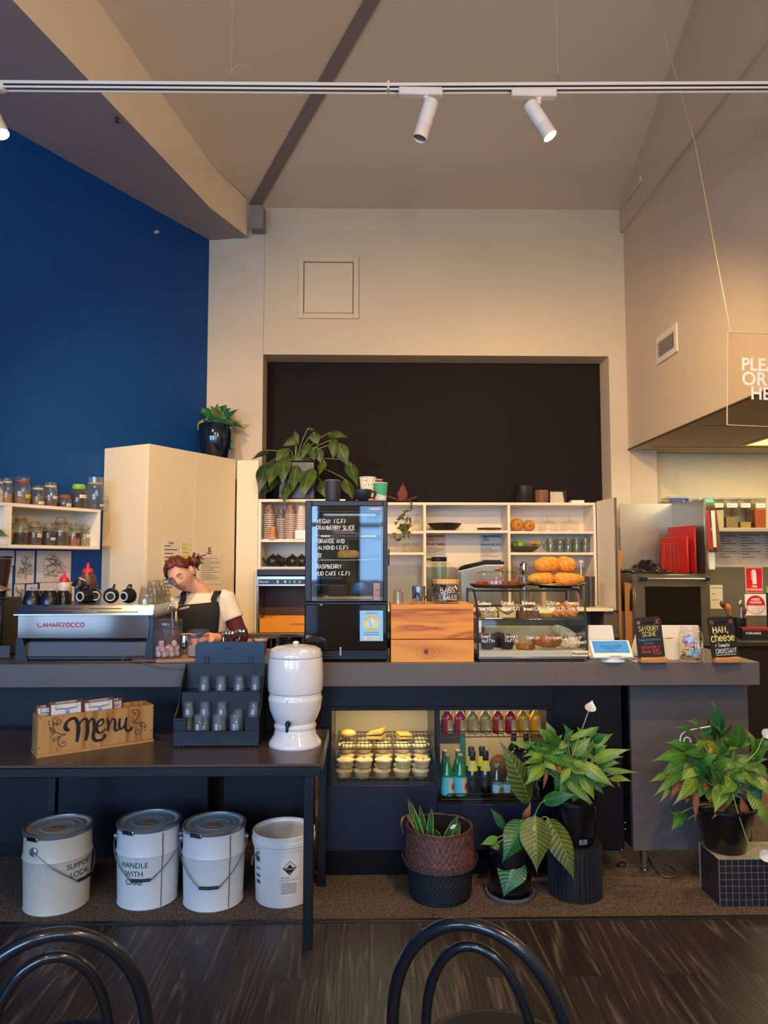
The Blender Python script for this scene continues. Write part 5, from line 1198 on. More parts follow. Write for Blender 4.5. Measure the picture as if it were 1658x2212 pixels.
spots=[(a,rr_,z)for z,cnt,rr_ in((.018,8,.048),(.018,3,.018),(.043,7,.046),(.043,2,.016),(.066,4,.045))for a in[2*pi*i/cnt+z*40 for i in range(cnt)]]
order=['front','side','back']
for i,(a,rr_,z)in enumerate(spots):
 rr_=min(rr_,r-.0195);ang=(math.degrees(a)%360)
 where='behind'if 20<ang<160 else'before'
 mb=MB().cyl((0,0,-.0115),.0125,.023,16,b=.003)
 lay='bottom'if z<.03 else'middle'if z<.06 else'top'
 ob('marshmallow',mb,mm if i%4 else mw,loc=(jp.x+rr_*cos(a),jp.y+rr_*sin(a),jp.z+z),rot=(q.uniform(-.5,.5),q.uniform(-.5,.5),0),label='%s marshmallow in the %s layer of the marshmallow jar'%('pink'if i%4 else'white',lay),cat='marshmallow',group='%s marshmallows in the jar, %s layer'%('pink'if i%4 else'white',lay))
t=thing('sugar_jar','smaller clear lidded jar of raw sugar on the wooden board','jar',(W(427,1420,Ym+.02).x,Ym+.02,zbd));r=23*k;hj=W(427,1361,Ym).z-zbd
acjar(t,r,hj);ob('sugar',MB().lathe([(0,.0075),(r-.005,.0075),(r-.005,hj*.4),(0,hj*.44)],24),mat('raw_sugar','#d8c3a0',.9,noise=(200,.3)),t);ob('scoop_handle',MB().tube([(.0,0,hj*.45),(.008,0,hj*.75)],.004,8),ac_,t)
pts=[(W(270,1425,YE-.03).x,YE-.02,ZC+.03),(W(262,1428,YE-.05).x,YE-.045,ZC+.005),(W(285,1428,YE-.06).x,YE-.06,ZC+.005),(W(308,1434,YC).x,YC-.001,ZC+.006),(W(330,1440,YC).x,YC-.006,ZC-.012),(W(365,1443,YC).x,YC-.006,ZC-.022),(W(400,1444,YC).x,YC-.006,ZC-.026)]
ob('machine_cord',MB().tube(smooth(pts,6),.0035,6),cab,label='thin grey cord from the espresso machine drooping over the counter edge',cat='cord')
Yj=4.02;k=Yj/F
t=thing('milk_jug','polished steel milk jug between the marshmallow and sugar jars','jug',(W(398,1410,Yj).x,Yj,ZC+.0006));hj=W(398,1372,Yj).z-ZC
ob('jug_body',MB().lathe([(0,0),(.04,0),(.042,.01),(.036,hj*.7),(.034,hj),(.032,hj),(.034,hj*.7),(0,.01)],24),chrome,t)
ob('handle',MB().tube(smooth([(.036,0,hj*.85),(.07,0,hj*.8),(.07,0,hj*.4),(.04,0,hj*.25)],4),.004,8),chrome,t)
for px,n_,lb,yk in((488,9,'black cup packed with teaspoons beside the sugar jar',3.75),(515,6,'smaller cup of teaspoons beside the spoon cup',3.85)):
 k=yk/F;t=thing('cutlery_cup',lb,'cutlery holder',(W(px,1400,yk).x,yk,ZC+.0006),0,'spoon cups on the counter');h_=W(px,1387,yk).z-ZC;r=(17 if n_==9 else 10)*k
 ob('holder',MB().lathe([(0,0),(r-.004,0),(r,.004),(r,h_),(r-.003,h_),(r-.003,.01),(0,.01)],22),blkp,t)
 bx0,by0,bz0=t.location;q=random.Random(px)
 for i in range(n_):
  a=2*pi*i/n_;rr_=r*.65
  mb=MB().tube([(0,0,0),(0,0,.10)],.0016,6).at((0,0,.115)).sph((0,0,0),.011,10,1,.35,1.4)
  s_=W(px,1372-q.uniform(0,6),yk).z-bz0-.018
  mb.v=[(v[0],v[1],v[2]+max(0,s_-.115))for v in mb.v]
  ob('teaspoon',mb,chrome,loc=(bx0+rr_*cos(a)*.6,by0+rr_*sin(a)*.6,bz0+.0115),rot=(-.12*sin(a),.12*cos(a),a),label='steel teaspoon standing in the %s'%('packed black spoon cup'if n_==9 else'smaller spoon cup'),cat='spoon',group='teaspoons in the %s'%('packed black cup'if n_==9 else'smaller cup'))
Yh=3.95;t=thing('drinking_cup','brown rimmed tumbler behind the dispenser lid beside the plates','cup',(W(563,1430,Yh).x,Yh,ZC+.0006));h_=W(563,1379,Yh).z-ZC
ob('tumbler_body',MB().lathe([(0,0),(.028,0),(.036,h_),(.034,h_),(.026,.006),(0,.006)],24),mat('amber_cup','#7a5138',.3),t);ob('rim_band',MB().lathe([(.0362,h_-.012),(.0368,h_-.01),(.0368,h_+.001),(.0345,h_+.001)],24),mat('cream_rim','#d8c09a',.5),t)
plm=mat('black_stoneware','#17181a',.35,coat=.2)
Ypl=3.92;k=Ypl/F
n_=9;z0=ZC+.0006;top_=W(627,1371,Ypl).z-.014;stp=(top_-z0)/n_
ordn=['lowest','second','third','fourth','fifth','sixth','seventh','eighth','topmost']
pl0=None
for i in range(n_):
 lb='%s black plate of the stack beside the drinks fridge'%ordn[i]
 if pl0 is None:
  r=31*k
  pl0=ob('black_plate',MB().lathe([(0,0),(r*.62,0),(r*.66,.002),(r*.95,.013),(r,.016),(r-.001,.018),(r*.64,.006),(0,.005)],36),plm,loc=(W(627,1400,Ypl).x,Ypl,z0),label=lb,cat='plate',group='black plates stacked on the counter')
 else:dup(pl0,(W(627,1400,Ypl).x+.001*(i%3-1),Ypl,z0+stp*i),label=lb)
def remeshed(name,mb,vox,m,par,smooth_it=4):
 me=bpy.data.meshes.new(name);me.from_pydata(mb.v,[],mb.f)
 o=bpy.data.objects.new(name,me);COL.objects.link(o)
 r=o.modifiers.new('r','REMESH');r.mode='VOXEL';r.voxel_size=vox
 s=o.modifiers.new('s','SMOOTH');s.factor=.5;s.iterations=smooth_it
 n=bpy.data.meshes.new_from_object(o.evaluated_get(bpy.context.evaluated_depsgraph_get()));bpy.data.objects.remove(o)
 n.name=name;n.materials.clear();n.materials.append(m);n.polygons.foreach_set('use_smooth',[True]*len(n.polygons))
 o=bpy.data.objects.new(name,n);COL.objects.link(o);o.parent=par;return o
YW=4.5;XW=-1.03
pr=thing('person','barista with auburn hair in a bun, white tee and black apron, looking down','person',(XW,YW,0))
def wp(px,py,Y):return W(px,py,Y)-V((XW,YW,0))
skin=mat('skin','#e0a688',.5,noise=(22,.25),col2='#d08f74',spec=.4)
def loft(mb,rings,n=24):
 vs,fs=[],[]
 for cx_,cy_,z,rx_,ry_ in rings:vs+=[(cx_+rx_*cos(2*pi*i/n),cy_+ry_*sin(2*pi*i/n),z)for i in range(n)]
 for j in range(len(rings)-1):
  for i in range(n):fs.append((j*n+i,j*n+(i+1)%n,(j+1)*n+(i+1)%n,(j+1)*n+i))
 fs.append(tuple(range(n))[::-1]);fs.append(tuple((len(rings)-1)*n+i for i in range(n)))
 return mb.add(vs,fs)
shR,shL=wp(487,1293,YW),wp(385,1306,YW)
elR,wrR=wp(519,1376,YW-.02),wp(468,1378,YW-.24);haR=wp(452,1379,YW-.27)
elL,wrL=wp(358,1376,YW-.06),wp(395,1378,YW-.25);haL=wp(408,1380,YW-.27)
nk0,nk1=wp(436,1279,YW+.0),wp(410,1258,YW-.04)
hc=wp(391,1243,YW-.075)
HM=M.Translation(hc)@M.Rotation(rad(-10),4,'Z')@M.Rotation(rad(-26),4,'Y')@M.Rotation(rad(24),4,'X')
def g_(a,b,s):return math.exp(-((a-b)/s)**2)
def headp(x,y,z,k=1.0):
 X,Y_,Z_=x*.072,y*.092,z*.112
 if z<0:
  X*=1-.36*(-z)**1.6;
  if y>0:Y_*=1-.55*min(1,-z*1.2)
  else:Y_*=1-.10*(-z)
 if y<0:
  f=max(0,-y)
  d=.0
  d+=.020*g_(x,0,.13)*(g_(z,-.16,.16)+.55*g_(z,.05,.16))
  d+=-.009*(g_(x,.36,.17)+g_(x,-.36,.17))*g_(z,.10,.12)
  d+=.004*g_(z,.28,.1)*g_(abs(x),.3,.3)
  d+=.006*(g_(x,.42,.2)+g_(x,-.42,.2))*g_(z,-.2,.18)
  d+=.007*g_(x,0,.28)*g_(z,-.47,.10)
  d+=.009*g_(x,0,.25)*g_(z,-.82,.16)
  Y_-=d*f
 return V((X*k,Y_*k,Z_*k))
def head_mesh(mb,k=1,keep=None,off=None):
 n,m_=56,40;b=len(mb.v);vs=[];dirs=[]
 for j in range(m_+1):
  ph=pi*j/m_
  for i in range(n):
   th=2*pi*i/n;d=(sin(ph)*cos(th),sin(ph)*sin(th),cos(ph));dirs.append(d)
   p=headp(*d,k);
   if off:p=p+V(d)*off(*d)
   vs.append(tuple(HM@p))
 fs=[]
 for j in range(m_):
  for i in range(n):
   q=(j*n+i,j*n+(i+1)%n,(j+1)*n+(i+1)%n,(j+1)*n+i)
   if keep is None or all(keep(*dirs[t])for t in q):fs.append(q)
 return mb.add(vs,fs)
mb=MB();head_mesh(mb)
for s in(-1,1):
 p=HM@V((s*.078,.006,-.004));mb.T=M.Translation(p)@HM.to_3x3().to_4x4()@M.Rotation(s*.35,4,'Z');mb.sph((0,0,0),.034,12,.34,.6,1);mb.T=M.Identity(4)
mb.tube([nk0+V((0,0,-.05)),nk0,(nk0+nk1)/2,nk1,nk1+(hc-nk1)*.35],[.062,.055,.05,.05,.05],18)
loft(mb,[(0,.01,.86,.15,.10),(0,.01,.94,.165,.115),(0,0,1.02,.145,.105),(0,0,1.10,.13,.095),(0,0,1.2,.145,.105),(0,0,1.29,.155,.105),(.0,.0,1.35,.145,.085),(.0,.0,1.395,.09,.06)])
def limb(mb,pts,rs):mb.tube(smooth(pts,5),[rs[min(int(i/5),len(rs)-2)]*(1-(i%5)/5)+rs[min(int(i/5)+1,len(rs)-1)]*((i%5)/5)if i<5*(len(pts)-1)else rs[-1]for i in range(5*(len(pts)-1)+1)],14)
def hand_(mb,w,h,up):
 d=(h-w).normalized();sd=d.cross(up).normalized();nn=sd.cross(d)
 mb.tube([w-d*.02,w+d*.02,w+d*.05,w+d*.078],[.024,.03,.036,.03],12,flat=None)
 for i in range(4):
  o_=(i-1.5)*.019;L_=(.062,.07,.066,.052)[i]
  a=w+d*.07+sd*o_;b=a+d*L_*.45-nn*.006;c=b+d*L_*.25-nn*L_*.35;e=c-nn*L_*.3-d*.006
  mb.tube([a,b,c,e],[.0088,.0084,.008,.0072],8)
 a=w+d*.03-sd*.03;mb.tube([a,a+d*.022-sd*.02-nn*.008,a+d*.048-sd*.018-nn*.022,a+d*.065-sd*.008-nn*.034],[.012,.0105,.0095,.008],8)
for sh,el,wr,ha in((shR,elR,wrR,haR),(shL,elL,wrL,haL)):
 limb(mb,[sh+V((0,0,.0)),(sh+el)/2,el,(el+wr)/2,wr],[.05,.045,.04,.036,.026]);hand_(mb,wr,ha,V((0,0,1)))
for s in(-1,1):limb(mb,[V((s*.085,.01,.9)),V((s*.09,0,.68)),V((s*.09,-.01,.48)),V((s*.09,.0,.26)),V((s*.09,.02,.08))],[.09,.08,.058,.054,.038])
body=remeshed('body',mb,.0055,skin,pr,5)
lash=mat('lash_dark','#3a1f18',.6);lipm=mat('lip','#a8504a',.4);brow=mat('eyebrow','#5a2a1c',.7)
def fpt(x,z,o=.0015):
 y=-sqrt(max(0,1-x*x-z*z));p=headp(x,y,z);return HM@(p+V((x,y,z))*o)
for s in(-1,1):
 ob('eyebrow',MB().tube(smooth([fpt(s*.17,.25),fpt(s*.33,.31),fpt(s*.55,.25)],5),[.0022]*5+[.0026]*4+[.0014,.001],6),brow,pr)
 ob('eyelashes',MB().tube(smooth([fpt(s*.22,.06,.001),fpt(s*.36,.01,.002),fpt(s*.52,.05,.001)],5),.0014,6),lash,pr)
 ob('eyelid',MB().sph((0,0,0),.012,12,1.1,.6,.62),skin,pr).matrix_local=M.Translation(fpt(s*.36,.07,-.004))@HM.to_3x3().to_4x4()
ob('lips',MB().tube(smooth([fpt(-.24,-.43),fpt(-.1,-.405),fpt(0,-.415),fpt(.1,-.405),fpt(.24,-.43)],4),[.001]+[.0028]*15+[.001],6).tube(smooth([fpt(-.24,-.43),fpt(-.12,-.52),fpt(0,-.545),fpt(.12,-.52),fpt(.24,-.43)],4),[.001]+[.0032]*15+[.001],6),lipm,pr)
mb=MB();mb.add([tuple(fpt(x,z,.001))for x,z in((-.22,-.43),(-.1,-.42),(0,-.43),(.1,-.42),(.22,-.43),(.1,-.5),(0,-.52),(-.1,-.5))],[tuple(range(8))]);ob('teeth',mb,mat('teeth','#e9dccb',.4),pr)
hairm=mat('auburn_hair','#451710',.42,noise=(70,.8),col2='#7a3220',bump=(160,.4),spec=.5)
def hk(x,y,z):
 if y<-.2:return z>.66-.9*max(0,abs(x)-.42)
 return z>(.26 if y<.25 else-.5+.25*(y<.5))
def hoff(x,y,z):return.007+.005*max(0,z)+.004*max(0,y)+.003*sin(14*x+6*y)
mb=MB();head_mesh(mb,1.0,hk,hoff);ob('hair',mb,hairm,pr,solid=.012,sharp=180)
mb=MB();bc=wp(420,1212,YW-.03);q=random.Random(9)
mb.sph(tuple(bc),.034,16,1,1,.9)
for i in range(26):
 d=V((q.uniform(-1,1),q.uniform(-.6,1),q.uniform(-1,1))).normalized();a=bc+d*.022;b=bc+d*q.uniform(.035,.06)+V((q.uniform(-.02,.02),0,q.uniform(-.015,.02)));c=b+V((q.uniform(-.02,.03),q.uniform(-.01,.01),q.uniform(-.02,.015)))
 mb.tube(smooth([a,b,c],4),[.006]*4+[.004]*4+[.001],5)
ob('hair_bun',mb,hairm,pr,sharp=180)
tee=mat('white_tee','#e9dcc6',.85,bump=(24,.35));apr=mat('black_apron','#1a1a1f',.8,bump=(40,.15));mar=mat('maroon_sleeve','#5c1c28',.75,bump=(60,.2));trou=mat('dark_trousers','#1c1d22',.85)
mb=MB();loft(mb,[(0,.01,.90,.17,.125),(0,.01,.96,.172,.127),(0,0,1.04,.158,.118),(0,0,1.12,.148,.11),(0,0,1.2,.158,.12),(0,0,1.29,.168,.12),(.0,.0,1.35,.158,.1),(0,0,1.385,.12,.082),(0,.0,1.405,.075,.068)])
for sh,el,f_ in((shR,elR,.5),(shL,elL,.5)):mb.tube([sh+V((-.03 if sh.x>0 else.03,0,.012)),sh+V((0,0,.004)),sh+(el-sh)*.3,sh+(el-sh)*(f_+.04)],[.05,.062,.062,.064],18)
remeshed('tee_shirt',mb,.007,tee,pr,4)
ob('tee_collar',MB().tube([(nk0 .x*.6+.064*cos(a),-.004+.06*sin(a),1.402+.008*sin(a)+.0)for a in[2*pi*i/28 for i in range(28)]],.008,8,closed=True),tee,pr)
for sh,el,wr in((shR,elR,wrR),(shL,elL,wrL)):
 mb=MB();limb(mb,[sh+(el-sh)*.48,sh+(el-sh)*.75,el,(el+wr)/2,wr+(wr-el)*-.04],[.053,.051,.05,.042,.032]);ob('sleeve',mb,mar,pr,sharp=180)
mb=MB();loft(mb,[(0,.01,.78,.15,.12),(0,.01,.9,.172,.128),(0,.01,.955,.165,.12)])
for s in(-1,1):limb(mb,[V((s*.085,.01,.9)),V((s*.09,0,.68)),V((s*.09,-.01,.48)),V((s*.09,.0,.26)),V((s*.09,.02,.06))],[.1,.092,.072,.066,.06])
remeshed('trousers',mb,.01,trou,pr,4)
for s in(-1,1):ob('shoe',MB().at((s*.09,-.04,.035)).sph((0,0,0),.05,16,.85,2.4,.68),blkp,pr)
def tor(z):
 tb=[(.5,.2,.16),(.90,.178,.135),(1.04,.165,.127),(1.12,.156,.119),(1.2,.166,.129),(1.29,.176,.131),(1.35,.164,.112),(1.39,.12,.09),(1.44,.1,.09)]
 for a,b in zip(tb,tb[1:]):
  if z<=b[0]:
   f_=(z-a[0])/(b[0]-a[0]);return a[1]+(b[1]-a[1])*f_,a[2]+(b[2]-a[2])*f_
 return tb[-1][1:]
def on(a,z,e=.006):rx_,ry_=tor(z);return(sin(a)*(rx_+e),-cos(a)*(ry_+e),z)
mb=MB()
mb.sheet(lambda u,v:on((u-.5)*2*((.78 if v>.6 else.78+(.6-v)*1.2)),.55+(1.345+.012*(u-.5)*2-.55)*v),16,22);ob('apron_bib',mb,apr,pr,solid=.004,sharp=180)
for s,a0 in((-1,-.66),(1,.62)):
 mb=MB();pts=[on(a0,1.34,.009),on(a0*1.0,1.37,.012),V((s*.098,-.075,1.40)),V((s*.095,-.02,1.415)),V((s*.085,.06,1.4)),V((s*.06,.115,1.3))]
 ps=smooth(pts,5)
 mb.sheet(lambda u,v:tuple(ps[min(int(u*(len(ps)-1)+.5),len(ps)-1)]+V(((v-.5)*.034,0,0))),len(ps)-1,2);ob('apron_strap',mb,apr,pr,solid=.004,sharp=180)
 for q_ in(-.007,.007):ob('rivet',MB().sph((on(a0,1.338,.012)[0]+q_,on(a0,1.338,.012)[1],1.338),.003,8),chrome,pr)
YT=3.2
zt_c=W(829,187,YT).z
t=thing('track_rail','long white lighting track hanging on thin wires across the room','light track',(W(838,188,YT).x,YT,zt_c));ox,oz=t.location.x,zt_c
wtr=mat('track_white','#e9e2d3',.4)
def rail(pa,pb,name):
 a=W(*pa,YT)-t.location;b=W(*pb,YT)-t.location;d=b-a;L_=d.length;an=math.atan2(d.z,d.x)
 r=ob(name,MB().box(0,L_,-.017,.017,.003,.02,.002).box(0,L_,-.017,-.0125,-.016,.003,.001).box(0,L_,.0125,.017,-.016,.003,.001),wtr,t);r.location=a;r.rotation_euler=(0,-an,0)
 s=ob('track_slot',MB().box(.01,L_-.01,-.0168,-.0172+.0,-.004,.0025).box(.0,L_,-.012,.012,-.001,.0028),mat('slot_black','#15161a',.5),t);s.location=a;s.rotation_euler=(0,-an,0)
 q=ob('track_slot',MB().box(.0,L_,-.0182,-.0171,-.0068,.002),MATS['slot_black'],t);q.location=a;q.rotation_euler=(0,-an,0)
rail((-60,186),(836,192),'rail');rail((840,192),(1740,188),'rail')
ob('joint_cover',MB().cb((0,0,.0),.012,.036,.038,.002),wtr,t)
wr_=mat('thin_wire','#b7a98c',.5)
for px,rr_ in((499,21),(1204,6)):
 a=W(px,181,YT)-t.location;ztop_=2.2
 ob('suspension_wire',MB().tube([a+V((0,0,0)),a+V((-.0,0,ztop_))],.0016,5),wr_,t)
 ob('wire_gripper',MB().cyl((a.x,0,a.z),.004,.045,10),chrome,t)
 c=W(px+22 if rr_>10 else px+6,158,YT)-t.location;r=rr_*YT/F
 ob('wire_tail',MB().tube([c+V((r*cos(a_),0,r*sin(a_)*(1 if rr_>10 else 1.6)))for a_ in[rad(200)-i*.22 for i in range(19 if rr_>10 else 12)]],.0012,5),wr_,t)
lampm=mat('lamp_glow','#ffdf9e',.4,emit=9)
def spot(label,pxa,pya,pxb,pyb,pxbar0,pxbar1,pxj,lit,yb=0.0):
 k=YT/F;a=W(pxa,pya,YT);b=W(pxb,pyb,YT+yb)
 o=thing('track_spotlight',label,'spotlight',a,0,'white cylinder spotlights on the track')
 x0,x1=W(pxbar0,200,YT).x-a.x,W(pxbar1,200,YT).x-a.x;z0=W(900,210,YT).z-a.z;z1=W(900,193,YT).z-a.z
 ob('adapter_bar',MB().box(x0,x1,-.024,.016,z0,z1,.005),wtr,o)
 j=W(pxj,211,YT)-a
 ob('joint',MB().cyl((j.x,0,z0-.012),.014,.013,16).cyl((j.x,0,z0-.028),.010,.017,14),wtr,o)
 ob('stem',MB().tube([(j.x,0,z0-.028),V((j.x,.0,z0-.028))*.4+V((.0,0,0)),(0,0,-.01)],.006,8),wtr,o)
 d=(b-a);L_=d.length;q=d.to_track_quat('-Z','Y').to_euler();r=16.5*k
 c=ob('lamp_tube',MB().lathe([(0,.012),(r-.003,.012),(r,.009),(r,-L_*.62),(r-.0006,-L_*.625),(r,-L_*.63),(r,-L_),(r-.003,-L_),(r-.004,-L_+.02),(0,-L_+.02)],28),wtr,o);c.rotation_euler=q
 ln=ob('lens',MB().lathe([(0,-L_+.012),(r-.004,-L_+.010),(r-.004,-L_+.019),(0,-L_+.019)],24),lampm if lit else mat('lamp_off','#6b665e',.3),o);ln.rotation_euler=q
 if lit:p=a+d*1.03;light('warm_spot','SPOT',p,lit,190,WARM,.03,spot=105,blend=.6)
spot('white track spotlight, unlit, hanging nearly straight down by the rail joint',930,224,906,300,860,955,920,False)
spot('white track spotlight, lit, tilted towards the right wall',1146,230,1188,294,1103,1200,1163,(1.6,5.6,1.5),-.02)
spot('lit track spotlight cut off by the picture edge above the blue wall',-28,226,4,290,-75,11,-12,(.1,6.1,1.5),-.02)
YS=3.25
acr=clear('acrylic_sheet','#fdfbf8',.008,.2)
a=W(1563,717,YS);b=W(1575,918,YS)
t=thing('order_sign','clear acrylic hanging sign with big white letters asking customers to order','sign',(a.x,YS,b.z));w_,h_=.72,a.z-b.z
rot_=-.06
t.rotation_euler=(0,.035,0)
ob('acrylic_panel',MB().box(0,w_,-.003,.003,0,h_,.001),acr,t)
edge=mat('acrylic_edge','#ead9b4',.3)
ob('panel_edge',MB().box(-.0012,.0012,-.0032,.0032,0,h_).box(0,w_,-.0032,.0032,-.001,.0012).box(0,w_,-.0032,.0032,h_-.0012,h_+.001),edge,t)
wl_=mat('white_vinyl','#f2ead8',.5)
k=YS/F
for s,py,px,hh in(('PLEASE',787,1589,28),('ORDER',818,1591,30),('HERE',849,1611,28)):
 p=W(px,py,YS)-t.location
 sz=hh*k/.70
 o=txt(s,sz,wl_,t,(p.x+.012,-.0042,p.z+.0),bold=.0016,ext=.0006,align='LEFT',sx=.92)
top=PL(1478,308,V((xw+.03,0,0)),V((1,0,0)))
p1=W(1573,728,YS)
ob('suspension_wire',MB().tube([p1-t.location,W(1478,308,3.6)-t.location,W(1478,308,3.6)-t.location+V((-.1,.25,.9))],.0018,5),mat('gold_wire','#e2c894',.35,.4),t)
YR=3.607
t=thing('cake_fridge','black countertop glass door fridge with handwritten cake names on the counter','fridge',(W(747,1430,YR).x,YR,ZC+.0006));ox,oz=t.location.x,t.location.z
def fx(px,y=0):return W(px,1300,YR+y).x-ox
def fz(py,y=0):return W(747,py,YR+y).z-oz
x0,x1=fx(657),fx(837.5);fd=.40;zt=fz(1081);zm=fz(1300)
ob('lower_body',MB().box(x0,x1,.012,fd,.012,zm,.004),blkp,t)
ob('lower_panel',MB().box(x0+.004,x1-.004,.002,.0115,fz(1405),zm-.012,.004),mat('gloss_black','#07080c',.08,coat=.6),t)
for i in range(3):ob('vent_bar',MB().box(x0+.03,x1-.01,.004,.0115,fz(1408+i*5.0),fz(1405.6+i*5.0),.001),blkp,t)
for i in range(4):
 ob('control_light',MB().box(fx(733.5),fx(737.5),.001,.0038,fz(1401.5+i*4.6),fz(1398.5+i*4.6),.0005),mat('led_white','#cdd6da',.4),t)
for a,b in((x0,x0+.03),(x1-.03,x1)):
 ob('corner_post',MB().box(a,b,fd-.03,fd,zm+.001,zt-.0305,.002),blkp,t)
ob('top_cap',MB().box(x0,x1,.012,fd,zt-.03,zt,.004),blkp,t)
dp=blkp;gx0,gx1,gz0,gz1=fx(672),fx(827),fz(1298),fz(1093)
for nm,q in(('door_frame',(x0+.002,gx0,0,.02,zm+.001,zt-.002)),('door_frame',(gx1,x1-.002,0,.02,zm+.001,zt-.002)),('door_frame',(gx0,gx1,0,.02,gz1,zt-.002)),('door_frame',(gx0,gx1,0,.02,zm+.001,gz0))):ob(nm,MB().box(*q,.003),dp,t)
fg=clear('door_glass','#f0f6f8',.035,.35)
ob('door_glass',MB().box(gx0,gx1,.008,.012,gz0,gz1),fg,t)
sg_=clear('side_glass','#eef4f4',.03,.3)
for a in(x0+.004,x1-.008):ob('side_glass',MB().box(a,a+.004,.022,fd-.032,zm+.002,zt-.031),sg_,t)
ob('rear_glass',MB().box(x0+.032,x1-.032,fd-.01,fd-.006,zm+.002,zt-.031),clear('tinted_glass','#75858c',.05,.3),t)
ob('door_handle',MB().box(x1,x1+.008,.0,.02,fz(1222),fz(1186),.003),dp,t)
shz=[fz(1157,.1),fz(1210,.1)]
for z in shz:
 mb=MB()
 for y in(.05,.2,.36):mb.tube([(x0+.012,y,z),(x1-.012,y,z)],.0022,6)
 for i in range(19):x=x0+.016+(x1-x0-.032)*i/18;mb.tube([(x,.05,z+.003),(x,.36,z+.003)],.0014,5)
 ob('wire_shelf',mb,chrome,t)
ob('inner_floor',MB().box(x0+.01,x1-.01,.022,fd-.012,zm+.001,zm+.006),mat('fridge_floor','#8a949c',.3),t)
for x in(x0+.016,x1-.02):ob('light_strip',MB().box(x,x+.004,.024,.03,gz0+.02,gz1-.02),mat('led_strip','#eaf4ff',.4,emit=1.6),t)
light('fridge_lamp','AREA',(ox,YR+.18,oz+zt-.034),(ox,YR+.18,0),1.6,(.9,.96,1),.3,.2)
for grp in((('-',676,1128),('VEGAN  (G.F)',683,1130),('CRANBERRY SLICE',681,1144)),(('-',680,1170),('ORANGE AND',686,1173),('ALMOND (G.F)',686,1187)),(('-',678,1224),('RASPBERRY',683,1228),('MUD CAKE (G.F)',681,1243))):
 mb=MB()
 for s,px,py in grp:hand(mb,s,fx(px),fz(py),.0195,.0016,w=.5,gap=.22,y=.0068,jit=.05)
 ob('lettering',mb,whiteink,t)
mb=MB()
for i in range(5):mb.tube([(fx(684+i*2),.0068,fz(1196)),(fx(684+i*2),.0068,fz(1206-i%2*2))],.001,5)
mb.tube([(fx(682),.0068,fz(1195)),(fx(694),.0068,fz(1196))],.001,5)
ob('drawn_mark',mb,whiteink,t)
ob('badge',MB().at((fx(796),.0065,fz(1099)),rx=pi/2).cyl((0,0,0),.0095,.001,20),mat('badge_blue','#4aa0d8',.4),t)
ob('badge_strip',MB().box(fx(799),fx(822),.0064,.0074,fz(1101),fz(1097),.0003),mat('badge_pink','#e8c8c8',.4),t);txt('MONOLITH',.006,redp,t,(fx(811),.0062,fz(1099)),ext=.0002,width=.04)
sx0,sx1,sz0,sz1=fx(777),fx(827),fz(1385),fz(1319)
st=ob('recycling_sticker',MB().box(sx0,sx1,.0006,.0018,sz0,sz1,.0003),mat('sticker_blue','#93cfee',.5),t);cxs=(sx0+sx1)/2
tk=mat('sticker_ink','#1c3d66',.6)
def rsub(name,mb,m):return ob(name,mb,m,st)
cz_=fz(1346);R0=.0385
rsub('ring_yellow',MB().at((cxs,.0006,cz_),rx=pi/2).lathe([(R0*.66,0),(R0*.66,.0006),(R0,.0006),(R0,0)],32),mat('sticker_yellow','#f0dc5a',.5))
rsub('ring_centre',MB().at((cxs,.0006,cz_),rx=pi/2).cyl((0,0,0),R0*.62,.0004,28),mat('sticker_pale','#bfe3f4',.5))
rsub('flag_mark',MB().prism([(cxs-.004,cz_-.004),(cxs+.018,cz_-.006),(cxs+.014,cz_+.008),(cxs+.002,cz_+.012),(cxs-.008,cz_+.010)],-.0006,.0),paper);rsub('flag_pole',MB().tube([(cxs-.002,-.0004,cz_-.02),(cxs-.012,-.0004,cz_+.018)],.001,5),tk)
for s,a0,a1,up_ in(('PRECIOUS PLASTIC',2.75,.4,1),('TASMANIA',-2.3,-.85,-1)):
 for i,c in enumerate(s):
  a=a0+(a1-a0)*i/(len(s)-1);rr_=R0*.83
  o_=txt(c,.0085,tk,st,(cxs+rr_*cos(a),-.0004,cz_+rr_*sin(a)),ext=.0002);o_.rotation_euler=(pi/2,-(a-pi/2)if up_>0 else-(a+pi/2),0)
for s,py,sz_,wd in(('WE ARE PART OF',1325,.008,.06),('THE LOCAL NETWORK',1366.5,.007,.07),('OF PLASTIC RECYCLING',1371.5,.007,.078)):txt(s,sz_,tk,st,(cxs,.0003,fz(py)),ext=.0002,width=wd,bold=.0001)
rsub('white_box',MB().box(cxs-.036,cxs+.036,.0002,.0007,fz(1383),fz(1374.5),.0001),paper)
for i in range(3):txt('printed plastic names',.004,tk,st,(cxs+.004,-.0002,fz(1376.5+i*2.5)),ext=.0001,width=.055)
def dark_plate(px,zz_,lb,r=.085,y=.2):
 return ob('cake_plate',MB().lathe([(0,0),(r*.7,0),(r,.007),(r-.002,.009),(r*.68,.003),(0,.003)],32),plm,loc=(W(px,1150,YR+y).x,YR+y,zz_),label=lb,cat='plate',group='dark plates in the cake fridge')
z_s=[oz+q+.0052 for q in shz]
dark_plate(746,z_s[0],'dark plate on the top wire shelf of the cake fridge');dark_plate(748,z_s[1],'dark plate on the middle wire shelf of the cake fridge')
mud=mat('mud_cake','#3b2016',.7,noise=(60,.5),bump=(120,.4));loafm=mat('orange_cake','#d39a3a',.7,noise=(40,.6),col2='#a8642a',bump=(90,.3))
ob('cranberry_slice',MB().box(-.06,.05,-.03,.03,0,.022,.004),mat('berry_slice','#4a2630',.7,noise=(90,.7),col2='#8a3a48'),loc=(W(742,1150,YR+.2).x,YR+.2,z_s[0]+.0035),rot=(0,0,.2),label='dark berry slice on the plate on the top fridge shelf',cat='cake')
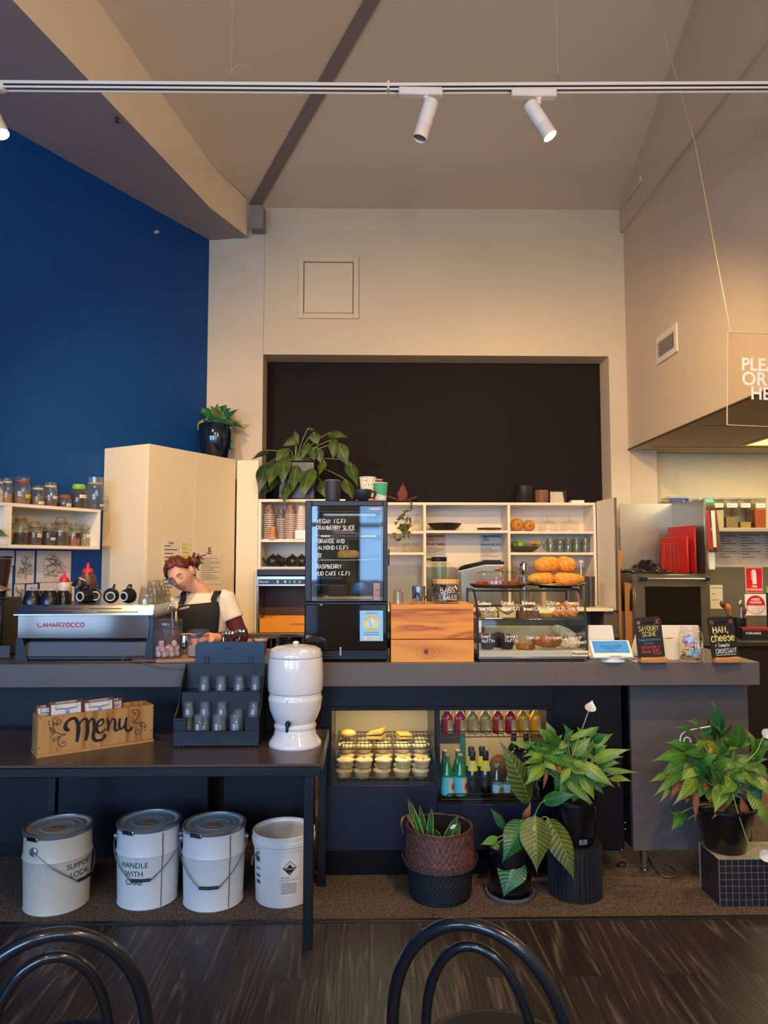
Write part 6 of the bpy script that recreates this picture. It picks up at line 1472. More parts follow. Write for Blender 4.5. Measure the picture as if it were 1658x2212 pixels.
ob('orange_cake',MB().at(sc=(1.25,1,1)).lathe([(0,0),(.042,0),(.046,.01),(.046,.028),(.036,.042),(0,.046)],22),loafm,loc=(W(752,1195,YR+.2).x,YR+.2,z_s[1]+.0035),label='golden orange and almond cake on the middle fridge shelf',cat='cake')
zf=oz+zm+.0066
ob('serving_board',MB().box(-.125,.125,-.07,.07,0,.016,.006),wood('pale_board','#c2a074','#9a7548',.6,10,0),loc=(W(752,1290,YR+.12).x,YR+.11,zf),label='pale serving board under the mud cake in the fridge floor',cat='board')
ob('mud_cake',MB().at(sc=(1.05,.9,1)).lathe([(0,0),(.05,0),(.052,.01),(.052,.05),(.045,.056),(0,.058)],28),mud,loc=(W(731,1280,YR+.12).x,YR+.115,zf+.0165),label='dark raspberry mud cake on the fridge floor board',cat='cake')
ob('wrapped_cake',MB().sph((0,0,.036),.04,20,1.15,.9,.9),mat('blue_wrap','#3f6fae',.3,noise=(22,.9),col2='#5a3a34',bump=(40,.6)),loc=(W(778,1280,YR+.12).x,YR+.11,zf+.0165),label='cake in blue checked wrapping beside the mud cake',cat='cake')
o=thing('note_card','small pink handwritten card inside the fridge corner','card',(W(813,1290,YR+.05).x,YR+.045,zf));ob('card',MB().box(-.016,.016,0,.0012,0,.085),mat('pink_card','#e8a08c',.7),o);mb=MB();hand(mb,'Veg',-.012,.045,.012,.0008,y=-.0006);hand(mb,'fun',-.01,.02,.012,.0008,y=-.0006);ob('lettering',mb,ink,o)
ztp=oz+zt+.0006
def cupx(px,y):return W(px,1070,YR+y).x
bo=ob('orange_board',MB().box(cupx(768,.06),cupx(833,.06),YR+.06,YR+.30,ztp,ztp+.008,.002),mat('orange_timber','#c8702c',.6),label='thin orange timber board under the paper cups on the fridge',cat='board')
k=(YR+.08)/F;y_=.09
mk=mat('matte_black_cup','#24272b',.5)
hh_=W(718,1038,YR+y_).z-ztp
t=thing('black_tumbler','tall matte black tumbler on the fridge among the plant leaves','cup',(cupx(718,y_),YR+y_,ztp));ob('cup_body',MB().lathe([(0,0),(.032,0),(.037,.005),(.0412,hh_*.5),(.0412,hh_),(.038,hh_),(.038,.012),(0,.01)],32),mk,t);ob('rim_band',MB().lathe([(.0414,hh_-.002),(.0414,hh_+.0006),(.038,hh_+.0006)],32),mat('rim_tan','#8f8678',.5),t)
t=thing('coffee_cup','wide matte black coffee cup with handle before the paper cups','cup',(cupx(783,.04),YR+.035,ztp));h_=W(783,1058,YR+.035).z-ztp
ob('cup_body',MB().lathe([(0,.001),(.022,.001),(.024,.003),(.04,h_*.35),(.0465,h_*.75),(.0475,h_),(.045,h_),(.036,h_*.3),(0,.006)],32),mk,t);ob('handle',MB().tube(smooth([(.044,0,h_*.8),(.062,0,h_*.84),(.066,0,h_*.55),(.052,0,h_*.3),(.036,0,h_*.28)],4),.0042,8),mk,t)
pcm=mat('confetti_cup','#e6dcb8',.6);nt=pcm.node_tree
vo=nt.nodes.new('ShaderNodeTexVoronoi');vo.inputs['Scale'].default_value=120;tc=nt.nodes.new('ShaderNodeTexCoord');nt.links.new(tc.outputs['Object'],vo.inputs['Vector'])
lt=nt.nodes.new('ShaderNodeMath');lt.operation='LESS_THAN';lt.inputs[1].default_value=.36;nt.links.new(vo.outputs['Distance'],lt.inputs[0])
hs_=nt.nodes.new('ShaderNodeMix');hs_.data_type='RGBA';hs_.inputs['A'].default_value=lin('#e6dcb8');nt.links.new(lt.outputs[0],hs_.inputs['Factor'])
h2=nt.nodes.new('ShaderNodeMix');h2 .data_type='RGBA';h2 .inputs['Factor'].default_value=.72;h2 .inputs['B'].default_value=lin('#5a4a3a');nt.links.new(vo.outputs['Color'],h2 .inputs['A']);nt.links.new(h2 .outputs['Result'],hs_.inputs['B']);nt.links.new(hs_.outputs['Result'],nt.nodes['Principled BSDF'].inputs['Base Color'])
def papercup(lb,px,y,ptop,wt,wb,z0,m,band=None):
 kk=(YR+y)/F;h=W(px,ptop,YR+y).z-z0;rt,rb_=wt*kk/2,wb*kk/2
 o=thing('paper_cup',lb,'cup',(cupx(px,y),YR+y,z0),0,'paper cups on the fridge')
 ob('cup_wall',MB().lathe([(0,.004),(rb_,.004),(rb_,0),(rb_+.0006,0),(rt,h-.003),(rt-.001,h-.003),(rb_-.001,.006),(0,.006)],28),m,o);ob('rolled_rim',MB().tube([(rt*cos(a),rt*sin(a),h-.002)for a in[2*pi*i/28 for i in range(28)]],.0018,6,closed=True),mat('rim_white','#eee8d8',.5),o)
 if band:ob('print_band',MB().sheet(lambda u,v:(lambda a,z:((rb_+(rt-rb_)*z/h+.0008)*cos(a),(rb_+(rt-rb_)*z/h+.0008)*sin(a),z))(2*pi*u,.002+v*(h*.28+h*.05*sin(4*pi*u))),28,2),band,o)
papercup('white paper cup with coloured confetti print on the orange board',794,.13,1031,36,25,ztp+.0085,pcm)
papercup('green paper cup with a pale band at its foot beside the confetti cup',822,.11,1043,30,23,ztp+.0085,mat('mint_cup','#3f9f76',.6),mat('cup_band','#b9cdd2',.6))
papercup('dark red paper cup mostly hidden behind the green cup',813,.21,1036,26,20,ztp+.0085,mat('red_cup','#8f2a2a',.6))
t=thing('timber_box','knotty pine plank box standing beside the cake fridge on the counter','box',(W(933,1430,YR).x,YR,ZC+.0006));ox,oz=t.location.x,t.location.z
x0,x1=fx(844),fx(1023);x0,x1=W(844,1400,YR).x-ox,W(1023,1400,YR).x-ox;z3=W(933,1305.5,YR).z-oz
bw1=wood('orange_pine','#e8942e','#a9560f',.45,9,0,coat=.1);bw2=wood('orange_pine_knot','#e99c40','#b5651c',.45,4.5,0,5,coat=.1)
def bz(py):return W(933,py,YR).z-oz
ob('front_plank',MB().box(x0,x1,0,.018,bz(1380.5),bz(1317.5),.0015),bw1,t);ob('front_plank',MB().box(x0,x1,0,.018,0,bz(1382),.0015),bw2,t);ob('lid_edge',MB().box(x0,x1,0,.018,bz(1317),z3-.0,.0015),bw1,t)
ob('inner_dark',MB().box(x0+.01,x1-.01,.0182,.27,.002,z3-.02),mat('box_inside','#3a2414',.9),t);ob('side_plank',MB().box(x1-.0095,x1,.0184,.27,0,z3-.001,.001),bw1,t);ob('side_plank',MB().box(x0,x0+.0095,.0184,.27,0,z3-.001,.001),bw1,t)
ob('lid_board',MB().box(x0+.01,x1-.01,.0184,.27,z3-.018,z3-.001,.001),mat('plywood_top','#d0a468',.6),t)
kn=mat('knot','#6b3d1c',.6)
ob('knot',MB().at((W(920,1408,YR).x-ox,.0,W(920,1408,YR).z-oz),rx=pi/2).cyl((0,0,-.0004),.0125,.0008,20),kn,t)
mb=MB()
for r in(.024,.034,.05):mb.tube([(W(920,1408,YR).x-ox+r*(1.3 if cos(a)>0 else 1.0)*cos(a),-.0003,max(.002,W(920,1408,YR).z-oz+r*.62*sin(a)))for a in[2*pi*i/40 for i in range(40)]],.0008,4,closed=True)
ob('knot_rings',mb,mat('grain_line','#b0682c',.6),t)
zbx=oz+z3+.0002
t=thing('steel_canister','polished steel canister with lid on the timber box','canister',(W(904,1306,YR+.06).x,YR+.062,zbx));k=(YR+.06)/F;h_=W(904,1266,YR+.06).z-zbx;r=14.3*k
ob('canister_body',MB().lathe([(0,0),(r-.001,0),(r,.002),(r,h_*.78),(0,h_*.78)],32),chrome,t);ob('canister_lid',MB().lathe([(r+.0006,h_*.78+.0005),(r+.0006,h_-.003),(r-.003,h_),(0,h_)],32),chrome,t)
cl2=clear('plain_glass','#fbf9f4',.05,.5,p=2.4)
ob('drinking_glass',MB().lathe([(0,.07),(.02,.07),(.024,.064),(.0275,0),(.026,0),(.0225,.06),(0,.066)],24),cl2,loc=(W(860,1306,YR+.1).x,YR+.10,zbx+.0002),label='upturned clear glass on the timber box next to the fridge',cat='glass')
ob('plastic_cup',MB().lathe([(0,.075),(.014,.075),(.016,.072),(.021,0),(.02,0),(.0145,.07),(0,.072)],24),cl2,loc=(W(898,1300,YR+.2).x,YR+.20,zbx+.0002),label='clear plastic cup turned over behind the steel canister',cat='cup')
dup(bpy.data.objects['plastic_cup'],(W(898,1300,YR+.2).x,YR+.20,zbx+.022),label='upper clear plastic cup stacked over the one behind the canister')
for n_ in('plastic_cup','plastic_cup.001'):bpy.data.objects[n_]['group']='clear plastic cups on the timber box'
k=(YR+.1)/F;r=30.5*k;h_=W(962,1262,YR+.1).z-zbx
t=thing('treat_jar','squat glass jar with wooden lid and white lettering holding dark wrapped treats','jar',(W(963,1300,YR+.105).x,YR+.11,zbx))
ob('glass_body',MB().lathe([(0,.001),(r*.9,.001),(r,.01),(r,h_*.76),(r*.84,h_*.95),(r*.84,h_)],36),cl2,t);ob('wooden_lid',MB().cyl((0,0,h_+.001),r*.93,W(962,1252,YR+.1).z-zbx-h_,36,b=.003),wood('lid_wood','#d9a868','#b98444',.5,10,0),t)
ob('contents',MB().lathe([(0,.008),(r*.88,.008),(r*.95,.014),(r*.95,h_*.5),(r*.5,h_*.62),(0,h_*.6)],28),mat('foil_wrapped','#9a948c',.25,.6,noise=(46,1.0),col2='#241c18',bump=(60,.9)),t)
mb=MB();hand(mb,'BASS',-.035,h_*.58,h_*.27,.0014,w=.55,gap=.2);hand(mb,'BALLS',-.02,h_*.22,h_*.22,.0013,w=.5,gap=.2)
mb.v=[((r+.0008)*sin(v[0]/r),-(r+.0008)*cos(v[0]/r),v[2])for v in mb.v];ob('lettering',mb,whiteink,t)
YD2=3.612
t=thing('pastry_cabinet','two tier glass pastry cabinet with curved front and white handwriting','display cabinet',(W(1150,1428,YD2).x,YD2,ZC+.0006));ox,oz=t.location.x,t.location.z
hx=(W(1268,1420,YD2).x-W(1032,1420,YD2).x)/2;tx=ox
def dz(py,y=0):return W(1150,py,YD2+y).z-oz
def dx(px,y=0):return W(px,1350,YD2+y).x-ox
dep=.37;ztp2=dz(1274,.14);zmid=dz(1338,.02);zbs=dz(1407)
prof=[(.0,.03),(.0,zbs),(.004,zmid-.02),(.012,zmid+.02),(.035,zmid+.07),(.08,ztp2-.03),(.14,ztp2)]
pp_=smooth([(0,y,z)for y,z in prof],5)
for s in(-1,1):
 x=s*hx
 mb=MB();fr_=[V((x,p.y,p.z))for p in pp_];mb.tube(fr_+[V((x,dep,ztp2)),V((x,dep,.03))],.0055,8,closed=True);ob('side_frame',mb,blkp,t)
 mb=MB();pl_=[(p.y,p.z)for p in pp_]+[(dep,ztp2),(dep,.03)];mb.prism(pl_,x-.002,x+.002,'x');ob('side_glass',mb,pane,t)
mb=MB();m_=len(pp_)
mb.add([(x,p.y-.001,p.z)for x in(-hx+.004,hx-.004)for p in pp_],[(i,i+1,m_+i+1,m_+i)for i in range(m_-1)]);ob('curved_glass',mb,clear('curved_glass','#f4f8f2',.03,.35),t,sharp=180)
ob('top_shelf',MB().box(-hx,hx,.14,dep,ztp2-.004,ztp2,.001),clear('shelf_glass','#dfeadf',.05,.4),t)
for nm,z in(('top_trim',ztp2),('shelf_trim',zmid)):ob(nm,MB().box(-hx+.006,hx-.006,(.135 if nm=='top_trim'else.012),(.143 if nm=='top_trim'else.018),z-.004,z+.001,.001),blkp,t)
ob('middle_shelf',MB().box(-hx+.006,hx-.006,.018,dep-.01,zmid-.004,zmid),MATS['shelf_glass'],t)
ob('base_tray',MB().box(-hx+.006,hx-.006,.004,dep,dz(1419),zbs,.001),mat('tray_white','#cfc6b8',.5),t);ob('base_band',MB().box(-hx+.002,hx-.002,-.004,dep,.014,dz(1419)-.0005,.002),mat('band_steel','#8f8a82',.3,.8),t);ob('base_foot',MB().box(-hx+.01,hx-.01,.01,dep-.02,0,.0135),blkp,t)
ob('rear_frame',MB().box(-hx,hx,dep-.006,dep,ztp2-.02,ztp2-.005).box(-hx,hx,dep-.006,dep,zmid-.006,zmid+.006),blkp,t)
o=ob('maker_plate',MB().box(dx(1233),dx(1267),-.0075,-.0045,dz(1418),dz(1405.5),.0005),mat('plate_cream','#e6d9b0',.5),t);txt('Exquisite',.017,ink,o,(dx(1250),-.0077,dz(1411.8)),bold=.0004,ext=.0003,width=.072)
mb=MB()
def gy(z):
 for a,b in zip(pp_,pp_[1:]):
  if a.z<=z<=b.z:return a.y+(b.y-a.y)*(z-a.z)/max(1e-6,b.z-a.z)
 return.0
for s,px,py in(('Goddess',1033,1304),('Bar (G.F)',1036,1316),('Coconut',1083,1303),('Slice (G.F)',1086,1316),('Banana',1128,1303),('Bread (G.F)',1131,1316),('Citrus',1181,1303),('Tart (G.F)',1184,1316),('Cheesy',1222,1303),('Twist (G.F)',1226,1316),('Sweet',1038,1375),('Muffin',1040,1385),('Savoury',1090,1375),('Muffin',1091,1384),('Danish',1137,1378),('Croissant',1177,1378),('Almond',1227,1378),('Croissant',1229,1388)):
 yy=gy(dz(py));z=dz(py,yy)-.006;b0=len(mb.v)
 hand(mb,s,dx(px,yy),0,.0165,.00115,w=.42,gap=.16,jit=.05,width=(.088 if len(s)>8 else.065 if len(s)>5 else.05))
 mb.v[b0:]=[(v[0],gy(z+v[2])-.0022+v[1],z+v[2])for v in mb.v[b0:]]
ob('lettering',mb,whiteink,t)
light('cabinet_lamp','AREA',(ox,YD2+.27,oz+ztp2-.008),(ox,YD2+.2,0),1.0,(1,.85,.6),.45,.06)
cake_br=mat('banana_bread','#5a3a26',.8,noise=(60,.6),col2='#8a6242',bump=(120,.5));nutm=mat('nut_bar','#8a7050',.8,noise=(90,1),col2='#d8c8a8',bump=(120,.8));custm=mat('custard','#dcc478',.6,noise=(30,.3));choc=mat('chocolate','#3a2218',.5);tartm=mat('tart_shell','#d9a458',.6,noise=(30,.4));twm=mat('cheese_twist','#b5642a',.6,noise=(40,.8),col2='#d99a4a',bump=(70,.5));crm=mat('croissant_glaze','#b0622a',.35,noise=(16,.8),col2='#7a3c18',bump=(40,.3));muf=mat('muffin_dark','#2c1d1d',.8,noise=(70,.8),col2='#5a3a30',bump=(120,.8));mufp=mat('muffin_paper','#241a1c',.7);alm=mat('almond_sugar','#c29a68',.7,noise=(60,1),col2='#efe4d2',bump=(100,.7))
zms=oz+zmid+.0006;zbt=oz+zbs+.0006
def px_(px,y):return W(px,1340,YD2+y).x
G2='pastries on the middle cabinet shelf';G1='pastries on the lower cabinet tray'
ya=.12
ob('nut_bar',MB().box(-.043,.043,-.05,.05,0,.048,.004),nutm,loc=(px_(1053,ya),YD2+ya,zms),label='nutty bar slice at the fridge end of the middle pastry shelf',cat='slice',group=G2)
o=thing('coconut_slice','pale coconut slice dipped in chocolate on the middle pastry shelf','slice',(px_(1092,ya),YD2+ya,zms),0,G2)
ob('filling',MB().prism([(-.042,.004),(.042,.004),(.044,.046),(.03,.034),(0,.018),(-.03,.034),(-.044,.046)],-.045,.045),custm,o);ob('chocolate_top',MB().prism([(-.044,.0465),(-.03,.0345),(0,.0185),(.03,.0345),(.044,.0465),(.044,.052),(.03,.041),(0,.026),(-.03,.041),(-.044,.052)],-.046,.046),choc,o);ob('chocolate_base',MB().box(-.044,.044,-.046,.046,0,.0036),choc,o)
o=thing('banana_bread','dark banana bread loaf slice in the centre of the middle pastry shelf','cake',(px_(1137,ya),YD2+ya,zms),.15,G2)
ob('bread',MB().prism([(-.05,0),(.05,0),(.056,.03),(.05,.055),(.02,.068),(-.02,.068),(-.05,.055),(-.056,.03)],-.03,.03),cake_br,o)
o=thing('citrus_tart','yellow citrus tart in a fluted shell on the middle pastry shelf','tart',(px_(1180,ya),YD2+ya,zms),0,G2)
mb=MB();n=40;vs=[]
pr_=[(.036+.0015*(i%2),.0)for i in range(n)]
mb.add([((.036+.0012*(i%2))*cos(2*pi*i/n),(.036+.0012*(i%2))*sin(2*pi*i/n),0)for i in range(n)]+[((.046+.0018*(i%2))*cos(2*pi*i/n),(.046+.0018*(i%2))*sin(2*pi*i/n),.026)for i in range(n)],[(i,(i+1)%n,n+(i+1)%n,n+i)for i in range(n)]+[tuple(range(n))[::-1]]);ob('tart_shell',mb,tartm,o,sharp=180)
ob('filling',MB().lathe([(.0455,.025),(.04,.03),(0,.034)],30),mat('citrus_curd','#e5b23c',.3,noise=(20,.3)),o)
def twist(lb,px,y,z,rz,L_=.06,r=.02):
 mb=MB()
 for ph in(0,pi):
  mb.tube([((i/22-.5)*2*L_,r*.55*cos(i/22*9+ph),r*.9+r*.45*sin(i/22*9+ph))for i in range(23)],[r*.3+r*.4*sin(pi*i/22)**.6 for i in range(23)],10)
 return ob('cheese_twist',mb,twm,loc=(px_(px,y),YD2+y,z),rot=(0,0,rz),label=lb,cat='pastry',group='cheese twists in the pastry cabinet')
twist('golden cheese twist lying in front on the middle pastry shelf',1221,.08,zms+.006,.05);twist('golden cheese twist stacked on top at the till end of the middle pastry shelf',1222,.12,zms+.038,-.2,.055);twist('golden cheese twist lying behind on the middle pastry shelf',1222,.19,zms+.006,.1)
def muffin(lb,px,y,sd):
 q=random.Random(sd);o=thing('muffin',lb,'muffin',(px_(px,y),YD2+y,zbt),0,'dark muffins on the lower tray')
 ob('paper_case',MB().lathe([(0,0),(.028,0),(.04,.05),(.038,.05),(0,.045)],20),mufp,o)
 mb=MB().sph((0,0,.052),.039,18,1,1,.55)
 for i in range(12):a=q.uniform(0,6.28);r_=q.uniform(0,.03);mb.sph((r_*cos(a),r_*sin(a),.068-r_*.3),.010,8)
 ob('crumb_top',mb,muf,o)
muffin('dark sweet muffin at the fridge end of the lower tray',1052,.1,1);muffin('dark savoury muffin second along the lower tray',1094,.1,2);muffin('dark muffin behind the first two on the lower tray',1075,.2,3)
o=thing('danish','flat glazed danish pastry before the beige board on the lower tray','pastry',(px_(1134,.09),YD2+.09,zbt),0,G1);ob('pastry_ring',MB().lathe([(0,0),(.045,0),(.05,.01),(.044,.026),(.03,.024),(.02,.014),(0,.012)],26),crm,o);ob('fruit',MB().sph((0,0,.018),.016,14,1,1,.5),mat('jam','#5a2a1c',.25),o)
def croissant(lb,px,y,z,rz,m,s_=1,tilt=0):
 mb=MB();n=40;pts,rs=[],[]
 for i in range(n+1):
  u=i/n*2-1;a=u*1.25;pts.append((.075*sin(a)*s_,(.03-.055*cos(a))*s_,.034*s_))
  env=max(0,1-abs(u)**2.2);ridge=.82+.18*abs(sin((u*3.5+.5)*pi));rs.append((.006+.028*env*ridge)*s_)
 mb.tube(pts,rs,14);o=ob('croissant',mb,m,loc=(px_(px,y),YD2+y,z),rot=(0,tilt,rz),label=lb,cat='croissant',group='croissants in the pastry cabinet',sharp=70);return o
croissant('plain glazed brown croissant in the middle of the lower tray',1181,.10,zbt+.006,0,crm,1.05)
croissant('sugar dusted almond croissant lying on the lower tray by the maker plate',1226,.10,zbt+.002,.1,alm,.85);croissant('sugar dusted almond croissant stacked behind, higher than the other',1215,.21,zbt+.05,-.7,alm,.85,.3)
ob('serving_paddle',MB().at(rx=-.12).box(-.19,.19,-.004,.004,0,.10,.0038),mat('beige_board','#c8a882',.7),loc=(px_(1122,.28),YD2+.27,zbt+.0012),label='beige rounded serving board leaning at the back of the lower tray',cat='board')
zt3=oz+ztp2+.0064;yb=.27;k=(YD2+yb)/F
cxp=W(1075,1270,YD2+yb).x;br_=mat('brown_ceramic','#6b3a2a',.3,coat=.3)
ob('cake_tray',MB().lathe([(0,0),(50*k,0),(56*k,.006),(62*k,.02),(60*k,.022),(54*k,.010),(0,.009)],44),br_,loc=(cxp,YD2+yb,zt3),label='round brown cake tray on top of the pastry cabinet',cat='tray')
zd=zt3+.0106;hd=W(1075,1234,YD2+yb).z-zd
t=thing('cake_dome','clear cake dome with brown knob covering tarts on the brown tray','dome',(cxp,YD2+yb,zd));rd=50.5*k
ob('dome',MB().lathe([(rd,0),(rd,hd*.7),(rd*.95,hd*.9),(rd*.82,hd),(0,hd+.002),],44),cl2,t);ob('knob',MB().lathe([(0,hd+.003),(.012,hd+.003),(.02,hd+.01),(.018,hd+.015),(0,hd+.016)],20),mat('knob_red_brown','#9a4a34',.3),t)
pie_t=mat('jam_tart','#a85a34',.6,noise=(40,.6),col2='#7a3620')
for i,(px,y,lb)in enumerate(((1041,.22,'small brown tart under the dome, first from the fridge'),(1075,.2,'small brown tart under the dome front, in the middle'),(1107,.22,'small brown tart under the dome, nearest the scones'),(1058,.33,'small brown tart at the back of the dome'))):
 o=thing('jam_tart',lb,'tart',(W(px,1260,YD2+y).x,YD2+y,zd+.0006),0,'tarts under the cake dome');ob('tart_shell',MB().lathe([(0,0),(.026,0),(.033,.022),(.03,.024),(0,.016)],24),tartm if i==3 else pie_t,o);ob('jam',MB().lathe([(.0295,.0225),(.02,.027),(0,.028)],20),mat('dark_jam','#8f3a24',.3),o)
yb=.24;k=(YD2+yb)/F;cxs_=W(1199,1268,YD2+yb).x
t=thing('steel_tray','round steel tray on a black foot carrying scones on top of the pastry cabinet','tray',(cxs_,YD2+yb,zt3));ob('foot',MB().lathe([(0,0),(.085,0),(.09,.006),(.08,.012),(0,.012)],32),blkp,t);ob('tray_rim',MB().lathe([(0,.0125),(58*k,.0125),(66*k,.022),(67*k,.026),(58*k,.018),(0,.018)],44),chrome,t)
ob('paper_liner',MB().lathe([(0,.0185),(58*k,.019),(0,.0195)],30),mat('liner','#e8d29a',.8),t)
scm=mat('pumpkin_scone','#dd9830',.75,noise=(55,.75),col2='#b8621a',bump=(90,.6));herb=mat('herb_fleck','#3f3a14',.8)
zsn=zt3+.0205
for i,(ax,bx_,ty,by_,y,zl_,lb)in enumerate(((1141,1197,1240,1267,.19,0,'orange savoury scone at the bottom of the pile, nearest the dome'),(1194,1259,1238,1267,.18,0,'orange savoury scone at the bottom of the pile, nearest the till'),(1152,1207,1210,1243,.22,1,'big orange savoury scone on top of the pile, nearest the dome'),(1204,1243,1213,1247,.22,1,'orange savoury scone on top of the pile, nearest the till'))):
 Y=YD2+y;kk=Y/F;w_=(bx_-ax)*kk;h_=(by_-ty)*kk;o=thing('scone',lb,'scone',(W((ax+bx_)/2,by_,Y).x,Y,zsn if not zl_ else zsn+.062),(.2,-.2,.1,-.1)[i],'savoury scones on the steel tray')
 if zl_==0:h_=.061
 q=random.Random(i+60);mb=MB();n,m_=28,14;vs=[]
 for j in range(m_+1):
  ph=pi*j/m_
  for l in range(n):
   th=2*pi*l/n;e=lambda c,p_:(abs(c)**p_)*(1 if c>=0 else-1)
   x=e(sin(ph),.75)*e(cos(th),.8);yy=e(sin(ph),.75)*e(sin(th),.8);z=-e(cos(ph),.7)
   b_=1+.05*sin(3*th+i)+q.uniform(-.02,.02);vs.append((x*w_*.52*b_*(1-.12*(z>0)*z),yy*.052*b_,(z+1)*h_/2*(1+(.10*(x if i in(0,2)else-x)))))
 mb.add(vs,[(j*n+l,j*n+(l+1)%n,(j+1)*n+(l+1)%n,(j+1)*n+l)for j in range(m_)for l in range(n)]);ob('scone_body',mb,scm,o,sharp=180)
 mb=MB()
 for _ in range(70):
  v=vs[q.randrange(n*3,len(vs)-n)];
  if v[1]<.02:mb.sph((v[0]*1.004,v[1]*1.01,v[2]),q.uniform(.0009,.0018),5,1.5,1,1)
 ob('herb_flecks',mb,herb,o);o.children[-1]['kind']='stuff'
wp_=mat('till_white','#e9e4d6',.4)
gq=G(1322,1432,ZC);Yt=gq.y
t=thing('customer_screen','white tilted customer screen with blue display beside the pastry cabinet','screen',(W(1322,1430,Yt+.04).x,Yt+.04,ZC+.0006))
ob('stand_foot',MB().lathe([(0,0),(.062,0),(.064,.004),(.05,.014),(.045,.03),(0,.03)],28,1,.75),mat('foot_blue_white','#b9c8d0',.4),t)
A0,A1=W(1281,1420,Yt+.0)-t.location,W(1369,1419,Yt+.0)-t.location;B0,B1=W(1271,1382,Yt+.07)-t.location,W(1352,1381.5,Yt+.07)-t.location
ex_=(A1-A0);ey_=((B0+B1)-(A0+A1))/2;Ww,Hh=ex_.length,ey_.length
rx_=math.atan2(ey_.z,ey_.y);sc_=ob('screen_shell',MB().box(-Ww/2,Ww/2,0,Hh,-.016,0,.004),wp_,t);sc_.location=((A0+A1)/2).x,A0 .y,A0 .z;sc_.rotation_euler=(rx_,0,0);sc_.location.z+=.0;
ob('display',MB().box(-Ww/2+.012,Ww/2-.012,.026,Hh-.008,.0002,.0012),mat('display_blue','#3f7fb5',.15,emit=.5),sc_)
for s,y,sz in(('Welcome to FULLERS',Hh*.62,.012),('WIREGRASS PARK',Hh*.5,.009),('Thank you',Hh*.36,.007)):txt(s,sz,mat('display_ink','#173553',.5),sc_,(0,y,.0016),(0,0,0),ext=.0002,bold=.0001)
ob('card_slot',MB().box(-.02,.04,.004,.007,.0002,.0008),blkp,sc_)
t=thing('card_reader_stand','upright plain white till stand behind the blue customer screen','till',(W(1298,1400,Yt+.17).x,Yt+.17,ZC+.0006));z1_=W(1298,1351,Yt+.17).z-t.location.z;w0,w1=W(1271,1351,Yt+.17).x-t.location.x,W(1322,1351,Yt+.17).x-t.location.x
ob('upright_shell',MB().prism([(w0-.004,.02),(w1+.018,.02),(w1,z1_-.004),(w1-.004,z1_),(w0+.004,z1_),(w0,z1_-.004)],0,.02),wp_,t);ob('stand_foot',MB().box(w0-.01,w1+.02,-.03,.06,0,.019,.004),wp_,t)
Yq2=Yt+.22
t=thing('till_terminal','large white till terminal back showing behind the scone board and tip jar','till',(W(1436,1430,Yq2).x,Yq2,ZC+.0006));q=lambda px,py:(W(px,py,Yq2).x-t.location.x,max(.004,W(px,py,Yq2).z-t.location.z))
ob('screen_back',MB().prism([q(1362,1420),q(1512,1420),q(1508,1351),q(1380,1351)],0,.02),wp_,t);ob('foot',MB().box(-.1,.1,-.02,.08,0,.012,.003),wp_,t)
t=thing('receipt_printer','small white receipt printer between the scone board and the tip jar','printer',(W(1452,1428,Yt+.1).x,Yt+.1,ZC+.0006));ob('printer_body',MB().prism([(-.045,0),(.04,0),(.04,.085),(.025,.10),(-.045,.105)],0,.1),mat('printer_cream','#e6dcc0',.4),t);ob('paper_slot',MB().box(-.035,.02,.03,.05,.1032,.105),blkp,t)
cb_=mat('slate_black','#1d1c1c',.6);pinkm=mat('chalk_pink','#d05a78',.7);yelm=mat('chalk_yellow','#e6dc7a',.7);tealm=mat('chalk_teal','#4a8fa0',.7);redm=mat('chalk_red','#cf3f3a',.7);orm=mat('chalk_orange','#d8874a',.7)
def chalkboard(lb,pxc,pyb,w_px,pyt,rz):
 gq=G(pxc,pyb,ZC);Y=gq.y;k=Y/F
 t=thing('chalk_sign',lb,'sign',(gq.x,Y+.02,ZC+.0006),rz,None);
 wb_=58*k
 ob('wooden_base',MB().box(-wb_/2,wb_/2,-.02,.03,0,.026,.003),wood('sign_base_pine','#c98d4f','#a56a30',.5,9,0),t)
 w=w_px*k;h=W(pxc,pyt,Y).z-t.location.z-.024
 b=ob('slate_board',None if 0 else MB().prism([(-w/2,0),(w/2,0),(w/2,h-.014),(w/2-.006,h-.004),(w/2-.02,h),(.02,h-.004),(-.018,h-.001),(-w/2+.02,h),(-w/2+.006,h-.004),(-w/2,h-.014)],-.003,.003),cb_,t);b.location=(-.008,.0,.0265);b.rotation_euler=(-.1,-.05,0)
 sl=ob('grip_slot',MB().prism([(.018*cos(a)*1.2+(.012 if cos(a)>0 else-.012),h-.03+.0065*sin(a))for a in[2*pi*i/24 for i in range(24)]],-.0036,.0),mat('slot_dark','#070708',.9),b)
 return b,w,h
b,w,h=chalkboard('black slate sign in a pine base advertising the scone, nearest the till',1414,1433,60,1334,.08)
def bl(fn,m,nm='lettering'):
 mb=MB();fn(mb);return ob(nm,mb,m,b)
bl(lambda mb:(hand(mb,'SAVOURY',-w*.38,h*.655,h*.115,.0013,y=-.0036,width=w*.78,slant=.05),hand(mb,'SCONE',-w*.27,h*.515,h*.11,.0013,y=-.0036,width=w*.56,slant=.05)),yelm)
bl(lambda mb:(hand(mb,'Pumpkin,Cheese &',-w*.42,h*.405,h*.06,.0009,y=-.0036,width=w*.84),hand(mb,'chives.',-w*.22,h*.32,h*.06,.0009,y=-.0036,width=w*.36)),tealm)
bl(lambda mb:(hand(mb,'Add Butter +',-w*.36,h*.22,h*.075,.001,y=-.0036,width=w*.72)),redm)
bl(lambda mb:(hand(mb,'Relish',-w*.34,h*.11,h*.075,.001,y=-.0036,width=w*.36)),redm)
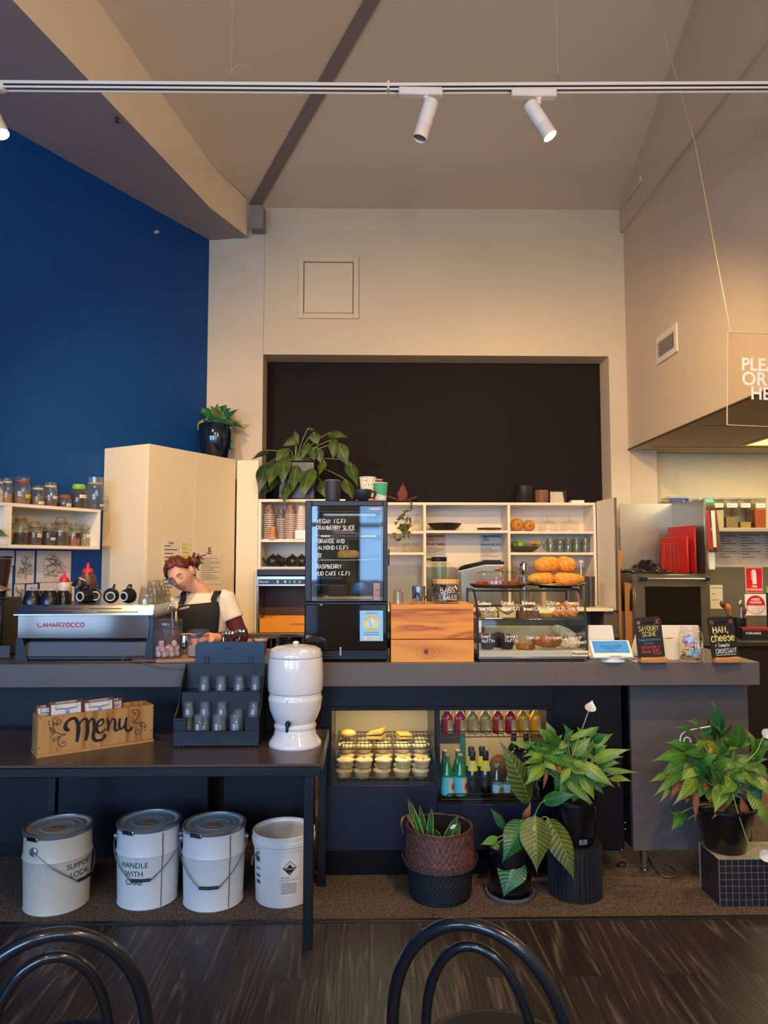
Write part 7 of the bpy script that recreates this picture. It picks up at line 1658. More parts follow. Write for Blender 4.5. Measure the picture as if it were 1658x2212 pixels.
bl(lambda mb:(hand(mb,'$85',w*.06,h*.1,h*.1,.0013,y=-.0036,width=w*.32),mb.tube([(w*.1,-.0036,h*.06),(w*.38,-.0036,h*.075)],.001,5)),redm)
bl(lambda mb:mb.prism([((.0115 if i%2==0 else.005)*cos(i*pi/6)-w*.36,h*.86+(.0115 if i%2==0 else.005)*sin(i*pi/6))for i in range(12)],-.0038,-.003),pinkm,'flower_drawing')
bl(lambda mb:mb.tube(smooth([(w*.3,-.0036,h*.82),(w*.36,-.0036,h*.9),(w*.44,-.0036,h*.93)],4),.0012,5).tube(smooth([(w*.33,-.0036,h*.85),(w*.40,-.0036,h*.84)],4),.002,5).tube(smooth([(w*.36,-.0036,h*.89),(w*.3,-.0036,h*.9)],4),.002,5),pinkm,'sprig_drawing')
b,w,h=chalkboard('black slate sign in a pine base advertising the croissant, at the counter end',1574,1433,62,1333,.12)
bl(lambda mb:(hand(mb,'HAM,',-w*.34,h*.60,h*.15,.0028,y=-.0036,width=w*.62),hand(mb,'cheese',-w*.44,h*.385,h*.21,.0028,y=-.0036,width=w*.9)),yelm)
bl(lambda mb:(hand(mb,'+ Tomato',-w*.34,h*.255,h*.085,.0011,y=-.0036,width=w*.56),hand(mb,'CROISSANT',-w*.34,h*.1,h*.11,.0013,y=-.0036,width=w*.8,slant=.12),mb.tube(smooth([(-w*.36+i*w*.085,-.0036,h*(.055+.012*(i%2)))for i in range(10)],3),.0011,5)),whiteink)
for sx_2 in(-1,1):bl(lambda mb:mb.tube([(sx_2*w*.36+(.010 if i%2==0 else.006)*cos(i*pi/5),-.0036,h*.86+(.010 if i%2==0 else.006)*sin(i*pi/5))for i in range(10)],.0011,5,closed=True),orm,'leaf_drawing')
gq=G(1492,1433,ZC);Yj2=gq.y+.06;k=Yj2/F;r=25.5*k;h=W(1492,1354,Yj2).z-ZC
t=thing('tip_jar','open glass tip jar of coins and notes between the two slate signs','jar',(W(1492,1430,Yj2).x,Yj2,ZC+.0006));jx,jy,jz=t.location
ob('glass_body',MB().lathe([(0,.001),(r-.004,.001),(r,.008),(r,h*.72),(r*.88,h*.86),(r*.78,h*.9),(r*.8,h*.97),(r*.82,h),(r*.76,h)],36),cl2,t)
mb=MB();hand(mb,'Tip Jar',-.006,h*.42,.036,.0016,w=.5,gap=.2,width=.062);mb.v=[((r+.0008)*sin(v[0]/r),-(r+.0008)*cos(v[0]/r),v[2])for v in mb.v];ob('lettering',mb,whiteink,t)
q=random.Random(2);coin=[mat('coin_silver','#a8a49a',.25,.9),mat('coin_gold','#b08a4a',.25,.9)]
for i in range(26):
 a=q.uniform(0,6.28);rr_=(r-.019)*sqrt(q.uniform(.2,1));z=.008+.0026*i if i<22 else.07
 ob('coin',MB().cyl((0,0,-.001),.0125,.002,16),coin[i%2],loc=(jx+rr_*cos(a),jy+rr_*sin(a),jz+z+.004),rot=(q.uniform(-.5,.5),q.uniform(-.5,.5),0),label='%s coin in the heap inside the tip jar'%('silver'if i%2==0 else'gold'),cat='coin',group='%s coins in the tip jar'%('silver'if i%2==0 else'gold'))
for i,(c,z,a,lb)in enumerate((('#4a9fd0',.03,-1.6,'crumpled light blue banknote low in the tip jar'),('#7ab8d8',.045,-.9,'pale blue banknote towards the counter end of the tip jar'),('#b0685a',.075,-1.9,'reddish banknote lying above the blue ones in the tip jar'),('#6a78c8',.1,-2.2,'violet blue banknote topmost in the tip jar'))):
 mb=MB();R1=r*.86
 mb.sheet(lambda u,v:(R1*cos(a+(u-.5)*1.3)*(1-.15*v),R1*sin(a+(u-.5)*1.3)*(1-.15*v),z+v*.032+.006*sin(u*9+i)),12,3);ob('banknote',mb,mat('note%d_print'%i,c,.7,noise=(50,.6),col2='#d8dce0'),loc=(jx,jy,jz),label=lb,cat='banknote',group='banknotes in the tip jar',solid=.0008,sharp=180)
pts=[(1355,1424),(1372,1428),(1380,1426),(1366,1420)]
ob('till_cable',MB().tube(smooth([G(x,y,ZC+.005)for x,y in pts],4),.003,6),white,label='short white cable on the counter between the screen and the scone sign',cat='cable')
YL=5.75
def X_(px,Y):return W(px,1150,Y).x
def Z_(py,Y):return W(800,py,Y).z
zt_u=Z_(1085,6.05)
xa,xb=xe2+.003,X_(745,YL);ym=YN-.006
z1_,z2_=Z_(1165,YL),Z_(1228,YL)
t=thing('cup_shelf','white open shelf unit of paper cups and black pots beside the tall cupboard','shelf',(xa,YL,0));wv=xb-xa;tk=.022;dv=YB-.004-YL
for nm,q in(('top_board',(0,wv,0,dv,zt_u-tk,zt_u)),('shelf_board',(tk,wv-tk,.01,dv-.012,z1_-tk,z1_)),('bottom_board',(-.02,wv,-.01,dv-.012,z2_-tk,z2_)),('side_board',(0,tk,0,dv,z2_+.0005,zt_u-tk-.0005)),('side_board',(wv-tk,wv,0,dv,z2_+.0005,zt_u-tk-.0005)),('back_board',(tk,wv-tk,dv-.011,dv,z2_+.0005,zt_u-tk-.0005))):ob(nm,MB().box(*q,.001),melam,t)
cupc=['#5a2a24','#2a2a3a','#7a3a30','#c9c0b4']
def stack(px,wpx,ptop,n,col,name,Y=YL+.09):
 k=Y/F;r=wpx*k/2;h=.088;z0=z1_+.001;tot=Z_(ptop,Y)-z0;st_=(tot-h)/max(1,n-1)
 m=mat('cup_print'+col[1:],col,.5,noise=(60,.45),col2='#c8b8a4');first=None
 for i in range(n):
  lb='%s cup of the %s'%('topmost'if i==n-1 else'lowest'if i==0 else('second third fourth fifth sixth seventh eighth ninth tenth eleventh twelfth thirteenth'.split()[i-1]+' lowest'),name);p=(X_(px,Y),Y,z0+st_*i)
  if first is None:
   first=thing('paper_cup',lb,'cup',p,0,'nested cups, '+name)
   ob('cup_wall',MB().lathe([(r-.003,.003),(r*.72,h-.001),(r*.7,h-.004),(0,h-.004)],22),m,first);ob('rolled_rim',MB().tube([(r*cos(a),r*sin(a),.003)for a in[2*pi*i/22 for i in range(22)]],.0028,6,closed=True),MATS['rim_white'],first)
  else:dup(first,p,label=lb)
stack(581,25,1090,13,cupc[0],'brown stack nearest the tall cupboard');stack(606,19,1100,11,cupc[1],'narrow dark stack second from the tall cupboard');stack(627,26,1090,14,cupc[2],'red brown stack in the middle of the cup shelf');stack(650,23,1092,12,cupc[3],'pale stack nearest the fridge')
o=thing('paper_cup','single orange printed cup turned over before the paper cup stacks','cup',(X_(588,YL+.02),YL+.025,z1_+.0006));ob('cup_wall',MB().lathe([(.033,0),(.024,.1),(.022,.1),(0,.098)],22),mat('orange_print','#b5522a',.5,noise=(60,.8),col2='#e8a868'),o);ob('rolled_rim',MB().tube([(.033*cos(a),.033*sin(a),.003)for a in[2*pi*i/22 for i in range(22)]],.0022,6,closed=True),MATS['rim_white'],o)
ob('white_carton',MB().box(-.04,.06,-.03,.0,0,.072,.002),white,loc=(X_(648,YL+.02),YL+.034,z1_+.0006),label='plain white carton on the cup shelf against the fridge edge',cat='carton')
for i,(px,y,lb)in enumerate(((590,.1,'round black teapot on the lower cup shelf nearest the tall cupboard'),(601,.24,'round black teapot behind the first one'),(632,.1,'round black teapot on the lower cup shelf second in front'),(652,.2,'round black teapot half hidden by the fridge'))):
 o=thing('teapot',lb,'teapot',(X_(px,YL+y),YL+y,z2_+.0006),0,'black teapots');ob('pot_body',MB().lathe([(0,0),(.03,0),(.05,.02),(.058,.05),(.05,.08),(.032,.095),(0,.096)],26),cupk,o)
 ob('pot_lid',MB().lathe([(.031,.0962),(.02,.104),(.006,.107),(.008,.115),(0,.117)],20),cupk,o);ob('handle',MB().tube(smooth([(-.02,-.047,.075),(-.02,-.066,.07),(-.02,-.066,.035),(-.02,-.052,.03)]if i==2 else[(.05,-.02,.08),(.075,-.03,.07),(.072,-.03,.035),(.052,-.02,.03)],4),.005,8),cupk,o)
 ob('spout',MB().tube([(-.045,-.01,.04),(-.068,-.014,.065),(-.078,-.016,.085)],[.013,.009,.007],8),cupk,o)
zbn=Z_(1368,5.62)
t=thing('steel_bench','long stainless bench along the back wall under the shelves','bench',(.4,5.95,0));x0,x1=X_(540,5.64)-.4,X_(1300,6.0)-.4
ob('bench_top',MB().box(x0,x1,-.33,.39,zbn-.04,zbn,.003),steel,t);ob('lower_shelf',MB().box(x0+.05,x1-.05,-.25,.38,.2,.22),steel,t)
for x in(x0+.08,.1,x1-.08):
 for y in(-.28,.33):ob('leg',MB().cyl((x,y,0),.02,zbn-.041,14),steel,t)
Yd=5.66
t=thing('dishwasher','stainless glass washer with control strip above an open dark bay','dishwasher',(X_(555,Yd),Yd,zbn+.0006));w_=X_(740,Yd)-t.location.x;q=lambda py:Z_(py,Yd)-t.location.z
ob('outer_frame',MB().box(-.008,w_,-.006,.006,q(1228),q(1224),.001).box(-.006,.002,-.006,.006,0,q(1229)),mat('washer_white','#d8d4c8',.4),t)
ob('hood',MB().box(.004,w_,.0,.40,q(1243),q(1230),.002),blkp,t);ob('control_panel',MB().box(.003,w_,-.012,.40,q(1266),q(1244.5),.003),steel,t);ob('control_strip',MB().box(.016,w_,-.0135,-.0125,q(1262),q(1251),.0003),mat('strip_navy','#24355c',.4),t)
txt('Electrolux',.018,MATS['white_vinyl'],t,(.062,-.014,q(1256.5)),ext=.0003,bold=.0003)
for px,c in((601,'#d8d4a8'),(617,'#c8c8c0'),(627,'#3fae6a'),(637,'#58c08a'),(648,'#b08a80')):ob('button',MB().box(X_(px,Yd)-t.location.x-.008,X_(px,Yd)-t.location.x+.008,-.0145,-.0136,q(1259.5),q(1253.5),.0004),mat('btn'+c[1:],c,.4),t)
inm=mat('washer_inside','#6a4a38',.5,.2)
ob('inner_back',MB().box(.01,w_,.36,.38,0,q(1267),.0),inm,t);ob('side_panel',MB().box(.003,.018,.0,.359,0,q(1267),.001),steel,t);ob('side_panel',MB().box(w_-.015,w_,.0,.359,0,q(1267),.001),steel,t)
t=thing('yellow_crate','orange yellow plastic crate inside the open glass washer bay','crate',(X_(556,Yd+.02),Yd+.02,zbn+.0012));w_=X_(700,Yd)-t.location.x-.03;h_=Z_(1336,Yd)-zbn;h2_=Z_(1329,Yd+.25)-zbn;ym_=mat('crate_yellow','#e8981c',.45)
t.location.x+=.022
ob('crate_front',MB().box(0,w_,0,.008,0,h_,.002),ym_,t);ob('crate_back',MB().box(0,w_,.24,.248,0,h_+.004,.002),ym_,t)
for x in(0,w_-.008):ob('crate_side',MB().box(x,x+.008,.0085,.2395,0,h_,.001),ym_,t)
ob('crate_base',MB().box(.0085,w_-.0085,.0085,.2395,0,.006),ym_,t);ob('crate_label',MB().box(w_*.48,w_*.72,-.001,0,h_*.5,h_*.66),mat('crate_mark','#c07818',.6),t)
YU=6.05;dv=ym-YU-.003
xa,xb=X_(748,YU),X_(1287,YU)
ztU=zt_u;zbU=Z_(1308,YU)
xd=[X_(917,YU),X_(1099,YU)]
t=thing('back_shelf','wide white open shelf unit with glassware in the dark niche behind the counter','shelf',(xa,YU,0));wv=xb-xa
zA,zB2=Z_(1147,YU),Z_(1193,YU)
ob('top_board',MB().box(0,wv,0,dv,ztU-tk,ztU,.001),melam,t);ob('side_board',MB().box(wv-tk,wv,0,dv,zbU+.0005,ztU-tk-.0005,.001),melam,t);ob('side_board',MB().box(0,tk,0,dv,zbU+.0005,ztU-tk-.0005,.001),melam,t)
for x in xd:ob('divider',MB().box(x-xa-tk/2,x-xa+tk/2,0,dv-.006,zbU+.0005,ztU-tk-.0005,.001),melam,t)
ob('back_board',MB().box(tk,wv-tk,dv-.0055,dv,zbU,ztU-tk),melam,t)
bays=[(tk,xd[0]-xa-tk/2),(xd[0]-xa+tk/2,xd[1]-xa-tk/2),(xd[1]-xa+tk/2,wv-tk)]
for b,zs_ in((0,(zA,zB2)),(1,(zA+.006,)),(2,(zA,zB2))):
 for z in zs_:ob('shelf_board',MB().box(bays[b][0]+.0005,bays[b][1]-.0005,.004,dv-.006,z-tk,z,.001),melam,t)
yl_=5.66
ob('base_board',MB().box(0,wv,yl_-YU,dv,zbU-.024,zbU,.001),melam,t)
for x in(.02,wv*.5,wv-.05):ob('base_support',MB().box(x,x+.02,yl_-YU+.04,dv,zbn+.001,zbU-.0245),melam,t)
ph=W(1330,1200,5.68)
d0=V((xb+.014,YU+.006,0));d1=V((ph.x,ph.y,0));dl=(d1-d0).length
t=thing('cupboard_door','white cupboard door standing open at the end of the back shelves','door',(*d0 .xy,zbU-.02),math.atan2((d1-d0).y,(d1-d0).x));ob('door_leaf',MB().box(.006,dl,-.009,.009,0,ztU-zbU+.03,.001),melam,t);ob('metal_edge',MB().box(dl+.0005,dl+.012,-.0092,.0092,0,ztU-zbU+.03,.001),steel,t);ob('hinge',MB().cyl((.0,.0,.1),.004,.05,8),steel,t);ob('hinge',MB().cyl((.0,.0,ztU-zbU-.1),.004,.05,8),steel,t)
zA1,zB1,zC1=zA+.0006,zB2+.0006,zbU+.0006
kU=(YU+.12)/F;yU=YU+.12
def place(px,y=None):return X_(px,y or yU)
ob('carafe',MB().lathe([(0,.001),(.04,.001),(.048,.02),(.042,.06),(.018,.10),(.015,.13),(.028,.155)],28),cl2,loc=(place(899),yU,zA1),label='clear glass carafe on the upper shelf of the narrow bay',cat='carafe')
for px,lb in((878,'upturned tumbler in the narrow bay, first from the trailing plant'),(898,'upturned tumbler in the narrow bay against the divider')):ob('glass_tumbler',MB().lathe([(0,.085),(.03,.085),(.034,.08),(.042,0),(.04,0),(.031,.076),(0,.08)],24),cl2,loc=(place(px),yU,zB1),label=lb,cat='glass',group='tumblers in the narrow shelf bay')
ob('glass_vase',MB().lathe([(0,.001),(.045,.001),(.055,.03),(.05,.07),(.022,.11),(.02,.14)],26),cl2,loc=(place(847),yU+.02,zB1),label='rounded clear vase behind the trailing plant next to the fridge',cat='vase')
t=thing('hanging_succulent','trailing green succulent in a brown shell pot in the narrow bay','plant',(place(872),YU+.05,zA1));ob('pot',MB().lathe([(0,0),(.03,0),(.045,.03),(.042,.06),(.036,.06),(0,.05)],20),mat('shell_pot','#6a3f28',.6,noise=(30,.6)),t)
mb,st_=MB(),MB();q=random.Random(12);s4=5.921
for path in(((250,560),(280,500),(330,480),(355,400)),((260,600),(190,600),(150,680)),((270,640),(260,720),(250,790),(200,870)),((250,790),(310,770),(300,830)),((200,870),(150,860),(120,780)),((290,580),(340,620),(320,700)),((240,600),(200,560),(180,600)),((260,700),(200,730),(170,720))):
 pts=smooth([W(830+x/s4,1020+y/s4,YU-.02)-t.location for x,y in path],5);st_.tube(pts,.0022,5)
 for p in pts[::2]:leaf(mb,p,p+V((q.uniform(-.03,.03),q.uniform(-.02,.01),q.uniform(-.014,.03))),.018,.2,nu=6,nv=4)
 for p in pts[1::2]:leaf(mb,p,p+V((q.uniform(-.03,.03),q.uniform(-.025,.0),q.uniform(-.02,.02))),.02,.2,nu=6,nv=4)
ob('foliage',mb,golive,t,sharp=180);ob('stems',st_,mat('stem_brown','#6a5a34',.6),t)
ob('black_bowl',MB().lathe([(0,0),(.07,0),(.12,.03),(.148,.062),(.145,.063),(.11,.03),(0,.008)],40),mat('bowl_black','#1e1a17',.4),loc=(place(960),yU,zA1+.006),label='wide black bowl on the shelf of the wide middle bay',cat='bowl')
ob('wooden_platter',MB().box(-.12,.12,-.07,.07,0,.008,.003),mat('platter_base','#b0a284',.6),loc=(place(1056),yU,zA1+.006),label='pale thin board under the wooden platter in the middle bay',cat='board');ob('wooden_platter',MB().lathe([(0,0),(.09,0),(.108,.014),(.105,.016),(.08,.008),(0,.006)],30),wood('platter_wood','#8a5a32','#6a3f20',.5),loc=(place(1056),yU,zA1+.0145),label='shallow wooden platter on the pale board in the middle bay',cat='platter')
gom=mat('squash_skin','#d08a34',.55,noise=(20,.3))
for px,r,lb in((1116,.058,'larger round orange squash against the bay divider'),(1142,.049,'smaller round orange squash beside the larger one')):
 o=thing('orange_squash',lb,'squash',(place(px),yU,zA1),0,'round orange squashes');ob('fruit',MB().sph((0,0,r*1.0),r,26,1,1,1),gom,o);ob('stem_end',MB().at((0,-r,r),rx=pi/2).lathe([(.012,-.004),(.010,.002),(.003,.0),(0,.0)],14),mat('squash_stem','#8a4f22',.7),o)
for px,lb in((1183,'clear glass cloche with knob nearest the squashes'),(1229,'clear glass cloche with knob nearest the shelf end')):
 o=thing('glass_cloche',lb,'cloche',(place(px),yU,zA1),0,'glass cloches');ob('dome',MB().lathe([(.085,.0),(.085,.05),(.074,.075),(.03,.095),(.008,.098)],32),cl2,o);ob('knob',MB().lathe([(.008,.099),(.009,.105),(.02,.118),(.018,.13),(0,.133)],18),cl2,o)
t=thing('fruit_bowl','grey footed bowl of fruit on the lower shelf of the end bay','bowl',(place(1131),yU-.02,zB1));ob('bowl_body',MB().lathe([(0,0),(.05,0),(.1,.024),(.128,.05),(.124,.05),(.09,.026),(0,.01)],36),mat('bowl_grey','#4f4f48',.4),t)
fx0=t.location
for dx_,r,c,lb in((-.08,.034,'#4f7a2a','dark green lime in the grey fruit bowl by the divider'),(-.035,.036,'#8fae3c','bright green apple in the grey fruit bowl'),(.065,.034,'#d9983a','orange mandarin in the grey fruit bowl')):ob('fruit',MB().sph((0,0,0),r,18),mat('fruit'+c[1:],c,.4),loc=(fx0 .x+dx_,fx0 .y,fx0 .z+.064),label=lb,cat='fruit')
ob('banana',MB().tube(smooth([(-.04,0,0),(-.01,0,.012),(.03,0,.004),(.04,0,.03)],5),[.004]+[.013]*13+[.004,.004],10),mat('banana_yellow','#b8963a',.5),loc=(fx0 .x+.08,fx0 .y-.06,fx0 .z+.07),label='short banana on the rim of the grey fruit bowl',cat='banana')
jm_=clear('mason_glass','#dfe4d6',.07,.45,p=1.8,haze=.06)
for i,(px,lb)in enumerate(((1188,'nearest the fruit bowl'),(1208,'second from the fruit bowl'),(1226,'third from the fruit bowl'),(1244,'fourth from the fruit bowl'),(1263,'nearest the shelf end'))):
 o=thing('mason_jar_mug','glass jar mug with handle in the end bay row, '+lb,'mug',(place(px),yU,zB1),0,'jar mugs in a row');ob('mug_body',MB().lathe([(0,.001),(.034,.001),(.036,.008),(.036,.09),(.032,.1),(.032,.118),(.031,.118),(.031,.1),(.035,.088),(.035,.01),(0,.008)],26),jm_,o);ob('handle',MB().tube(smooth([(-.037,-.006,.09),(-.06,-.01,.085),(-.06,-.01,.035),(-.037,-.006,.025)],4),.005,8),jm_,o)
def poster(lb,a,b,c,d_,hc,ttl,num):
 Y=YN-.0165;l=X_(a,Y);r=X_(c,Y);z0,z1=Z_(d_,Y),Z_(b,Y);w_,h_=r-l,z1-z0;hm_=mat('poster'+hc[1:],hc,.6)
 o=thing('safety_poster',lb,'poster',((l+r)/2,Y,z0));ob('sheet',MB().box(-w_/2,w_/2,0,.001,0,h_),mat('poster_paper','#d8d0c2',.7),o);ob('colour_bar',MB().box(-w_*.42,w_*.46,-.0006,-.0002,h_*.92,h_*.985),hm_,o)
 mb=MB().tube([(-w_*.40,-.0012,h_*.79),(-w_*.26,-.0012,h_*.95),(-w_*.06,-.0012,h_*.83)],.0028,5,closed=True);ob('warning_triangle',mb,ink,o)
 txt(num,h_*.08,ink,o,(-w_*.25,-.0012,h_*.855),bold=.0006,ext=.0003);txt(ttl,h_*.1,hm_,o,(0,-.001,h_*.665),bold=.0014,ext=.0004,width=w_*.9)
 for i in range(7):ob('printed_line',MB().box(-w_*.44,w_*(.05+.12*((i*3)%4)),-.0005,-.0002,h_*(.55-i*.045),h_*(.555-i*.045)+.002),mat('grey_print','#6a625a',.7),o)
 ob('foot_band',MB().box(-w_*.44,w_*.44,-.0005,-.0002,h_*.1,h_*.19),mat('dark_print','#3a3634',.6),o);txt('HEAVY PENALTIES APPLY',.01,white,o,(0,-.001,h_*.12),ext=.0002,width=w_*.8)
poster('safety poster with orange heading on the back of the middle bay',918,1155,962,1218,'#d0683a','FINE TIME!','1');poster('safety poster with blue heading on the back of the middle bay',1036,1155,1084,1222,'#2f8fd0','PROVE IT!','10')
yb_=5.86;kb=yb_/F;zq=lambda py,y=yb_:Z_(py,y)-zC1
t=thing('blender','glass jug blender with black lid behind the treat jar','blender',(place(947,yb_),yb_,zC1));r=16.5*kb
ob('motor_base',MB().lathe([(0,0),(r*1.15,0),(r*1.15,.03),(r*.95,zq(1253)),(0,zq(1253))],26),blkp,t);ob('jug',MB().lathe([(0,zq(1253)+.001),(r*.95,zq(1253)+.001),(r,zq(1216))],26),MATS['shelf_glass'],t);ob('jug_lid',MB().lathe([(0,zq(1213)),(r*1.02,zq(1213)),(r*1.05,zq(1205)),(r*.95,zq(1203)),(0,zq(1203))],26),blkp,t)
ob('lid_ring',MB().tube([(.026*cos(a),0,zq(1203)+.014*max(0,sin(a)))for a in[pi*i/12 for i in range(13)]],.004,6),steel,t);ob('handle',MB().tube(smooth([(r,0,zq(1217)),(r+.03,0,zq(1218)),(r+.035,0,zq(1224)),(r+.034,0,zq(1243)),(r+.02,0,zq(1250)),(r*.95,0,zq(1247))],4),.006,8),cl2,t)
ob('appliance_cord',MB().tube(smooth([(0,0,0),(-.02,0,.06),(-.05,.01,.09),(-.07,.02,.04),(-.05,.02,.004)],5),.005,6),blkp,loc=(place(935,5.8),5.79,zC1+.005),label='black appliance cord curling beside the treat jar',cat='cord')
t=thing('ice_machine','stainless ice maker with sloping black lid behind the pastry cabinet','ice maker',(place(1040,yb_),yb_-.05,zC1));yy=yb_-.05
X2=lambda px:X_(px,yy)-t.location.x;Z2=lambda py:Z_(py,yy)-zC1
ob('body',MB().prism([(X2(995),.02),(X2(1080),.02),(X2(1080),Z2(1222)),(X2(1045),Z2(1222)),(X2(1004),Z2(1232)),(X2(995),Z2(1233))],0,.22),mat('ice_steel','#c9bfa8',.18,1,noise=(8,.2)),t)
ob('lid',MB().prism([(X2(989),Z2(1233)),(X2(1045),Z2(1219.5)),(X2(1086),Z2(1219.5)),(X2(1087),Z2(1213)),(X2(1045),Z2(1211)),(X2(1000),Z2(1221)),(X2(990),Z2(1226))],-.015,.23),mat('gloss_lid','#0c0c0d',.1,coat=.5),t);ob('lid_rim',MB().prism([(X2(989),Z2(1235)),(X2(1045),Z2(1222)),(X2(1086),Z2(1222)),(X2(1086),Z2(1220)),(X2(1045),Z2(1220)),(X2(989),Z2(1233.5))],-.012,.225),white,t);ob('base',MB().box(X2(992),X2(1082),-.004,.22,0,.0195,.002),blkp,t)
t=thing('milkshake_mixer','chrome headed milkshake mixer behind the cake dome','mixer',(place(1130,yb_),yb_,zC1));ob('base',MB().box(-.05,.05,-.06,.08,0,.02,.004),chrome,t);ob('column',MB().box(-.02,.02,.04,.075,.0205,zq(1222),.004),steel,t);ob('motor_head',MB().lathe([(0,zq(1242)),(.036,zq(1240)),(.04,zq(1228)),(.036,zq(1217)),(.02,zq(1213)),(0,zq(1213))],24),chrome,t);ob('mixing_cup',MB().lathe([(0,.022),(.036,.022),(.046,zq(1246)),(.044,zq(1246)),(0,.03)],24),steel,t)
def pump(lb,px,ptop,c,cb_2,r=.024):
 o=thing('syrup_bottle',lb,'bottle',(place(px,5.95),5.95,zC1),0,'pump bottles behind the scones');zt_p=Z_(ptop,5.95)-zC1
 ob('bottle_body',MB().lathe([(0,0),(r,0),(r,zt_p*.45),(.012,zt_p*.62),(.011,zt_p*.66),(0,zt_p*.66)],20),cb_2,o);ob('pump',MB().cyl((0,0,zt_p*.66+.0005),.006,zt_p*.28,10).cyl((0,0,zt_p*.93),.018,zt_p*.06,16),c,o)
pump('syrup bottle with a clear pump behind the scones, nearest the mixer',1172,1202,mat('pump_pale','#e0d8cc',.4),mat('syrup_pale','#b09a7a',.3));pump('syrup bottle with a dark blue pump behind the scones',1225,1201,mat('pump_blue','#1d3f9a',.35),mat('syrup_grey','#5a5a5f',.3));pump('pink syrup bottle with a white pump beside the scones',1253,1209,mat('pump_pink_white','#e8d8d4',.4),mat('syrup_pink','#c98a88',.3),.034)
for px,pt,lb in((1258,1247,'steel shaker tin at the shelf end beside the open door'),(1273,1246,'second steel shaker tin closest to the open door')):ob('shaker_tin',MB().lathe([(0,0),(.032,0),(.038,Z_(pt,5.8)-zC1),(.036,Z_(pt,5.8)-zC1),(.03,.004),(0,.004)],24),mat('grey_steel','#6a645c',.35,.8),loc=(place(px,5.8)+(.0 if px<1270 else.022),5.8+(.08 if px>1270 else 0),zC1),label=lb,cat='shaker',group='steel shaker tins')
zT1=ztU+.0006;yT=YU+.13
t=thing('leaf_ornament','speckled red brown leaf shaped ornament on top of the shelf','ornament',(place(871,yT),yT,zT1));rm=mat('rust_leaf','#8a3f26',.6,noise=(70,1),col2='#3a1a14',bump=(80,.5));q=lambda px,py,y=0:W(px,py,yT+y)-t.location
mb=MB();leaf(mb,q(868,1083),q(870,1042,.02),.085,.05,V((0,-1,.1)),.002,fold=.3);ob('upright_leaf',mb,rm,t,solid=.004,sharp=180)
for a,b,w_ in(((866,1083),(826,1072),.03),((874,1083),(904,1073),.03),((872,1083),(900,1076),.025)):mb=MB();leaf(mb,q(*a),q(*b,-.04),w_,.1,V((0,-.6,1)),.0,fold=.4);ob('side_leaf',mb,rm,t,solid=.004,sharp=180)
ob('planter',MB().lathe([(0,0),(.07,0),(.078,.01),(.08,.15),(.074,.15),(.072,.14),(0,.14)],36),mat('planter_black','#16130f',.5),loc=(place(1133,yT),yT,zT1),label='black round planter on top of the shelf beside the wooden pot',cat='pot')
ob('wooden_pot',MB().lathe([(0,0),(.05,0),(.06,.03),(.061,.08),(.057,.115),(.05,.115),(.05,.1),(0,.1)],32),wood('slatted_wood','#8a5a34','#5f3a1e',.6,16,2),loc=(place(1170,yT),yT,zT1),label='small wooden pot on the shelf top between planter and picture',cat='pot')
t=thing('framed_tile','pale square tile leaning in a black frame on top of the shelf','picture',(place(1204,yT+.03),yT+.03,zT1),rot=(-.12,0,0));ob('frame',MB().box(-.06,.085,.001,.010,0,.12,.001),blkp,t);ob('tile',MB().prism([(-.062,.006),(.062,.006),(.05,.106),(-.058,.106)],-.004,.0005),mat('pale_tile','#cfc2a8',.6,noise=(20,.2)),t)
ob('white_box',MB().box(-.055,.055,-.04,.04,0,.028,.002),white,loc=(place(1246,yT),yT,zT1),label='small flat white box at the end of the shelf top',cat='box')
yP=YL+.16
t=thing('shelf_plant','large dark leaved plant in a black square pot spilling over the cup shelf','plant',(X_(637,yP),yP,zt_u+.0006));h_=Z_(1000,yP)-zt_u
ob('pot',MB().box(-.13,.17,-.11,.13,0,h_,.012),mat('square_pot','#0e1118',.3,coat=.3),t);ob('soil',MB().box(-.11,.15,-.09,.11,h_+.0005,h_+.006),soil,t)
s5=4.145;rt=V((t.location.x,yP,zt_u+h_));dk=leafm('leaf_shelf','#6a7a2c','#1f3a18',.75);dk2=leafm('leaf_shelf_dark','#47602a','#142c18',.6)
leaves(t,[(250,300,92,392,68,1,-.1),(235,418,158,702,112,1,-.24),(310,430,248,627,100,0,-.26),(415,288,303,417,90,0,-.1),(400,350,373,642,108,0,-.22),(500,430,463,682,92,0,-.25),(320,540,263,675,85,1,-.22),(430,600,388,792,88,0,-.29),(640,460,553,748,125,0,-.27),(605,240,550,382,72,0,-.1),(505,190,372,268,72,0,-.06),(483,133,522,262,42,0,-.05),(650,140,688,262,82,0,-.06),(600,108,664,122,28,0,0),(645,278,655,402,75,0,-.12),(690,278,716,432,72,0,-.1),(742,390,700,532,70,0,-.18),(780,150,968,192,90,0,-.08),(842,200,822,386,88,0,-.1),(872,240,962,452,108,0,-.1),(960,400,1052,637,105,0,-.1),(715,575,765,742,92,0,-.14),(930,560,1002,745,100,0,-.08),(240,620,205,712,80,1,-.2),(560,420,620,560,70,1,-.12),(300,380,270,500,70,1,-.18)],520,900,s5,yP,.1,[dk,dk2],rt,41,.10,wk=1.08)
YO=5.55
t=thing('oven','stainless oven with dark glass door and bar handle beyond the counter','oven',(W(1438,1400,YO).x,YO,0));ox=t.location.x;q=lambda px:X_(px,YO)-ox;z=lambda py:Z_(py,YO)
x0,x1=q(1365),q(1527);om=mat('oven_steel','#97907f',.3,.9)
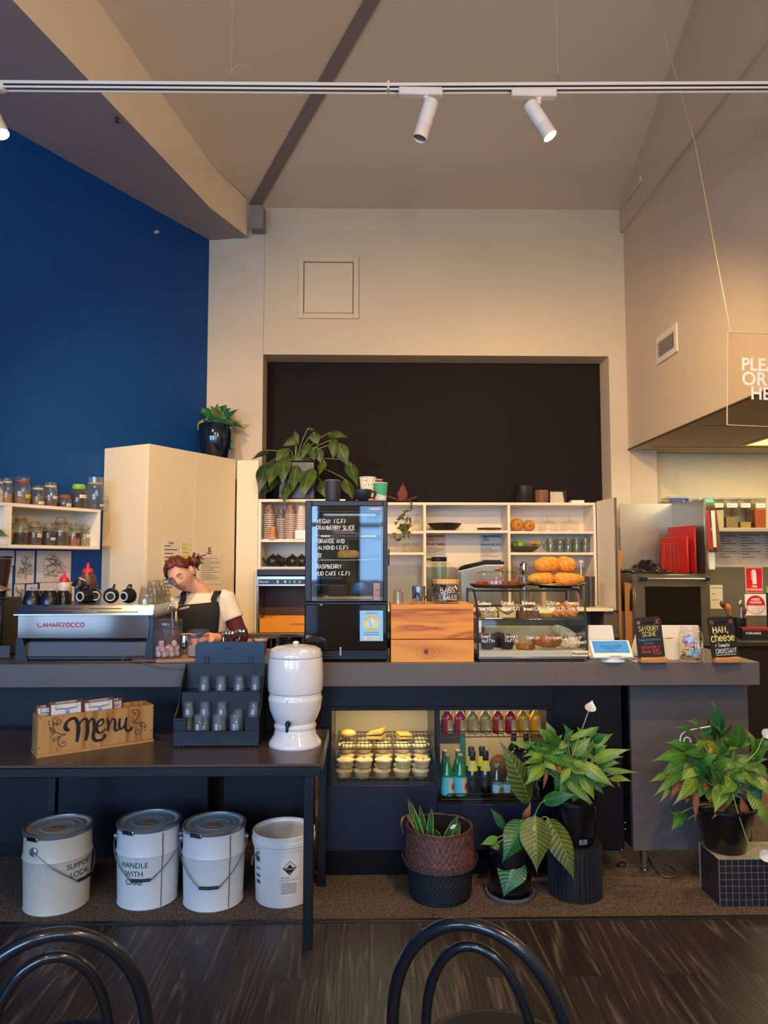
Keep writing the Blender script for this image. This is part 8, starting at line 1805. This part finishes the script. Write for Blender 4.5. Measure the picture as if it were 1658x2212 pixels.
ob('body',MB().box(x0,x1,.012,.55,.86,z(1241),.003),om,t);ob('door',MB().box(x0+.004,x1-.004,-.012,.0115,.95,z(1250),.003),om,t);ob('door_window',MB().box(q(1388),q(1507),-.0135,-.0125,1.0,z(1267),.0005),mat('oven_glass','#060607',.06,coat=.5),t)
ob('handle',MB().at((0,-.045,z(1251)),ry=pi/2).cyl((0,0,q(1376)),.008,q(1520)-q(1376),12),steel,t)
for a,b in((1373,1390),(1513,1522)):ob('handle_end',MB().box(q(a),q(b),-.055,-.0125,z(1255),z(1247),.002),blkp,t)
ob('control_panel',MB().box(x0+.004,x1-.004,-.012,.0115,.865,.945,.002),blkp,t)
ob('stand',MB().box(x0,x1,.02,.5,0,.8595,.003),mat('oven_stand','#2a2826',.5),t)
za=z(1240)+.0015
t=thing('steel_splash','folded stainless splash screen standing behind and beside the red chopping boards','screen',(ox,YO,za));Yb2=6.05;xl_,xc_=X_(1334,Yb2)-ox+.02,X_(1452,Yb2)-ox;zt2=Z_(1087,Yb2)-za;xr2,zr2=X_(1521,YO)-ox,Z_(1078,YO)-za
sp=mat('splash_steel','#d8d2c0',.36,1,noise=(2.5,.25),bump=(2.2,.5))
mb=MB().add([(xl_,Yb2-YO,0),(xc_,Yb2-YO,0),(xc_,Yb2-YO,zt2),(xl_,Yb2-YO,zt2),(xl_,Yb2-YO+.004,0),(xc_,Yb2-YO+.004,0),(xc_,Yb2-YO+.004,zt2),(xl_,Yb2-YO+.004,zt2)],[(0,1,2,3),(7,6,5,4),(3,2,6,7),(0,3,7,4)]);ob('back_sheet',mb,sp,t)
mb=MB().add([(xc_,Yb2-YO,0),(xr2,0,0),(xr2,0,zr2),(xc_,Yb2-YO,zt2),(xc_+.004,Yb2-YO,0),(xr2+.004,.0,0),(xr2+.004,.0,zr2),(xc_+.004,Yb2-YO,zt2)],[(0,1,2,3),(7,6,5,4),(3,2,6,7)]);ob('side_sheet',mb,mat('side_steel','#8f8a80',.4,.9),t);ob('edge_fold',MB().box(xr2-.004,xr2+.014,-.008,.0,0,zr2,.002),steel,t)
for px,py in((1475,1086),(1491,1083),(1513,1080)):p=W(px,py,YO+.15)-t.location;p.x=xr2+(xc_-xr2)*.3;p=W(px,py,YO+(1521-px)/69*.5)-t.location;ob('hook',MB().tube(smooth([p+V((-.004,-.004,-.03)),p+V((-.006,-.004,.0)),p+V((.003,-.002,.012)),p+V((.012,0,.0)),p+V((.012,0,-.02))],4),.0025,6),chrome,t)
rb_=mat('red_board','#c4201c',.45);Yr2=5.75
def tilt_board(lb,a,b,ytop,Y,Y2):
 l=W(a,1240,Y);r=W(b,1240,Y2);l.z=r.z=0;w_=(r-l).length;rz=math.atan2(r.y-l.y,r.x-l.x)
 o=thing('chopping_board',lb,'chopping board',(l.x,Y,za+.004),rz,'red chopping boards');h_=Z_(ytop,Y2)-za-.004
 ob('board',MB().box(0,w_,0,.016,0,h_,.005),rb_,o);o.rotation_euler=(0,0,rz)
tilt_board('larger red chopping board at the back of the wire rack',1444,1502,1134,5.96,5.6);tilt_board('smaller red chopping board in front in the wire rack',1427,1485,1158,5.88,5.57)
t=thing('wire_rack','thin wire rack holding the red chopping boards above the oven','rack',(ox,5.66,za+.0005));wm=mat('rack_wire','#a89a8c',.3,.8)
p=lambda px,py,Y=5.66:W(px,py,Y)-t.location
ob('rack_frame',MB().tube(smooth([p(1421,1215),p(1423,1177),p(1425,1174.5),p(1468,1174.5),p(1470,1177),p(1477,1240)],3),.0025,6),wm,t)
for i,(a,b)in enumerate(((1434,1432),(1446,1450),(1454,1461),(1462,1469))):ob('rack_wire',MB().tube([p(a,1175),p(b,1239)],.002,6),wm,t)
for i in range(6):ob('rack_wire',MB().tube([p(1461+i*8,1236),p(1461+i*8,1241)*1+V((0,.12,.0))],.002,6),wm,t)
q_=random.Random(6);mb=MB().sheet(lambda u,v:((u-.5)*.36,(v-.5)*.24,.012+.095*sin(pi*u)**1.5*sin(pi*v)*(.6+.4*sin(u*9+v*5))+.012*sin(u*23)*sin(v*17)),30,18)
ob('black_cloth',mb,mat('black_rubber','#0b0b0c',.3),loc=(X_(1400,5.62),5.72,za),label='crumpled black cloth heaped on the oven beside the wire rack',cat='cloth',sharp=180,solid=.006)
cbm=mat('cardboard','#a8743c',.8)
Yc2=5.60;p=lambda px,py:(X_(px,Yc2),Z_(py,Yc2))
ob('cardboard_sheet',MB().prism([p(1338,1188),p(1350,1188),p(1346,1222),p(1343,1230),p(1344,1330),(p(1344,1420)[0],.005),(p(1337,1420)[0],.005)],Yc2+.06,Yc2+.065),cbm,label='narrow tall strip of brown cardboard beside the open cupboard door',cat='cardboard')
ob('cardboard_sheet',MB().prism([p(1346,1258),p(1363,1261),p(1357,1276),p(1355,1320),p(1362,1323),(p(1362,1420)[0],.005),(p(1346,1420)[0],.005)],Yc2+.0,Yc2+.006),cbm,label='folded brown cardboard piece between the cupboard door and the oven',cat='cardboard')
for o in('cardboard_sheet','cardboard_sheet.001'):bpy.data.objects[o]['group']='cardboard beside the oven'
ob('floor_cabinet',MB().box(X_(1300,5.7),X_(1362,5.64)-.0,5.70,6.05,0,Z_(1322,5.7),.003),mat('grey_unit','#5f5650',.5),label='low grey cupboard under the open white door',cat='cupboard')
Yh2=YO+.02;hx0=X_(1526,Yh2);cl_=[('#9a1f26',1524,1536,1100,1187,'dark red clipboard hanging on the splash screen side'),('#d8c8b0',1536,1543,1102,1182,'cream clipboard hanging between the red and the brown ones'),('#5a3a24',1540,1552,1100,1191,'dark brown clipboard hanging furthest from the oven'),('#6a452a',1530,1548,1150,1193,'brown clipboard hanging lowest behind the red one')]
for i,(c,a,b,tp,bt,lb)in enumerate(cl_):
 Y=Yh2+(.0,.012,.024,.036)[i];sl=(.01,.012,.02,.0)[i]
 pl=[(X_(a,Y),Z_(tp,Y)),(X_(a,Y)+.03,Z_(tp,Y)),(X_(b,Y)+sl,Z_(bt,Y)),(X_(a,Y)+sl,Z_(bt,Y))]
 ob('hanging_clipboard',MB().prism(pl,Y,Y+.008),mat('clip'+c[1:],c,.5),label=lb,cat='clipboard',group='clipboards hanging beside the splash screen')
YW2=6.0;zsh=Z_(1139,YW2)
t=thing('wall_shelf','long steel wall shelf carrying clear food containers above the kitchen bench','shelf',(X_(1464,YW2),YW2,zsh));ob('shelf_board',MB().box(0,1.8,0,.31,-.034,0,.003),mat('shelf_steel','#bdb39c',.35,.6),t)
for x in(.3,1.2):ob('shelf_bracket',MB().box(x,x+.02,.02,.31,-.10,-.0345),steel,t)
ccl=clear('food_box','#eae6d8',.08,.5,p=2);lidw=clear('frosted_lid','#dfe4ea',.25,.5,rough=.3)
def foodbox(lb,a,b,ptop,col,frac,tagt=None,y=.06,d=.16,lidm_=None,clip=None,pbot=1139):
 Y=YW2+y;x0,x1=X_(a,Y),X_(b,Y);w_=x1-x0;h=Z_(ptop,Y)-zsh-.001
 o=thing('food_container',lb,'container',((x0+x1)/2,Y,zsh+.0006),0,'clear food containers on the kitchen shelf')
 ob('box_body',MB().prism([(-w_*.44,0),(w_*.44,0),(w_*.5,h-.014),(-w_*.5,h-.014)],0,d),ccl,o)
 if col:ob('contents',MB().prism([(-w_*.425,.003),(w_*.425,.003),(w_*(.425+.05*frac),h*frac),(-w_*(.425+.05*frac),h*frac*.96)],.003,d-.003),mat('food'+col[1:],col,.8,noise=(60,.35),bump=(60,.6)),o)
 ob('box_lid',MB().box(-w_*.53,w_*.53,-.005,d+.005,h-.0135,h,.003),lidm_ or lidw,o)
 if tagt:tg=ob('paper_tag',MB().box(-w_*.36,w_*.42,-.0022,-.001,h*.68,h*.82),paper,o);txt(tagt,.018,ink,tg,(.0,-.003,h*.75),ext=.0003,width=w_*.6)
 if clip:ob('clip',MB().box(-w_*.5,w_*.5,-.012,-.0055,h-.045,h-.01,.004),mat('clip_c'+clip[1:],clip,.4),o)
bl_=mat('lid_blue','#27408f',.4)
foodbox('clear container with blue clip lid at the oven end behind the splash screen',1446,1486,1072,None,0,y=.10,clip='#27408f');foodbox('clear lidded container second behind the splash screen',1489,1510,1074,None,0,y=.06)
foodbox('clear container with aqua clip half hidden by hanging clipboards',1524,1541,1074,None,0,clip='#5fc0b0');foodbox('container of white coconut with name tag on the kitchen shelf',1542,1565,1074,'#e0d6c2',.6,'COCONUT');foodbox('container of dark and pale mushroom pieces on the kitchen shelf',1567,1596,1074,'#a09068',.38,'Mushrooms');foodbox('container with a little yellow semolina on the kitchen shelf',1598,1624,1074,'#c9a858',.2,'SEMOLINA');foodbox('container of orange cacao powder on the kitchen shelf',1630,1656,1074,'#b8623c',.62,'Cacao');foodbox('tinted container between the semolina and cacao boxes, set further back',1622,1634,1085,'#5a3a2c',.6,y=.2,d=.1)
bpy.data.objects['wall_shelf']['category']='shelf'
Yp2=YK-.004
def sheet(lb,a,b,tp,bt,cat='notice',rows=9,col='#cfc4b4',grn=False):
 x0,x1=X_(a,Yp2),X_(b,Yp2);z0,z1=Z_(bt,Yp2),Z_(tp,Yp2);w_,h_=x1-x0,z1-z0
 o=thing('printed_sheet',lb,cat,((x0+x1)/2,Yp2,z0),0,'sheets on the kitchen wall');ob('sheet',MB().box(-w_/2,w_/2,0,.003,0,h_),mat('sheet'+col[1:],col,.8),o)
 for i in range(rows):zz_=h_*(.86-.75*i/rows);ob('printed_line',MB().box(-w_*.4,w_*(.42-.25*((i*5)%3)),-.0008,-.0002,zz_,zz_+h_*.022),mat('grey_print','#6a625a',.7),o)
 if grn:ob('header_band',MB().box(-w_*.4,w_*.4,-.0008,-.0002,h_*.95,h_*.99),mat('olive_band','#7a7a34',.7),o)
sheet('printed policy sheet on the kitchen wall nearest the hanging clipboards',1544,1592,1148,1217);sheet('printed policy sheet with olive heading in the middle of the kitchen wall',1594,1645,1146,1218,grn=True);sheet('printed policy sheet on the kitchen wall cut by the picture edge',1647,1690,1146,1218);sheet('bare cream note with a few lines on the steel wall beside the oven',1529,1556,1264,1316,rows=3,col='#e0d0a8')
ob('paper_towel_holder',MB().box(X_(1524,YK-.1),X_(1541,YK-.1),YK-.12,YK-.004,Z_(1232,YK-.1),Z_(1190,YK-.1),.01),white,label='white paper towel holder fixed to the kitchen wall behind the clipboards',cat='dispenser')  # paper towel holder, built just clear of the wall
ob('wall_cladding',MB().box(kx+.01,4.88,YK-.003,YK,.9,Z_(1225,YK)),mat('clad_steel','#8d8470',.35,.6),kind='structure')
Ys2=YK-.006
def sx(px):return X_(px,Ys2)
def sz(py):return Z_(py,Ys2)
t=thing('extinguisher_sign','red fire extinguisher sign on the steel kitchen wall','sign',((sx(1606)+sx(1643))/2,Ys2,sz(1281)));w_=sx(1643)-sx(1606);h_=sz(1226)-sz(1281)
ob('sign_plate',MB().box(-w_/2,w_/2,0,.003,0,h_,.0012),white,t);ob('red_field',MB().box(-w_*.47,w_*.47,-.0008,-.0002,h_*.02,h_*.98,.0003),redp,t)
ob('extinguisher_symbol',MB().prism([(-.016,h_*.34),(.02,h_*.34),(.02,h_*.78),(.014,h_*.84),(.014,h_*.92),(-.012,h_*.92),(-.024,h_*.84),(-.026,h_*.5),(-.022,h_*.5),(-.02,h_*.8),(-.014,h_*.82),(-.016,h_*.78)],-.0016,-.001),white,t);txt('FIRE',h_*.12,white,t,(0,-.0014,h_*.24),bold=.0005,ext=.0004);txt('EXTINGUISHER',h_*.11,white,t,(0,-.0014,h_*.12),bold=.0004,ext=.0004,width=w_*.86)
t=thing('powder_sign','square white sign with red disc naming powder below the extinguisher sign','sign',((sx(1603)+sx(1649))/2,Ys2,sz(1331)));w_=sx(1649)-sx(1603);h_=sz(1284)-sz(1331);R_=h_*.44
ob('sign_plate',MB().box(-w_/2,w_/2,0,.003,0,h_,.001),white,t);ob('red_disc',MB().at((0,-.0002,h_/2),rx=pi/2).cyl((0,0,0),R_,.0008,40),redp,t)
ob('white_segment',MB().prism([(R_*.93*cos(a),h_/2+R_*.93*sin(a))for a in[pi+.08+(pi-.16)*i/20 for i in range(21)]],-.0016,-.0011),white,t)
txt('A:B(E)',h_*.16,white,t,(0,-.0014,h_*.75),bold=.0006,ext=.0004);txt('POWDER',h_*.15,white,t,(0,-.0014,h_*.6),bold=.0006,ext=.0004,width=w_*.55)
for i,s in enumerate(('FOR USE ON WOOD PAPER','TEXTILE OIL LIQUID','ELECTRICAL FIRE')):txt(s,h_*.06,redp,t,(0,-.002,h_*(.42-i*.1)),ext=.0002,width=w_*(.6-i*.1))
YB2=5.45;zk=Z_(1388,YB2)
t=thing('kitchen_bench','dark steel kitchen bench running past the counter end','bench',(X_(1527,YO)+.012,YB2,0));bm2=mat('bench_dark','#4a443c',.35,.5)
ob('bench_top',MB().box(0,1.9,0,YK-.01-YB2,zk-.035,zk,.003),bm2,t);ob('bench_front',MB().box(.02,1.88,.03,.06,.1,zk-.036,.002),mat('bench_front_dark','#221f1d',.4),t);ob('plinth',MB().box(.03,1.86,.08,.11,0,.0995),blkp,t)
Yk2=5.8
t=thing('utensil_crock','dark crock of wooden and steel spoons on the kitchen bench','crock',(X_(1588,Yk2),Yk2,zk+.0006));h_=Z_(1336,Yk2)-zk
ob('crock_body',MB().lathe([(0,0),(.05,0),(.055,.01),(.058,h_),(.053,h_),(.05,.012),(0,.012)],26),blkp,t);cx0,cy0,cz0=t.location
for i,(px,py,m_,lb,dx_)in enumerate(((1556,1298,wood('spoon_wood','#6a3a20','#4a2612'),'dark wooden spoon leaning towards the oven in the crock',-.03),(1570,1304,mat('spatula_orange','#c8762c',.5),'orange wooden spatula in the utensil crock',-.015),(1600,1296,steel,'steel ladle leaning towards the signs in the crock',.02),(1608,1312,MATS['spoon_wood'],'wooden spoon leaning furthest towards the signs',.03))):
 b=W(px,py,Yk2)-V((cx0,cy0,cz0));a=V((dx_*.6,(i%2)*.02-.01,.02));d=(b-a).normalized()
 ob('utensil',MB().tube([a,b-d*.06],.005,8).tube([b-d*.06,b-d*.05,b-d*.02,b],[.006,.018,.022,.006],10,flat=(1,.4,1)),m_,loc=(cx0,cy0,cz0),label=lb,cat='utensil',group='utensils in the crock')
t=thing('carton','long red and black baking paper box lying on the kitchen bench','box',(X_(1596,5.6),5.6,zk+.0006),-.12);ob('box_body',MB().box(0,.32,0,.08,0,.088,.002),mat('box_black','#1c1618',.5),t)
ob('red_top',MB().box(.0,.32,.0,.08,.0885,.09).box(0,.32,-.0012,-.0004,.07,.088),mat('box_red','#a81f2a',.5),t);ob('red_stripe',MB().box(.2,.27,-.0014,-.0005,.0,.022).box(.28,.32,-.0014,-.0005,0,.03),MATS['box_red'],t);txt('PURE-BAKE',.026,white,t,(.08,-.0014,.048),bold=.0004,ext=.0003,width=.11)
o=thing('brush_handle','black pole with a bright green end leaning on the steel wall','broom',(X_(1652,6.2),6.2,zk+.0006));ob('pole',MB().cyl((0,0,0),.012,Z_(1282,6.2)-zk,12),blkp,o);ob('green_end',MB().cyl((0,0,Z_(1282,6.2)-zk+.0005),.014,Z_(1268,6.2)-Z_(1282,6.2),12,b=.003),mat('lime_green','#6fae2c',.4),o)
p0=G(1597,962,zb)
t=thing('recessed_light','long glowing recessed light panel in the kitchen soffit','ceiling light',(p0 .x,p0 .y,zb));ob('frame',MB().box(0,.9,-.62,-.59,-.008,.0).box(0,.9,-.03,0,-.008,0).box(0,.03,-.59,-.03,-.008,0).box(.87,.9,-.59,-.03,-.008,0),mat('light_frame','#d8c25a',.5),t);ob('diffuser',MB().box(.031,.869,-.589,-.031,-.004,-.001),mat('diffuser_glow','#ffe08a',.5,emit=1.6),t)
